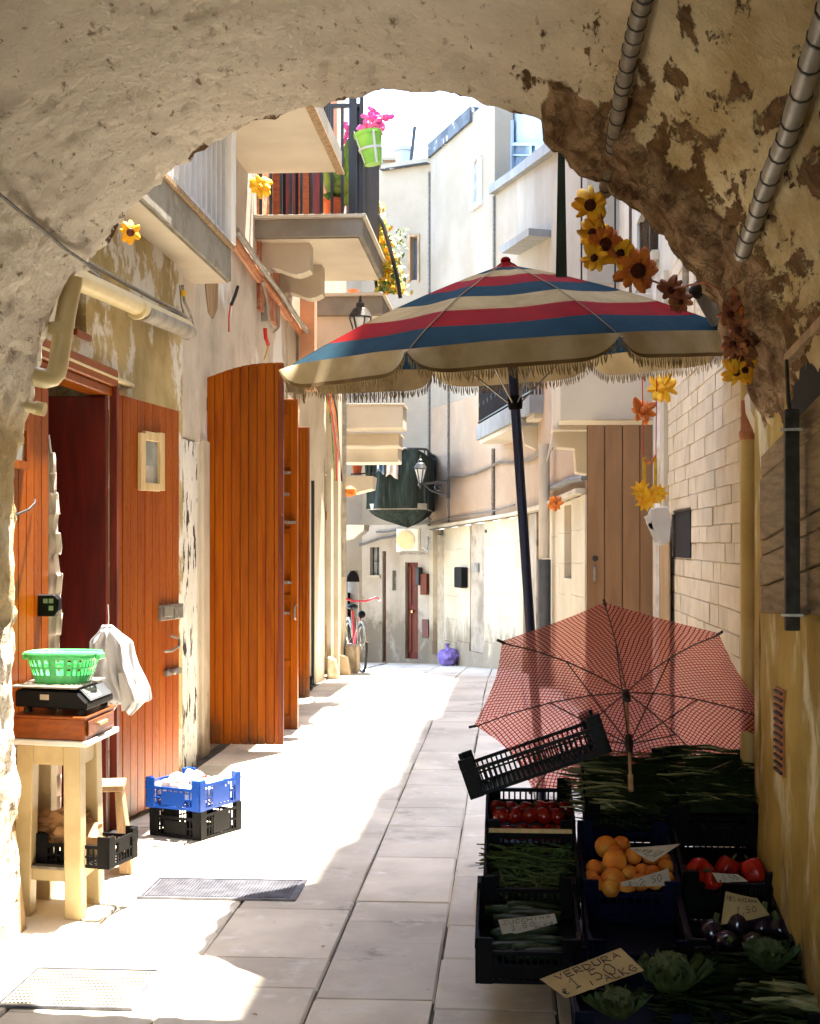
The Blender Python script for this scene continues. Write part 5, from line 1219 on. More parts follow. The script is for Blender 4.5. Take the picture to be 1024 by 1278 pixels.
# scale
sc_ = thing('weighing_scale', 'black electronic shop scale with grey keypad and raised rear display', 'scale', T(.5,.5,z1))
zb = z1+.003
for a, b in ((.12,.15),(.85,.15),(.12,.8),(.85,.8)): m = MB(); m.lathe([(.018,0),(.018,.02)], T(a,b,zb), 10); m.build('foot', 'rubber', sc_)
prf = [(0.02,.022),(0.02,.05),(.17,.096),(.95,.100),(.98,.09),(.98,.028)]
m = MB(); q = [T(a,.06,zb+h) for a, h in prf]; m.prism(q, e2*(w2_*.82)); m.build('housing', 'plasticblack', sc_, bevel=.005)
m = MB(); q = [T(.012,.14,zb+.056), T(.16,.14,zb+.102), T(.16,.80,zb+.102), T(.012,.80,zb+.056)]; nrm = (q[1]-q[0]).cross(q[3]-q[0]).normalized(); nrm = nrm if nrm.z > 0 else -nrm
m.prism(q, nrm*.003); m.build('keypad', 'panelgrey', sc_)
m = MB(); q2 = [q[0].lerp(q[1],.55).lerp(q[3].lerp(q[2],.55), s_) for s_ in (.06,.55)]+[q[0].lerp(q[1],.9).lerp(q[3].lerp(q[2],.9), s_) for s_ in (.55,.06)]
m.prism([v+nrm*.0032 for v in q2], nrm*.002); m.build('display', 'lcd', sc_)
for r_ in range(2):
    for c_ in range(3):
        s0 = .10+c_*.17; u0 = .12+r_*.2; qq = [q[0].lerp(q[1],u).lerp(q[3].lerp(q[2],u), s_) for u, s_ in ((u0,s0),(u0,s0+.12),(u0+.14,s0+.12),(u0+.14,s0))]
        m = MB(); m.prism([v+nrm*.0032 for v in qq], nrm*.002); m.build('key', 'acwhite', sc_)
m = MB(); m.prism([T(.52,.058,zb+.06), T(.64,.058,zb+.06), T(.64,.058,zb+.082), T(.52,.058,zb+.082)], -e2*.001); m.build('sticker', 'paper', sc_)
m = tb(MB(), .14, 1.0, .02, .92, zb+.108, zb+.118); m.build('tray', 'steel', sc_, bevel=.003)
pb_ = T(.86, .95, 0); 
pA = PY(36, 866, pb_.y); pB = PY(43, 765, pb_.y)
m = MB(); m.tube([Vector((pA.x,pb_.y,zb+.03)), pB], .012, 10); m.build('pole', 'darkmetal', sc_, smooth=True)
m = MB(); a, b = PY(41,769,pb_.y), PY(75,742,pb_.y); m.prism([(a.x,pb_.y-.02,a.z),(b.x-.02,pb_.y-.02,a.z),(b.x,pb_.y-.02,a.z+.03),(b.x,pb_.y-.02,b.z-.02),(b.x-.02,pb_.y-.02,b.z),(a.x,pb_.y-.02,b.z)], (0,.05,0)); m.build('display_head', 'plasticblack', sc_, bevel=.004)
for px, py in ((57,750),(64,750),(64,759)): 
    c = PY(px,py,pb_.y-.021); m = MB(); m.box((c.x-.010,c.y-.002,c.z-.010),(c.x+.010,c.y,c.z+.010)); m.build('display', 'lcd', sc_)
m = MB(); c = PY(40,764,pb_.y); m.ball(c, .035, 10, 8); m.build('swivel', 'plasticblack', sc_, smooth=True)
# green basket
def basket():
    c = T(.50, .42, zb+.119); c2 = c; t = thing('green_basket', 'bright green plastic basket sitting on the weighing scale', 'basket', c)
    RX, RY, H = .150, .115, .125; n = 64
    def ring(k, h): f = .74+.26*h/H; return Vector((c.x+RX*f*k[0], c.y+RY*f*k[1], c.z+h))
    def sup(a): co_, si = math.cos(a), math.sin(a); e = .62; return (math.copysign(abs(co_)**e, co_), math.copysign(abs(si)**e, si))
    ks = [sup(2*math.pi*i/n) for i in range(n)]
    rows = [0, .035, .062, .072, .099, H]
    m = MB()
    for j in range(5):
        for i in range(n):
            if j in (1, 3) and i % 2 == 0 and True: continue
            m.add([ring(ks[i],rows[j]), ring(ks[(i+1)%n],rows[j]), ring(ks[(i+1)%n],rows[j+1]), ring(ks[i],rows[j+1])], [(0,1,2,3)])
    m.add([ring(k, 0) for k in ks], [tuple(range(n))])
    o = m.build('bowl', 'plasticgreen', t, solid=.003, smooth=True)
    m = MB(); pts = [ring(k, H)+Vector((k[0]*.004,k[1]*.004,0)) for k in ks]; pts.append(pts[0]); m.tube(pts, .0065, 6, cap=False); m.build('rim', 'plasticgreen', t, smooth=True)
    for s_ in (-1, 1): m = MB(); m.box((c.x+s_*(RX-.001), c.y-.04, c.z+H-.028), (c.x+s_*(RX+.018), c.y+.04, c.z+H-.002)); m.build('handle', 'plasticgreen', t, bevel=.004)
basket()
# cable looping off the stool
tag(MB().tube([T(.95,.1,.82), PY(14,900,6.0)+Vector((0,0,0)), PY(26,925,5.9), PY(20,940,5.9), PY(12,920,5.9), PY(8,880,5.95), PY(18,856,6.0)], .004, 6).build('cable', 'cableblack', smooth=True), 'black power cable looping beside the flowered stool top', 'cable')
# carrier bags hanging on the hook
t = thing('carrier_bags', 'bunch of white plastic carrier bags hanging from the door hinge', 'bag', PY(150, 880, 7.25))
out_ = [(780,(128,140)),(790,(122,152)),(800,(112,166)),(815,(112,169)),(830,(110,174)),(845,(112,182)),(858,(120,188)),(872,(128,190)),(886,(134,172))]
def bag(u, v):
    py = 780+106*v
    for (a,(l0,r0)),(b,(l1,r1)) in zip(out_, out_[1:]):
        if a <= py <= b+.01: k = (py-a)/(b-a); l_, r_ = l0+(l1-l0)*k, r0+(r1-r0)*k
    px = l_+(r_-l_)*u; fold = .035*math.sin(u*13+v*2)+.02*math.sin(u*29+v*6)
    return PY(px, py+(7*math.sin(u*9+1) if v > .9 else 0), 7.2+fold*(.3+v)-.04*math.sin(u*3.1))
MB().sheet(bag, 46, 30).build('bag_folds', 'clothwhite', t, smooth=True, solid=.002)
MB().sheet(lambda u,v: bag(u*.75+.1, v*.86+.02)+Vector((.01,-.05-.02*math.sin(u*17),-.01)), 30, 24).build('bag_folds', 'clothwhite', t, smooth=True, solid=.002)
m = MB(); m.lathe([(.024,0),(.024,.004)], PY(135,786,7.2), 14, (0,-1,0)); m.build('hanging_tab', 'clothwhite', t)
m = MB(); m.tube([PY(135,755,7.45), PY(136,772,7.3), PY(135,784,7.19)], .004, 6); m.build('hook', 'darkmetal', t)
m = MB(); m.prism([PY(px,py,7.12) for px,py in [(148,840),(172,838),(166,884),(152,888)]], (0,.006,0)); m.build('bag_corner', 'clothwhite', t)
m = MB(); m.prism([PY(px,py,6.75) for px,py in [(45,938),(58,936),(58,1015),(43,1018)]], (0,.01,0)); tag(m.build('white_cloth', 'clothwhite'), 'strip of white cloth hanging behind the stool legs', 'cloth')

# ---- crates
def crate(name, label, w_, l_, h_, mat, cat='crate', group=None, gap=.022, handle=True, solidband=False, floor=False):
    t = thing(name, label, cat, (0,0,0), group)
    b = .006
    m = MB()
    nx = int(w_/gap)
    for k in range(nx): x = -w_/2+b+(w_-2*b)*(k+.5)/nx; m.box((x-.003, b, .004), (x+.003, l_-b, .009))
    ny = int(l_/gap)
    for k in range(ny): y = b+(l_-2*b)*(k+.5)/ny; m.box((-w_/2+b, y-.003, 0), (w_/2-b, y+.003, .0035))
    if floor: m.box((-w_/2+b, b, .0095), (w_/2-b, l_-b, .012))
    m.build('base', mat, t, local=True)
    def side(A, B, nrm, low, hand):
        A, B = Vector(A), Vector(B); d = (B-A); L_ = d.length; d.normalize(); nrm = Vector(nrm); m = MB(); n = max(3, int(L_/gap))
        def bx(s0, s1, z0, z1, th=b, off=0):
            q = [A+d*s0+Vector((0,0,z0))+nrm*off, A+d*s1+Vector((0,0,z0))+nrm*off, A+d*s1+Vector((0,0,z1))+nrm*off, A+d*s0+Vector((0,0,z1))+nrm*off]; m.prism(q, -nrm*th)
        top = h_*low
        bx(0, L_, 0, .014); bx(0, L_, top-.014, top, b*1.6, .002); bx(0, L_, top*.48-.004, top*.48+.004)
        for k in range(n+1): s_ = L_*k/n; bx(max(0,s_-.0035), min(L_,s_+.0035), .0141, top-.0141)
        if hand: bx(L_*.32, L_*.68, top*.48+.0041, top-.0142, b*.8, .001)
        if solidband: bx(L_*(.04 if floor else .3), L_*(.96 if floor else .7), .02, top*(.60 if floor else .8), b*.5, .0012 if not floor else -.001)
        m.build('side_panel', mat, t, local=True)
    side((-w_/2,0,0),(w_/2,0,0),(0,-1,0),.72,False); side((-w_/2,l_,0),(w_/2,l_,0),(0,1,0),.72,False)
    side((-w_/2,0,0),(-w_/2,l_,0),(-1,0,0),.86,handle); side((w_/2,0,0),(w_/2,l_,0),(1,0,0),.86,handle)
    me = None
    for sx in (-1,1):
        for sy in (0,1):
            m = MB(); x = sx*w_/2; y = sy*l_; ix = -sx; iy = 1 if sy == 0 else -1
            m.box((min(x,x+ix*.012)-.001*(1), min(y,y+iy*.05), -.002), (max(x,x+ix*.012)+.001, max(y,y+iy*.05), h_))
            m.box((min(x+ix*.0125,x+ix*.055), min(y-iy*.001,y+iy*.010), -.002), (max(x+ix*.0125,x+ix*.055), max(y-iy*.001,y+iy*.010), h_))
            m.build('corner', mat, t, local=True, bevel=.0015)
    return t
def place(t, loc, rx=0, ry=0, rz=0, label=None):
    t.location = loc; t.rotation_euler = (rx, ry, rz); 
    if label: t['label'] = label
    return t
GRP = 'plastic crates of the vegetable stall'
protoK = crate('crate', 'x', .335, .40, .165, 'plasticblack', group=GRP, floor=True, solidband=True)
protoN = crate('crate', 'x', .335, .40, .165, 'plasticnavy', group=GRP, gap=.03, floor=True, solidband=True)
used = {}
def put(proto, loc, rx, label, rz=0, ry=0):
    t = proto if proto.name not in used else copy_tree(proto); used[proto.name] = 1
    return place(t, loc, rx, ry, rz, label)
# street side stack: blue on black
cA = PG(251,1050)
kk = crate('crate', 'black plastic crate on the paving under the blue crate', .47, .30, .150, 'plasticblack', gap=.024, solidband=True)
fl = PG(187,1042); rz_ = math.atan2(cA.y-fl.y, cA.x-fl.x)
# long front face runs fl -> cA ; short side goes back from cA
e_ = (cA-fl).normalized(); kx = (fl+cA)/2
W_ = (cA-fl).length; D_ = (PG(296,1034)-cA).length
for ch in list(KIDS(kk)): bpy.data.objects.remove(ch)
bpy.data.objects.remove(kk)
D_ = max(.28, min(D_, .5))
kk = crate('crate', 'black plastic crate on the paving under the blue crate', W_, D_, .150, 'plasticblack', gap=.024, solidband=True)
place(kk, (kx.x, kx.y, .003), 0, 0, rz_)
kb = crate('crate', 'bright blue plastic crate full of rags and plastic bags', W_*1.04, D_*1.04, .158, 'plasticblue', gap=.032, solidband=True)
upv = Vector((0,0,.152)); place(kb, Vector((kx.x, kx.y, 0))+upv-Vector((.01,.01,0)), 0, 0, rz_+.03)
bc = Vector((kx.x, kx.y, 0))+Vector((-math.sin(rz_), math.cos(rz_), 0))*D_*.5
for i, (dx, dy, dz, r_, mt, nm, lab) in enumerate(((-.09,-.05,.25,.075,'clothpink','rag','crumpled pinkish rag at the near left end of the blue crate'),(-.05,.06,.26,.07,'clothwhite','plastic_bag','white plastic bag at the back of the blue crate'),(.02,-.06,.24,.07,'bagclear','plastic_bag','grey translucent plastic bag in the middle of the blue crate'),(.08,.02,.23,.065,'bagclear','plastic_bag','pale crumpled bag at the street end of the blue crate'),(.0,.12,.23,.06,'clothwhite','rag','small white rag deep in the blue crate'))):
    m = MB(); m.ball(bc+Vector((dx,dy,dz)), r_, 22, 16, (1.25,1.2,.75), wob=.9, seed=i+2); tag(m.build(nm, mt, smooth=True), lab, 'rag' if nm == 'rag' else 'bag', 'rags and bags in the blue crate')
m = MB(); m.ball(bc+Vector((.03,.03,.29)), .018, 8, 6, (1.4,1,.7)); tag(m.build('bottle_cap', 'redplastic', smooth=True), 'small red cap among the bags in the blue crate', 'cap')
# crate under the stool
ku = crate('crate', 'black crate with brown paper on the stool shelf', .34, .26, .13, 'plasticblack', gap=.024)
c0 = T(.40, .12, .203); place(ku, c0+Vector((.05,0,0)), 0, 0, math.atan2(-e1.y, -e1.x))
for i in range(3):
    m = MB(); m.ball(T(.62-.15*i, .45, .213+.12), .075, 18, 12, (1.2,1,.8), wob=1.0, seed=20+i)
    tag(m.build('crumpled_paper', 'brownpaper', smooth=True), ('crumpled brown paper at the left of the crate under the stool','crumpled brown paper in the middle of the crate under the stool','crumpled brown paper at the right of the crate under the stool')[i], 'paper', 'brown paper in the crate under the stool')
# low stools of rough wood
def lowstool(label, cx, cy, w_, d_, h_, mat, rz):
    t = thing('low_bench', label, 'bench', (cx, cy, 0))
    m = MB(); m.box((-w_/2-.01,-d_/2-.01,h_-.03),(w_/2+.01,d_/2+.01,h_)); m.build('top', mat, t, local=True, bevel=.004)
    for s_ in (-1,1):
        m = MB(); m.prism([(s_*(w_/2-.03),-d_/2,h_-.031),(s_*(w_/2),-d_/2,h_-.031),(s_*(w_/2+.05),-d_/2,0),(s_*(w_/2-.01),-d_/2,0)],(0,d_,0)); m.build('leg', mat, t, local=True, bevel=.003)
    m = MB(); m.box((-w_/2+.02,-.015,.12),(w_/2-.02,.015,.17)); m.build('stretcher', mat, t, local=True)
    t.rotation_euler = (0,0,rz)
q = PG(152,1092); lowstool('low rough wooden bench standing behind the tall cream stool', q.x-.13, q.y+.08, .22, .20, PY(150,980,q.y).z, 'roughwood', .2)
q = PG(24,1178); lowstool('low wooden bench mostly hidden behind the left stone pier', q.x-.20, 5.50, .22, .16, PY(28,1022,5.45).z, 'roughwood', .0)

# ------------------------------------------------------------------ striped parasol
AX0, AX1 = Vector((.175, 6.42, 0)), Vector((-.012, 6.2, 2.76))
pu = thing('striped_parasol', 'large red, blue and cream striped parasol with fringed edge over the stall', 'parasol', AX0)
ax = (AX1-AX0).normalized(); ux = Vector((1,0,0)); ux = (ux-ax*ux.dot(ax)).normalized(); uy = ax.cross(ux)
def U(r, a, h): return AX1+ux*(r*math.sin(a))-uy*(r*math.cos(a))+ax*h      # a=0 faces the camera
MB().tube([AX0+ax*.02, AX0+ax*1.4, AX1-ax*.02], .0215, 16).build('pole', 'polenavy', pu, smooth=True)
RR = 1.0; KS = .388
bnd = [0,.08,.135,.235,.375,.515,.665,.825,1.0]; mts = [0,1,2,0,1,2,0,1]
step = math.pi/4
for s_ in range(8):
    a0 = -math.pi/8+s_*step
    def can(f, u):                                    # f radial 0..1, u across the panel 0..1
        a = a0+step*u; cr = math.cos(step/2)/math.cos(a-a0-step/2)   # straight edge between ribs
        r = RR*f*(cr*.9+.1); sag = .020*math.sin(math.pi*u)*f*f*4*(1-f)+.012*math.sin(math.pi*u)*f
        return U(r, a, -KS*RR*f*(.68+.32*f)*(cr*.6+.4)-sag+.004*noise.noise(Vector((f*4,u*3,s_))))
    m = MB()
    for i in range(8):
        K = 3
        for j in range(K):
            f0, f1 = bnd[i]+(bnd[i+1]-bnd[i])*j/K, bnd[i]+(bnd[i+1]-bnd[i])*(j+1)/K
            for k in range(8): m.add([can(f0,k/8), can(f0,(k+1)/8), can(f1,(k+1)/8), can(f1,k/8)], [(0,1,2,3)], mts[i])
    m.build('canopy_panel', ['ubred','ubblue','ubcream'], pu, smooth=True)
    m = MB(); tg0 = (ux*math.cos(a0)+uy*math.sin(a0))*.0028
    for k in range(14): p0_, p1_ = can(.03+.97*k/14, 0)+ax*.0035, can(.03+.97*(k+1)/14, 0)+ax*.0035; m.add([p0_-tg0, p0_+tg0, p1_+tg0, p1_-tg0], [(0,1,2,3)])
    m.build('seam', 'ubhem', pu)
    def val(u, v):
        p = can(1, u); a = a0+step*u; L_ = .105*(1-(abs(2*u-1))**8*.88); out = (ux*math.sin(a)-uy*math.cos(a))
        return p-ax*(L_*v)+out*(.035*v+.010*math.sin(u*19+s_*2)*v)
    MB().sheet(val, 40, 5).build('valance', 'ubvalance', pu, smooth=True)
    m = MB()
    for k in range(40):
        p0, p1 = val(k/40, 1), val((k+1)/40, 1); q0, q1 = val(k/40, .86), val((k+1)/40, .86); a = a0+step*k/40; out = (ux*math.sin(a)-uy*math.cos(a))*.003
        m.add([q0+out,q1+out,p1+out,p0+out],[(0,1,2,3)])
    m.build('hem_braid', 'ubhem', pu)
    m = MB(); nf = 78
    for k in range(nf):
        u = (k+.5)/nf; p = val(u, 1.0); L_ = random.uniform(.030,.046); a = a0+step*u; tg = (ux*math.cos(a)+uy*math.sin(a))
        lean = tg*random.uniform(-.010,.010)+(ux*math.sin(a)-uy*math.cos(a))*random.uniform(-.006,.006)
        w_ = .0030; q = p-ax*L_+lean
        m.add([p-tg*w_*.7, p+tg*w_*.7, q+tg*w_*.5, q-tg*w_*.5, p-ax*L_*.5+lean*.3+tg*w_*1.1, p-ax*L_*.5+lean*.3-tg*w_*1.1], [(0,1,4,5),(5,4,2,3)])
    o = m.build('fringe', 'fringe', pu); o['kind'] = 'stuff'
    m = MB(); ar = a0; rib_pts = [U(RR*f, ar, -KS*RR*f*(.68+.32*f)-.012) for f in (0,.3,.6,.85,.99)]; m.tube(rib_pts, .004, 6); m.build('rib', 'steel', pu)
    m = MB(); m.tube([U(RR*.52, ar, -KS*RR*.52*(.68+.32*.52)-.015), AX1-ax*.60+(ux*math.sin(ar)-uy*math.cos(ar))*.03], .0035, 6); m.build('strut', 'steel', pu)
m = MB()
K = 14
for k in range(K):
    a = 2*math.pi*k/K; b = 2*math.pi*(k+1)/K; rr = lambda q_: .075+.008*math.sin(q_*5)
    m.add([U(0,0,.022), U(rr(a)*.5,a,-.002), U(rr(b)*.5,b,-.002)], [(0,1,2)]); m.add([U(rr(a)*.5,a,-.002), U(rr(a),a,-.036), U(rr(b),b,-.036), U(rr(b)*.5,b,-.002)], [(0,1,2,3)])
m.build('cap', 'ubred', pu, smooth=True)
m = MB(); m.lathe([(.03,-.63),(.034,-.60),(.03,-.57)], AX1, 14, tuple(ax)); m.build('runner', 'plasticblack', pu)
m = MB(); m.lathe([(.02,.0),(.022,.02),(.014,.03),(.001,.033)], AX1, 10, tuple(ax)); m.build('finial', 'ubred', pu)
bs = MB(); bs.lathe([(.20,.0),(.20,.05),(.05,.08),(.03,.2)], (AX0.x, AX0.y, .001), 24); tag(bs.build('parasol_base', 'concrete', smooth=True), 'round concrete foot holding the striped parasol pole behind the crates', 'base')

# ------------------------------------------------------------------ red checked umbrella
HUB = PY(782, 862, 5.62); dv = Vector((-.02, -.70, -.71)).normalized()      # towards the handle
ur = thing('red_umbrella', 'open red and white checked umbrella propped handle down behind the crates', 'umbrella', HUB)
sx = Vector((1,0,0)); sx = (sx-dv*sx.dot(dv)).normalized(); sy = dv.cross(sx).normalized()
if sy.z < 0: sy = -sy
RU, DU = .625, .150
RC = HUB+dv*DU
def rimpoint(px, py): r_ = ray(px, py); return _at(r_, (RC-Vector((0,0,CAMZ))).dot(dv)/r_.dot(dv))
tips = [rimpoint(*q) for q in ((962,897),(897,790),(755,752),(627,800),(592,905),(665,985),(790,1012),(905,982))]
def up(r, k): return HUB+(tips[k]-RC)*r+dv*(DU*(r**1.9))
for s_ in range(8):
    a0 = s_; NU, NV = 14, 12; m = MB(); uvs = []
    def um(u, v):
        E_ = tips[s_].lerp(tips[(s_+1)%8], u)-RC; r = v*(1-.045*math.sin(math.pi*u)*v*v)
        return HUB+E_*r+dv*(DU*(r**1.9)-.016*math.sin(math.pi*u)*v*(1.6-v))
    m.sheet(um, NU, NV); o = m.build('canopy_panel', 'redcheck', ur, smooth=False)
    me = o.data; ul = me.uv_layers.new(name='UVMap'); mid = math.atan2((tips[s_]+tips[(s_+1)%8]-RC*2).dot(sy), (tips[s_]+tips[(s_+1)%8]-RC*2).dot(sx))
    for lp in me.loops:
        p = me.vertices[lp.vertex_index].co+WL[o.name]-HUB
        x, y = p.dot(sx), p.dot(sy); ul.data[lp.index].uv = ((-x*math.sin(mid)+y*math.cos(mid)), math.hypot(x,y)*1.12*math.cos(math.atan2(y,x)-mid))
    me.polygons.foreach_set('use_smooth', [True]*len(me.polygons))
    m = MB(); m.tube([up(r_, a0)+dv*.010 for r_ in (.02,.25,.5,.75,1.0)], .0028, 6); m.tube([up(.98,a0)+dv*.008, up(1.035,a0)], .0055, 6); m.build('rib', 'blackmetal', ur)
    m = MB(); m.tube([HUB+dv*.26, up(.50, a0)+dv*.012], .0028, 5); m.build('strut', 'blackmetal', ur)
m = MB(); m.tube([HUB-dv*.05, HUB+dv*.40], .006, 8); m.build('shaft', 'roughwood', ur, smooth=True)
m = MB(); m.lathe([(.010,.0),(.016,.02),(.016,.05),(.008,.06)], HUB, 12, tuple(dv)); m.lathe([(.014,.22),(.018,.25),(.012,.30)], HUB, 12, tuple(dv)); m.build('hub', 'blackmetal', ur)
m = MB(); m.tube([HUB+dv*.401, HUB+dv*.47], .010, 8); m.build('handle', 'roughwood', ur)

# ------------------------------------------------------------------ vegetable stall
def rimpt(px, py, Y): return PY(px, py, Y)
stall = {}
def stallcrate(proto, px, py, Y, tilt, label):
    """crate whose front rim middle shows at (px,py) at depth Y, tipped towards the buyer"""
    p = PY(px, py, Y); t_ = R(tilt); h_ = .165*.72
    org = p-Vector((0, -math.sin(t_)*h_, math.cos(t_)*h_))
    t = put(proto, org, t_, label)
    def inside(x, y, z=.06):                          # x across -1..1, y 0..1 back, z height above base
        v = Vector((x*.155, .02+y*.36, z)); v = Matrix.Rotation(t_, 3, 'X') @ v; return org+v
    return inside
I = {}
I['zuc'] = stallcrate(protoK, 659, 1188, 4.56, 16, 'black crate of zucchini at the front left of the stall')
I['bean'] = stallcrate(protoK, 664, 1109, 4.97, 16, 'black crate of green beans second in the left column of the stall')
I['tom'] = stallcrate(protoK, 662, 1038, 5.34, 14, 'black crate of red tomatoes at the back of the left column')
I['mid'] = stallcrate(protoN, 800, 1190, 4.62, 14, 'dark blue crate in shadow below the peach crate')
I['pea'] = stallcrate(protoN, 788, 1114, 4.98, 20, 'dark blue crate heaped with peaches and melons')
I['grL'] = stallcrate(protoK, 787, 1018, 5.36, 24, 'black crate of long greens at the back middle, left of its twin')
I['egg'] = stallcrate(protoK, 925, 1190, 4.62, 14, 'black crate of eggplants under a torn price card by the yellow wall')
I['pep'] = stallcrate(protoK, 914, 1103, 4.98, 20, 'black crate of red peppers beside the peach crate')
I['grR'] = stallcrate(protoK, 900, 1018, 5.36, 24, 'black crate of long greens at the back right against the yellow wall')
I['cab'] = stallcrate(protoN, 790, 1283, 4.20, 12, 'dark crate of cauliflower at the very front of the stall')
I['chi'] = stallcrate(protoK, 960, 1283, 4.22, 12, 'dark crate of pale stalked chicory at the front right corner')
# supports below, each standing on the ground
for px, Y, nn_, z_, lab in ((659,4.64,0,.0,''),(664,5.05,1,.05,'empty black crate turned over under the green beans'),(662,5.42,1,.10,'empty black crate supporting the tomato crate'),(787,5.44,2,.05,'supporting crate under the left crate of greens'),(900,5.44,2,.05,'supporting crate under the right crate of greens'),(788,5.05,1,.05,'supporting crate under the peaches'),(914,5.05,1,.05,'supporting crate under the red peppers')):
    for k in range(nn_):
        x = PY(px, 1000, Y).x; put(protoK, Vector((x, Y, .002+k*.168)), 0, lab+(', lower of two' if k == 0 and nn_ == 2 else ', upper of two' if nn_ == 2 else ''))
# tilted empty crate on top
tt = crate('crate', 'empty black crate tipped on its corner over the tomatoes', .56, .36, .15, 'plasticblack', gap=.020)
c = PY(601, 992, 5.42); place(tt, PY(676, 968, 5.36)+Vector((0,0,.0)), R(-4), R(-19), R(3))
# produce
def fruit(nm, label, cat, group, mesh, loc, rot=None, sc=1):
    o = bpy.data.objects.new(nm, mesh); COL.objects.link(o); o.location = loc; o.scale = (sc,)*3; o.rotation_euler = rot or (random.uniform(-1.1,1.1), random.uniform(-.9,.9), random.random()*6)
    WL[o.name] = Vector(loc); return tag(o, label, cat, group)
m = MB(); m.ball((0,0,0), .036, 16, 12, (1,1,.84), wob=.10, seed=1); 
for k in range(5): a_ = k*1.2566; m.add([(0,0,.031),(.007*math.cos(a_-.5),.007*math.sin(a_-.5),.0325),(.021*math.cos(a_),.021*math.sin(a_),.030),(.007*math.cos(a_+.5),.007*math.sin(a_+.5),.0325)], [(0,1,2,3)], 1)
tomM = m.mesh('tomato', ['tomato','bean'], smooth=True)
for j, row in enumerate(((-.86,-.52,-.18,.16,.5,.84), (-.7,-.35,0,.35,.7), (-.8,-.45,-.1,.25,.6,.9))):
    for i, x in enumerate(row):
        ORD = ('leftmost','second','third','fourth','fifth','rightmost')
        o = fruit('tomato', ORD[i]+' tomato in the '+('front','middle','back')[j]+' row of the back left tomato crate', 'tomato', 'tomatoes', tomM, I['tom'](x, .12+j*.22, .085+.012*j+(.02 if j == 1 else 0)), sc=random.uniform(.9,1.08))
        g_ = MB(); 
m = MB()
for k in range(24):                                   # pale wooden lip in front of the tomatoes
    pass
a, b = PY(609,1036,5.325), PY(716,1036,5.325); m.box((a.x, 5.31, a.z-.006), (b.x, 5.325, a.z+.008)); tag(m.build('crate_lath', 'pine'), 'pale thin slat along the front rim of the tomato crate', 'slat')
m = MB(); m.ball((0,0,0), .033, 16, 12, (1,1,.95), wob=.07, seed=4); peaM = m.mesh('peach', 'peach', smooth=True)
PW = ['melon topping the heap at its back left','small peach touching the top melon on its right','peach at the left wall of the blue crate','larger melon in the middle left of the heap','peach just right of the middle melon','peach in front of the standing price card','peach under the tip of the standing price card','peach at the right wall behind the folded card','melon low in the middle front of the heap','peach between the front melon and the folded card','peach in the centre of the heap','peach right of the heap centre','peach in the front left corner of the crate','peach at the front rim left of the folded card','peach behind the left end of the folded card','peach behind the middle of the folded card','peach behind the right end of the folded card','lowest peach at the front rim','peach tucked behind the front left corner one','peach wedged in the back right corner','shadowed peach deep at the left of the heap','peach showing behind the top melon']
m = MB(); m.ball((0,0,0), .045, 18, 12, (1,1,.95), wob=.05, seed=9); melM = m.mesh('melon', 'peach', smooth=True)
for px, py, Y, big in ((757,1057,5.24,1),(768,1066,5.17,0),(742,1083,5.14,0),(768,1074,5.10,1),(790,1069,5.18,0),(812,1072,5.2,0),(828,1075,5.22,0),(832,1083,5.14,0),(765,1097,5.04,1),(785,1090,5.09,0),(802,1088,5.12,0),(815,1090,5.08,0),(745,1104,5.03,0),(762,1109,4.99,0),(800,1101,5.04,0),(817,1100,5.05,0),(833,1098,5.06,0),(782,1108,5.01,0),(738,1097,5.1,0),(840,1088,5.16,0),(755,1086,5.18,0),(776,1054,5.28,0)):
    PI_ = PI_+1 if 'PI_' in globals() else 0
    fruit('melon' if big else 'peach', PW[PI_], 'melon' if big else 'peach', 'small melons in the peach crate' if big else 'peaches', melM if big else peaM, PY(px, py, Y), sc=random.uniform(.88,1.0))
def peppermesh(seed):
    m = MB(); o = 0; nu, nv = 24, 14
    for j in range(nv+1):
        t_ = math.pi*j/nv
        for k in range(nu):
            a = 2*math.pi*k/nu; r = .040*math.sin(t_)**.7*(1+.13*abs(math.cos(a*2+seed))-.05); z = .048*math.cos(t_); 
            if t_ < .6: z -= .022*(1-t_/.6)
            m.v.append(Vector((r*math.cos(a), r*math.sin(a), z)))
    for j in range(nv):
        for k in range(nu): m.f.append((j*nu+k,(j+1)*nu+k,(j+1)*nu+(k+1)%nu,j*nu+(k+1)%nu)); m.m.append(0)
    m.tube([(0,0,.02),(.003,0,.045),(.01,0,.06)], .005, 6, mi=1)
    return m.mesh('pepper', ['pepper','herb'], smooth=True)
pm = peppermesh(0)
for (px, py, Y, lab, rt, s_) in ((873,1087,5.05,'red pepper at the left, its stalk end facing out',(R(75),0,.3),1.1),(908,1084,5.12,'middle red pepper lying behind the price card',(R(20),.4,1),1.0),(941,1087,5.08,'rightmost of the red peppers in the dark crate',(R(-10),.5,2),1.05),(889,1099,5.0,'small part of a red pepper low between its neighbours',(R(60),.9,0),.8)):
    fruit('red_pepper', lab, 'pepper', 'red peppers', pm, PY(px,py,Y), rt, s_)
m = MB(); m.ball((0,0,0), .045, 16, 12, (1,1,1.5)); m.tube([(0,0,.062),(0,.01,.09)], .010, 8, mi=1); em = m.mesh('eggplant', ['eggplant','herb'], smooth=True)
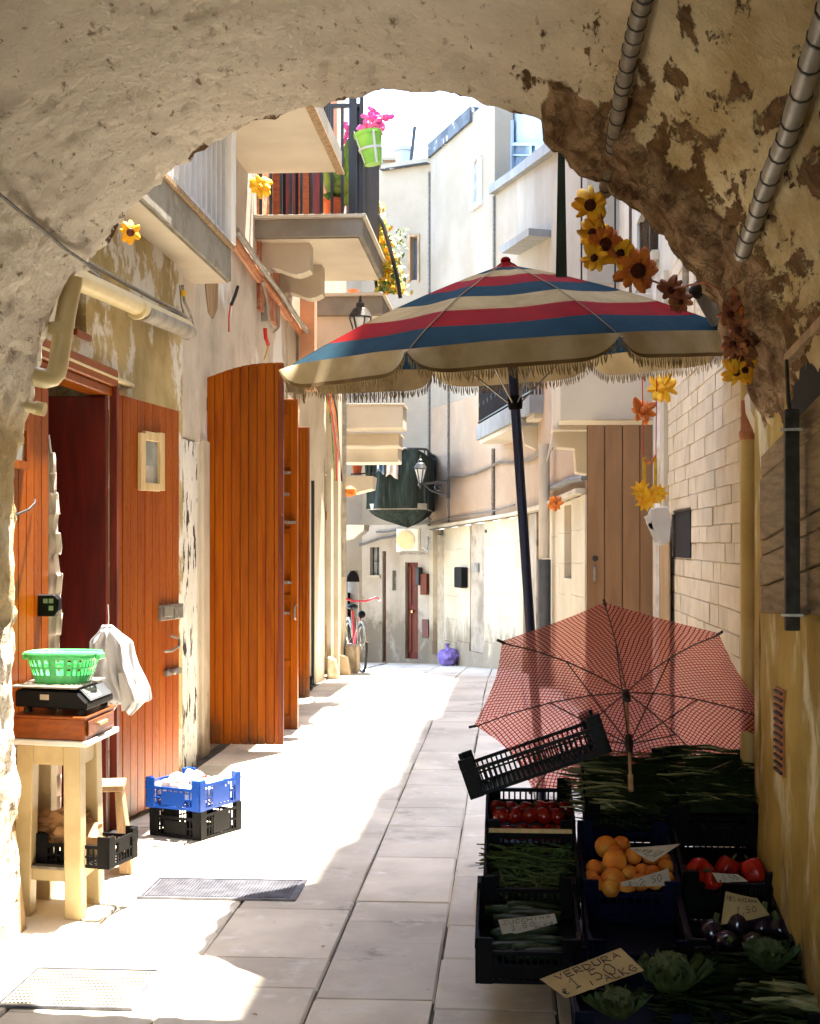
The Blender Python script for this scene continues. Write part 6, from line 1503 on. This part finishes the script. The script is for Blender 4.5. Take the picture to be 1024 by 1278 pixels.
for (px, py, Y, rt), el in zip(((885,1170,4.78,(.3,.3,0)),(920,1158,4.82,(.1,0,0)),(950,1160,4.84,(-.1,.2,0)),(975,1168,4.8,(.3,-.3,0)),(905,1178,4.72,(1.2,.2,0)),(940,1180,4.72,(1.2,-.4,0))), ('leftmost upright eggplant in the crate by the yellow wall','upright eggplant touching the bottom of the torn card','third upright eggplant right of the torn card','rightmost upright eggplant nearest the yellow wall','left of the two eggplants lying at the front','right of the two eggplants lying at the front')):
    fruit('eggplant', el, 'eggplant', 'eggplants', em, PY(px,py,Y), rt)
m = MB(); m.tube([(-.10,0,0),(-.06,.003,0),(0,.006,0),(.06,.003,0),(.10,0,0)], [.016,.021,.022,.020,.014], 12); zm = m.mesh('zucchini', 'zucchini', smooth=True)
ZW = ('nearest','second','third','fourth','fifth','sixth','seventh','eighth','ninth','tenth','farthest')
for k in range(11):
    fruit('zucchini', ZW[k]+' zucchini counting from the front rim of its crate', 'zucchini', 'zucchini', zm, I['zuc'](random.uniform(-.35,.35), .08+.085*k, .060+random.uniform(0,.03)), (random.uniform(-.1,.1),random.uniform(-.15,.15)+0,random.uniform(-.3,.3)))
def strands(name, label, cat, ins, n, L0_, L1_, r, mat, bend=.25, z0=.07, z1=.13, spread=1., dirf=None, flatk=1., rngx=(-1,1), rngy=(0.02,1)):
    m = MB()
    for k in range(n):
        c = ins(random.uniform(*rngx)*.92, random.uniform(*rngy), random.uniform(z0,z1)); a = random.gauss(0, .45)*spread if dirf is None else dirf(k)
        d = Vector((math.cos(a), math.sin(a)*.8, random.uniform(-.12,.16))); L_ = random.uniform(L0_,L1_); bv = Vector((random.uniform(-1,1), random.uniform(-1,1), random.uniform(-.9,.3)))*bend*L_
        pts = [c-d*L_*.5, c-d*L_*.17+bv*.25, c+d*L_*.17+bv*.25, c+d*L_*.5+bv*.0+Vector((0,0,-bend*L_*.4))]
        w_ = r*random.uniform(.6,1.3)
        if flatk > 1:
            e_ = d.cross(Vector((0,.3,1))).normalized(); ws = [w_*.5, w_*flatk*.8, w_*flatk, w_*.2]; o = len(m.v)
            for p, ww in zip(pts, ws): m.v += [p-e_*ww, p+Vector((0,0,-ww*.35)), p+e_*ww]
            for i in range(3):
                for j in range(2): m.f.append((o+i*3+j, o+i*3+j+1, o+(i+1)*3+j+1, o+(i+1)*3+j)); m.m.append(0)
        else: m.tube(pts, [w_*.6,w_,w_,w_*.4], 5)
    o = m.build(name, mat, smooth=False); return tag(o, label, cat, None, 'stuff')
strands('green_beans', 'tangled green beans filling the second crate of the left column', 'beans', I['bean'], 330, .09, .15, .0042, 'bean', .3, .05, .10, 2.5)
strands('long_greens', 'long dark leafy greens heaped in the left back crate', 'greens', I['grL'], 420, .14, .34, .0050, 'herb', .26, .05, .17, 1.1, None, 2.6)
strands('long_greens', 'long dark leafy greens heaped highest in the right back crate', 'greens', I['grR'], 460, .14, .34, .0050, 'herb', .26, .05, .20, 1.1, None, 2.6)
strands('spring_onions', 'pale stalk ends of the greens at the left of the back crate', 'greens', I['grL'], 46, .14, .26, .0060, 'stalk', .25, .12, .17, .5, rngx=(-1,-.3))
strands('spring_onions', 'pale stalks lying on the right heap of greens', 'greens', I['grR'], 20, .12, .24, .0045, 'stalk', .2, .15, .19, .5, rngx=(-1,.3))
strands('chicory_leaves', 'dark chicory leaves spread over the front right crate', 'greens', I['chi'], 260, .18, .34, .010, 'herb', .3, .08, .17, .8, None, 3.2, (-1.6,1.0))
strands('chicory_stalks', 'pale chicory stalks poking out at the bottom right corner', 'greens', I['chi'], 22, .14, .24, .011, 'stalk', .3, .13, .17, .25, lambda k: random.gauss(-.35,.18), 1., (.1,.9), (.1,.5))
strands('dark_leaves', 'dark leaves under the torn eggplant card', 'greens', I['egg'], 120, .12, .22, .010, 'herb', .3, .05, .10, 2, None, 3, (-1,1), (0,.4))
def cauli(px, py, Y, r, seed, lab):
    m = MB(); c = PY(px, py, Y); rnd_ = random.Random(seed)
    for k in range(70):
        t_ = rnd_.random()**.7*1.35; a = rnd_.random()*6.28; d = Vector((math.sin(t_)*math.cos(a), math.sin(t_)*math.sin(a), math.cos(t_)))
        m.ball(c+d*r*.78, r*rnd_.uniform(.20,.30), 7, 5, wob=.5, seed=k)
    t = thing('cauliflower', lab, 'cauliflower', c, 'green cauliflowers'); m.build('head', 'cabbage', t, smooth=True)
    for k in range(12):
        a = 2*math.pi*k/12+.2; d = Vector((math.cos(a), math.sin(a), 0)); e_ = Vector((-d.y,d.x,0)); lm = MB()
        lt = random.uniform(-.03,.05)
        def lf_(u, v): return c-Vector((0,0,r*.5))+d*(r*(.35+.85*math.sin(v*1.7)))+Vector((0,0,r*1.35*v-r*.2*v*v))+e_*((u-.5)*r*.85*math.sin(min(1,v+.25)*2.6))+d*(.016*math.sin(u*9+k))*v+Vector((0,0,.010*math.sin(u*17+k*2)*v))+d*(lt*v*v)
        lm.sheet(lf_, 6, 6); lm.build('leaf', 'herb', t, smooth=True)
cauli(838, 1222, 4.34, .078, 3, 'larger green cauliflower head beside the big price card')
cauli(772, 1258, 4.25, .058, 8, 'smaller green cauliflower half under the big price card')
cauli(960, 1196, 4.5, .06, 12, 'leafy cauliflower in shadow under the eggplants')

# price cards with handwriting
GL = {'V':[[(0,1),(.5,0),(1,1)]],'E':[[(1,1),(0,1),(0,0),(1,0)],[(0,.5),(.8,.5)]],'R':[[(0,0),(0,1),(.8,1),(.9,.6),(0,.5),(1,0)]],'D':[[(0,0),(0,1),(.6,.9),(1,.5),(.6,.1),(0,0)]],
 'U':[[(0,1),(0,.2),(.5,0),(1,.2),(1,1)]],'A':[[(0,0),(.5,1),(1,0)],[(.2,.4),(.8,.4)]],'L':[[(0,1),(0,0),(.8,0)]],'K':[[(0,0),(0,1)],[(.9,1),(0,.45),(1,0)]],'G':[[(1,.85),(.5,1),(0,.5),(.5,0),(1,.2),(1,.5),(.6,.5)]],
 '1':[[(.1,.65),(.55,1),(.45,0)],[(.1,0),(.7,.05)]],'5':[[(.9,1),(.2,1),(.15,.55),(.7,.6),(.9,.3),(.6,0),(.1,.05)]],'0':[[(.5,1),(.05,.6),(.15,.1),(.6,0),(1,.4),(.85,.9),(.5,1)]],',':[[(.3,.15),(.2,-.25)]],'€':[[(1,.85),(.5,1),(.1,.5),(.5,0),(1,.15)],[(0,.6),(.7,.6)],[(0,.42),(.7,.42)]],
 'Z':[[(0,1),(1,1),(0,0),(1,0)]],'C':[[(1,.85),(.5,1),(0,.5),(.5,0),(1,.15)]],'H':[[(0,0),(0,1)],[(1,0),(1,1)],[(0,.5),(1,.5)]],'I':[[(.5,0),(.5,1)]],'N':[[(0,0),(0,1),(1,0),(1,1)]],'M':[[(0,0),(0,1),(.5,.4),(1,1),(1,0)]],'2':[[(.05,.8),(.5,1),(.9,.7),(0,0),(1,0)]],'.':[[(.4,0),(.5,.08)]],' ':[]}
def card(label, pix, Ys, lines, mat='paper', inkr=.0011, curl=0., backpost=True, extra=None):
    P4 = [PY(px,py,Y) for (px,py), Y in zip(pix, Ys)]  # tl, tr, br, bl
    def S_(u, v): p = P4[3].lerp(P4[2], u).lerp(P4[0].lerp(P4[1], u), v); return p
    n_ = (P4[2]-P4[3]).cross(P4[0]-P4[3]).normalized(); n_ = n_ if n_.y < 0 else -n_
    t = thing('price_card', label, 'price card', P4[3])
    def sh(u, v):
        k = curl*math.sin(math.pi*u); return S_(u, v)+n_*k+n_*.002*noise.noise(Vector((u*3,v*3,1)))
    MB().sheet(sh, 14, 6).build('card', mat, t, solid=.0012)
    m = MB(); Lx = (P4[2]-P4[3]).length; Lz = (P4[0]-P4[3]).length
    for txt, u0, v0, cw, ch, sl in lines:
        u = u0
        for c_ in txt:
            for s_ in GL.get(c_, []):
                pts = [(u+x*cw*.72+y*.01+random.uniform(-.003,.003), v0+sl*(u-u0)+y*ch) for x, y in s_]
                m.tube([sh(a, b)+n_*.0016 for a, b in pts], inkr, 4)
            u += cw*(.55 if c_ in ',. ' else 1)
    o = m.build('handwriting', 'ink', t); o['kind'] = 'stuff'
    return t
card('big tan price card reading VERDURA €1,50 AL KG at the front of the stall', [(674,1222),(775,1183),(804,1211),(707,1246)], [4.18,4.18,4.10,4.10],
     [('VERDURA',.14,.70,.115,.22,0),('€',.03,.12,.09,.22,0),('1,50',.19,.22,.17,.42,0),('ALKG',.55,.06,.105,.26,0)], 'card', .0016)
card('torn pale card reading ZUCCHINA 1,50 over the front left crate', [(622,1148),(692,1140),(696,1152),(628,1169)], [4.72]*4, [('ZUCCHINA',.06,.66,.11,.26,0),('1,50',.18,.25,.13,.32,0),('ALKG',.58,.05,.09,.22,0)], 'paper', .0011, .004)
card('curled white price card standing behind the peaches', [(787,1058),(850,1053),(815,1076),(787,1060)], [5.12,5.08,5.08,5.12], [('ALKG',.15,.35,.12,.28,0),('2,50',.52,.2,.11,.4,0)], 'paper', .0010, .006)
card('folded white price card lying among the peaches', [(775,1101),(834,1084),(838,1105),(776,1106)], [4.97]*4, [('1,2',.12,.1,.16,.7,0),('50',.62,.3,.12,.5,0)], 'paper', .0012, .006)
card('small white price card in front of the red peppers', [(889,1089),(921,1091),(934,1100),(896,1101)], [4.96]*4, [('1,50',.25,.2,.17,.6,0)], 'paper', .0010, .002)
card('torn tan price card reading MELANZANA 1,50 over the eggplants', [(906,1112),(945,1121),(961,1142),(900,1154)], [4.80]*4, [('MELANZANA',.06,.74,.098,.16,0),('1,50',.30,.30,.15,.26,0)], 'card', .0012, .010)
# white jug behind the left column
t = MB(); q = PG(606,1052); t.lathe([(.02,0),(.055,.004),(.06,.02),(.06,.13),(.045,.17),(.02,.18),(.02,.21)], (PY(606,1040,5.75).x+.015, 5.75, .002), 16); tag(t.build('plastic_jug', 'clothwhite', smooth=True), 'pale plastic jug standing on the paving behind the tomato crate', 'jug')

# ------------------------------------------------------------------ garland and paper flowers
def flower(label, c, r, facing, npet, pm_, core='flcore', kind='flower', group=None, corer=.38):
    f = Vector(facing).normalized(); a = f.orthogonal().normalized(); b = f.cross(a)
    t = thing('paper_flower', label, 'flower', c, group)
    c = Vector(c)
    m = MB()
    for k in range(npet):
        an = 2*math.pi*k/npet+random.uniform(-.12,.12); d = a*math.cos(an)+b*math.sin(an); s_ = f.cross(d); L_ = r*random.uniform(.85,1.12); bend = random.uniform(-.7,.5); wv = random.uniform(.6,1.1); tw = random.uniform(-.25,.25)
        def pe(u, v): return c+d*(r*.22+L_*.8*v)+s_*((u-.5)*L_*.70*wv*(math.sin(math.pi*min(.94,v*.78+.14))**.7)+tw*L_*v*v)+f*(bend*L_*v*v*1.3+.10*L_*math.cos((u-.5)*5)*v+.05*L_*math.sin(u*9+k))
        pmh = MB(); pmh.sheet(pe, 3, 5); pmh.build('petal', pm_, t, smooth=True, solid=.0006)
    mc = MB(); mc.ball(c, r*.27, 10, 7, wob=.4, seed=int(r*1000)); mc.build('centre', core or pm_, t, smooth=True)
    if core: m.lathe([(r*corer*.2,-r*.06),(r*corer,-.02*r),(r*corer*.9,r*.12),(r*corer*.4,r*.2)], c, 14, tuple(f)); m.build('core', core, t, smooth=True)
    return t
YG = 5.36; gr_ = 'artificial flowers of the garland along the arch'
GF = [(737,256,.085,'flyellow',1,10,'topmost sunflower of the garland, hanging with its dark core down'),(740,290,.075,'flyellow',0,9,'loose yellow flower just below the topmost sunflower'),(756,305,.090,'florange',1,10,'golden sunflower third down the garland'),(742,322,.070,'flyellow',0,9,'ragged yellow flower left of the golden sunflower'),(775,316,.075,'flyellow',0,9,'yellow flower between the golden and the big orange sunflower'),(797,338,.110,'florange',1,9,'biggest orange sunflower over the right of the parasol'),
      (838,362,.065,'flbrown',0,8,'brown dried looking flower right of the biggest sunflower'),(850,377,.055,'flbrown',0,8,'small brown flower sinking behind the parasol edge')]
for px, py, r_, mt, core, n_, lab in GF:
    flower(lab, PY(px,py,YG), r_*.78, (random.uniform(-.3,.2), -1, random.uniform(-.4,.1)), n_, mt, 'flcore' if core else 'flcore', group=gr_, corer=.36 if core else .13)
for i, (px, py, mt) in enumerate(((926,372,'flbrown'),(912,392,'flbrown'),(936,395,'florange'),(922,412,'flbrown'),(915,430,'flbrown'),(932,428,'flbrown'),(925,448,'flbrown'),(920,466,'flyellow'),(930,462,'flyellow'))):
    flower('flower number '+str(i) if False else ('dull brown leaf cluster topping the right end of the garland','brown leaf cluster against the parasol tip','orange tinted cluster nearest the yellow wall','brown cluster in the middle of the hanging garland end','brown cluster just under the parasol tip','brown cluster right of the middle of the hanging end','brown cluster above the lowest yellow bloom','lowest yellow bloom at the end of the garland','yellow bloom tucked right of the lowest one')[i], PY(px,py,4.72), .046, (random.uniform(-.5,.3), -1, random.uniform(-.5,.3)), 8, mt, 'flcore', group=gr_, corer=.14)
tag(MB().tube([PY(748,250,YG), PY(752,275,YG), PY(760,305,YG), PY(775,325,YG), PY(800,345,YG), PY(840,360,YG), PY(880,352,5.0), PY(915,370,4.76), PY(925,410,4.74), PY(925,460,4.74)], .004, 6).build('garland_wire', 'flbrown', smooth=True), 'brown wire stem carrying the garland along the arch edge', 'wire')
flower('orange paper flower hanging high on red strings before the stone wall', PY(826,484,7.2), .075, (-.2,-1,.2), 9, 'flyellow', None, group='flowers on strings')
flower('orange paper flower hanging lower left on the red strings', PY(803,512,7.2), .07, (.1,-1,.2), 9, 'florange', None, group='flowers on strings')
flower('small orange flower far off hanging in front of the stucco house', PY(693,628,9), .05, (0,-1,0), 8, 'florange', None)
flower('tiny yellow flower peeking under the vault at the upper left', PY(163,290,6.4), .05, (.3,-1,-.3), 7, 'flyellow', 'redwood')
flower('yellow flower hanging before the brick facing of the railed balcony', PY(325,232,8.0), .065, (.1,-1,-.2), 9, 'flyellow', None)
t = thing('hanging_decoration', 'yellow flower swing hanging on red strings before the brown plank door', 'decoration', PY(810, 640, 7.2))
m = MB(); m.tube([PY(802,470,7.2), PY(803,560,7.2), PY(804,574,7.2)], .003, 5); m.build('string', 'redplastic', t); m = MB(); m.tube([PY(820,470,7.2), PY(819,560,7.2), PY(819,574,7.2)], .003, 5); m.build('string', 'redplastic', t)
m = MB(); m.tube([PY(804,573,7.2), PY(809,579,7.2), PY(814,577,7.2), PY(819,568,7.2)], .006, 6); m.build('bow', 'florange', t)
for x in (804.5, 818.5): m = MB(); m.box(tuple(PY(x-2,628,7.2)-Vector((0,.003,0))), tuple(PY(x+2,571,7.2)+Vector((0,.003,0)))); m.build('ribbon', 'yellowtape', t)
for i,(x,y) in enumerate(((800,612),(812,620),(822,616),(806,626))):
    for k in range(9):
        a = k*.7; c = PY(x,y,7.18); d = Vector((math.cos(a),-.2,math.sin(a))); m = MB(); e_ = Vector((-math.sin(a),0,math.cos(a)))
        m.prism([c, c+d*.03+e_*.012, c+d*.055, c+d*.03-e_*.012], (0,.002,0)); m.build('petal', 'flyellow', t)
t = thing('white_bird', 'white paper dove shape hanging under the yellow flower swing', 'decoration', PY(820, 670, 7.3))
m = MB(); m.prism([PY(px,py,7.3) for px,py in [(812,634),(834,632),(838,650),(836,676),(824,682),(812,664),(806,650)]], (0,.012,0)); m.build('body', 'clothwhite', t, bevel=.004)
for i, q in enumerate(([(814,652),(808,655),(818,678),(822,682)], [(810,642),(804,645),(812,660),(816,660)])): m = MB(); m.prism([PY(px,py,7.27) for px,py in q], (0,.006,0)); m.build('wing', 'clothwhite', t)

# ------------------------------------------------------------------ pots and plants on the balconies
def pot(name, label, c, r, h_, mat, rz=None):
    t = thing(name, label, 'flower pot', c); m = MB(); m.lathe([(r*.68,0),(r*.95,h_*.82),(r*1.08,h_*.83),(r*1.08,h_),(r*.9,h_),(r*.86,h_*.9)], c, 22); m.build('pot', mat, t); return t
zt2 = PY(390,268,12.4).z
q = PY(417,265,12.7); tp = pot('potted_plant', 'broad leaved plant in a terracotta pot on the railed balcony', Vector((q.x,12.7,zt2)), .11, .20, 'terracotta')
def bigleaf(parent, base, tip, wd, mat='leaf', droop=.06):
    base, tip = Vector(base), Vector(tip); d = tip-base; s_ = d.cross(Vector((0,-1,.2))).normalized()
    def f(u, v): return base+d*v+s_*((u-.5)*wd*math.sin(math.pi*min(.98,v*.9+.06))**.8)+Vector((0,-.03*math.cos((u-.5)*3),-droop*v*v))
    MB().sheet(f, 4, 8).build('leaf', mat, parent, smooth=True)
for tx, ty, wd in ((408,200,.10),(428,185,.12),(440,205,.11),(448,235,.10),(436,165,.10),(420,225,.10),(455,190,.12),(404,235,.07),(432,215,.14),(446,150,.08),(438,240,.12)):
    bigleaf(tp, Vector((q.x+random.uniform(-.04,.06),12.7,zt2+.18)), PY(tx,ty,12.55+random.uniform(-.1,.2)), wd*1.2)
q = PY(464,200,12.3); c = PY(466,205,12.32); gp = thing('hanging_pot', 'green flower pot with pink orchids hung on the balcony rail against the sky', 'flower pot', c)
dx = Vector((.12,0,1)).normalized(); m = MB(); m.lathe([(.075,0),(.115,.24),(.125,.25),(.125,.28),(.10,.28)], c, 18, (-.18,0,1)); m.build('pot', 'potgreen', gp)
m = MB(); 
for k in range(4):
    a = k*1.57+.5; m.bar(c+Vector((.08*math.cos(a),.08*math.sin(a),0)), c+Vector((-.05+.125*math.cos(a),.125*math.sin(a),.27)), .02, .006)
m.lathe([(.103,.12),(.107,.14)], c, 18, (-.18,0,1)); m.build('lattice', 'clothwhite', gp)
for k in range(15):
    tip = PY(random.uniform(450,488), random.uniform(136,160), 12.35+random.uniform(-.12,.12)); b0 = c+Vector((-.04,0,.26)); m = MB(); m.tube([b0, b0.lerp(tip,.5)+Vector((0,0,.04)), tip], .005, 5); m.build('stem', 'flpink' if k%2 else 'leaf', gp)
    for j in range(3):
        p = b0.lerp(tip, .65+.17*j)+Vector((random.uniform(-.02,.02),0,random.uniform(-.02,.02))); m = MB(); m.ball(p, .028, 7, 5, (1,.5,.8), wob=.8, seed=k*3+j); m.build('bloom', 'flpink', gp, smooth=True)
t = thing('pink_flowers', 'pink flower spray rising behind the balcony corner post', 'flower', PY(431,175,12.9)); 
for k in range(9): m = MB(); m.ball(PY(random.uniform(426,436), random.uniform(150,192), 12.9), .03, 7, 5, (1,.5,1), wob=.8, seed=k); m.build('bloom', 'flpink', t, smooth=True)
# curved rail overgrown with yellow leaves
t = thing('climbing_plant', 'yellow green climbing plant growing over a curved black railing', 'plant', PY(480,370,14.6))
for off in (0, -.25, .3):
    m = MB(); m.tube([PY(468,262,14.6+off), PY(478,280,14.6+off), PY(487,310,14.6+off), PY(496,345,14.6+off), PY(500,372,14.6+off)], .022, 6); m.build('rail', 'blackmetal', t, smooth=True)
m = MB(); m.tube([PY(467,250,14.6), PY(467,300,14.6), PY(470,360,14.6)], .015, 6); m.tube([PY(468,300,14.6), PY(490,300,14.6)], .010, 5); m.tube([PY(469,335,14.6), PY(496,335,14.6)], .010, 5); m.build('frame', 'blackmetal', t)
def leafcloud(parent, region, n, mats, sz, Y, name='leaves'):
    ms = [MB() for _ in mats]
    for k in range(n):
        px, py = region(k); c = PY(px, py, Y+random.uniform(-.2,.2)); a = Vector((random.uniform(-1,1),random.uniform(-1,1),random.uniform(-1,1))).normalized(); b = a.orthogonal().normalized(); s_ = sz*random.uniform(.6,1.3)
        random.choice(ms).add([c-a*s_, c+b*s_*.5, c+a*s_, c-b*s_*.5], [(0,1,2,3)])
    for m, mt in zip(ms, mats):
        o = m.build(name, mt, parent); o['kind'] = 'stuff'
def reg(k):
    v = random.random(); py = 246+120*v; xc = 466+30*v**.8; return (random.gauss(xc-6, 4+5*v), py)
leafcloud(t, reg, 1100, ['leafyellow','leaf','flyellow'], .045, 14.6)
def reg2(k): v = random.random(); return (random.gauss(500,5), 285+45*v)
t = thing('climbing_plant', 'sparse pale plant against the stucco beside the curved railing', 'plant', PY(502,330,15.5)); leafcloud(t, reg2, 60, ['leaf'], .03, 15.5)

# ------------------------------------------------------------------ cables and wires on the left wall
def cab(label, pts, r=.008, mat='cable', name='cable'): return tag(MB().tube(pts, r, 7).build(name, mat, smooth=True), label, 'cable')
cab('grey cable running along above the drainpipe', [PX(108,326,XL+.13), PX(150,350,XL+.13), PX(190,372,XL+.13), PX(222,388,XL+.13), PX(238,400,XL+.13)], .012, 'pipegrey')
cab('second grey cable strapped beside the first above the drainpipe', [PX(112,340,XL+.16), PX(150,362,XL+.16), PX(185,380,XL+.16), PX(215,388,XL+.16), PX(232,398,XL+.16)], .010, 'cable')
cab('cable dropping from the balcony to the tangle with a yellow tape', [PX(228,356,XL+.10), PX(230,375,XL+.10), PX(238,392,XL+.10), PX(241,405,XL+.11), PX(236,415,XL+.11), PX(228,410,XL+.1)], .010, 'pipegrey')
cab('thinner cable hanging inside the tangle under the near balcony', [PX(224,356,XL+.08), PX(226,380,XL+.08), PX(232,400,XL+.09), PX(224,402,XL+.12), PX(214,396,XL+.12)], .007, 'cable')
m = MB(); c = PX(229,366,XL+.10); m.tube([c-Vector((0,0,.02)), c+Vector((0,0,.02))], .018, 8); tag(m.build('tape', 'yellowtape'), 'strip of yellow tape round the hanging cable', 'tape')
cab('black cable stub with red threads hanging on the white wall', [PX(297,358,XL+.05), PX(294,368,XL+.06), PX(289,380,XL+.05)], .014, 'cableblack')
cab('red threads under the black cable stub', [PX(288,381,XL+.05), PX(286,395,XL+.05), PX(286,414,XL+.05)], .006, 'redplastic', 'thread')
cab('grey cable loop dropping from the rust conduit', [PX(328,352,XL+.1), PX(333,372,XL+.1), PX(336,400,XL+.1), PX(341,415,XL+.1), PX(347,410,XL+.1), PX(346,380,XL+.1)], .011, 'pipegrey')
cab('red wire tied under the rust conduit', [PX(331,410,XL+.08), PX(332,422,XL+.08), PX(335,430,XL+.08)], .018, 'redplastic')
cab('yellow wire end dangling under the red wire', [PX(335,431,XL+.08), PX(333,440,XL+.08), PX(330,448,XL+.08)], .007, 'yellowtape')
m = MB(); a, b = PX(330,401,XL+.03), PX(324,372,XL+.03); m.box((XL+.002, a.y, a.z), (XL+.06, b.y if b.y>a.y else a.y+.1, b.z)); tag(m.build('junction_box', 'pipegrey'), 'small grey junction box on the white wall beneath the rust conduit', 'box')
for k in range(5):
    x = 404+k*2.2; cab(['green','red','grey','orange','black'][k]+' wire in the bundle hanging down the far left wall', [PX(x,480,XL+.05+.02*k), PX(x+8,515,XL+.06+.02*k), PX(x+12+2*math.sin(k),560,XL+.08), PX(x+14,600,XL+.06)], .010, ['leaf','redplastic','pipegrey','florange','cableblack'][k])
t = thing('lamp_fitting', 'little orange lamp fitting at the lower end of the hanging wires', 'lamp', PY(436,618,18.5)); m = MB(); m.lathe([(.02,.0),(.09,.03),(.08,.10),(.03,.14)], PY(437,620,18.5), 12); m.build('shade', 'florange', t)

# ------------------------------------------------------------------ bicycle by the far corner, planter
def bicycle():
    Y = 19.6; c = PY(452, 834, Y); c.z = gz(Y); s_ = 1.0
    ex = Vector((.30, -.954, 0)); 
    t = thing('bicycle', 'old bicycle with red handlebar parked by the dark doorway, seen nearly end on', 'bicycle', c)
    def B(a, z, o=0): return c+ex*a+Vector((ex.y*-1*o, ex.x*o, 0))*(-1)+Vector((0,0,z))
    for a0 in (0, .98):
        w_ = thing('wheel', None, None, B(-a0, .33)); w_.parent = t; w_.location = B(-a0,.33)-WL[t.name]
        ring = [B(-a0+.33*math.cos(k*math.pi/14), .33+.33*math.sin(k*math.pi/14)) for k in range(29)]
        MB().tube(ring, .018, 7, cap=False).build('tyre', 'rubber', w_, smooth=True)
        ring = [B(-a0+.30*math.cos(k*math.pi/14), .33+.30*math.sin(k*math.pi/14)) for k in range(29)]
        MB().tube(ring, .010, 6, cap=False).build('rim', 'steel', w_, smooth=True)
        m = MB()
        for k in range(14): m.tube([B(-a0,.33), B(-a0+.30*math.cos(k*math.pi/7), .33+.30*math.sin(k*math.pi/7))], .0025, 4)
        m.build('spokes', 'steel', w_)
        m = MB(); m.tube([B(-a0+.37*math.cos(k*math.pi/10), .33+.37*math.sin(k*math.pi/10)) for k in range(1,9)], .022, 6); m.build('mudguard', 'steel', t, smooth=True)
    m = MB(); m.tube([B(0,.33,.05), B(-.12,.72,.04)], .013, 7); m.tube([B(0,.33,-.05), B(-.12,.72,-.04)], .013, 7); m.tube([B(-.11,.70), B(-.17,.98)], .016, 8); m.build('fork', 'steel', t, smooth=True)
    m = MB(); m.tube([B(-.14,.82), B(-.55,.35), B(-.98,.33)], .016, 8); m.tube([B(-.55,.35), B(-.68,.82)], .016, 8); m.tube([B(-.14,.72), B(-.50,.42)], .014, 8); m.build('frame', 'bikered', t, smooth=True)
    m = MB(); m.tube([B(-.30,1.0,.30), B(-.20,1.03,.24), B(-.14,.98,.08), B(-.15,.98,0), B(-.14,.98,-.08), B(-.20,1.03,-.24), B(-.30,1.0,-.30)], .014, 8); m.build('handlebar', 'bikered', t, smooth=True)
    for s2 in (1,-1): m = MB(); m.tube([B(-.29,1.0,.29*s2), B(-.40,.98,.34*s2)], .019, 8); m.build('grip', 'clothwhite', t)
    m = MB(); m.ball(B(-.02,.80), .055, 10, 8, (1,1,1)); m.build('headlamp', 'plasticblack', t, smooth=True)
    m = MB(); m.ball(B(-.70,.88), .12, 12, 8, (.7,1.1,.35)); m.build('saddle', 'plasticblack', t, smooth=True)
    m = MB(); m.tube([B(-.55,.35,-.14), B(-.55,.35,.14)], .012, 6); m.box(tuple(B(-.50,.20,.14)-Vector((.05,.03,.012))), tuple(B(-.50,.20,.14)+Vector((.05,.03,.012)))); m.build('pedals', 'steel', t)
bicycle()
m = MB(); a, b = PY(431,832,19.0), PY(446,806,19.0); m.box((a.x,19.0,gz(19)),(b.x,19.35,b.z)); tag(m.build('stone_block', 'stone', bevel=.01), 'pale block standing on the paving before the bicycle', 'block')
for px, py0, w_, lab in ((413,822,.07,'small pale guard stone at the foot of the near pilaster'),(428,822,.09,'small pale guard stone at the foot of the far pilaster')):
    y = PX(px, 822, XL+.1).y; m = MB(); m.prism([(XL+.07,y-w_,gz(y)-.02),(XL+.22,y-w_,gz(y)-.02),(XL+.16,y-w_,gz(y)+.24),(XL+.07,y-w_,gz(y)+.28)],(0,w_*2,0)); tag(m.build('guard_stone', 'stone', bevel=.01), lab, 'stone')
q = PG(391,856); m = MB(); m.ball(Vector((PX(391,850,XL+.12).x, 14.9, gz(14.9)+.04)), .055, 14, 8, (1,1.9,.7)); m.ball(Vector((XL+.12,14.98,gz(14.9)+.10)), .045, 10, 8, (1,1,1.3)); tag(m.build('shoe', 'plasticblack', smooth=True), 'dark shoe left at the foot of the grey shutter', 'shoe')
# dry leaves and scraps on the paving
lm = MB(); s_ = .016
lm.add([(-s_,0,.001),(0,-s_*.5,.004),(s_,0,.001),(0,s_*.6,.005)], [(0,1,2,3)]); lme = lm.mesh('dry_leaf', 'roughwood')
for i, (px, py, lab) in enumerate(((404,1183,'dry leaf on the shaded slabs nearest the camera'),(480,939,'dry leaf on the shaded slabs near the sun edge'),(432,924,'crumb of litter in the sunny middle of the lane'),(402,924,'scatter of litter left of the crumb'),(531,913,'pale dry leaf on the sun edge'),(500,864,'tiny scrap far along the lane'),(592,853,'small dark scrap beside the red umbrella'),(318,1268,'dry leaf at the bottom of the frame'))):
    p = PG(px, py); fruit('dry_leaf', lab, 'leaf', 'scraps on the paving', lme, Vector((p.x, p.y, gz(p.y)+.004)), (0,0,random.random()*6), 1.0)
if protoK.name not in used: pass
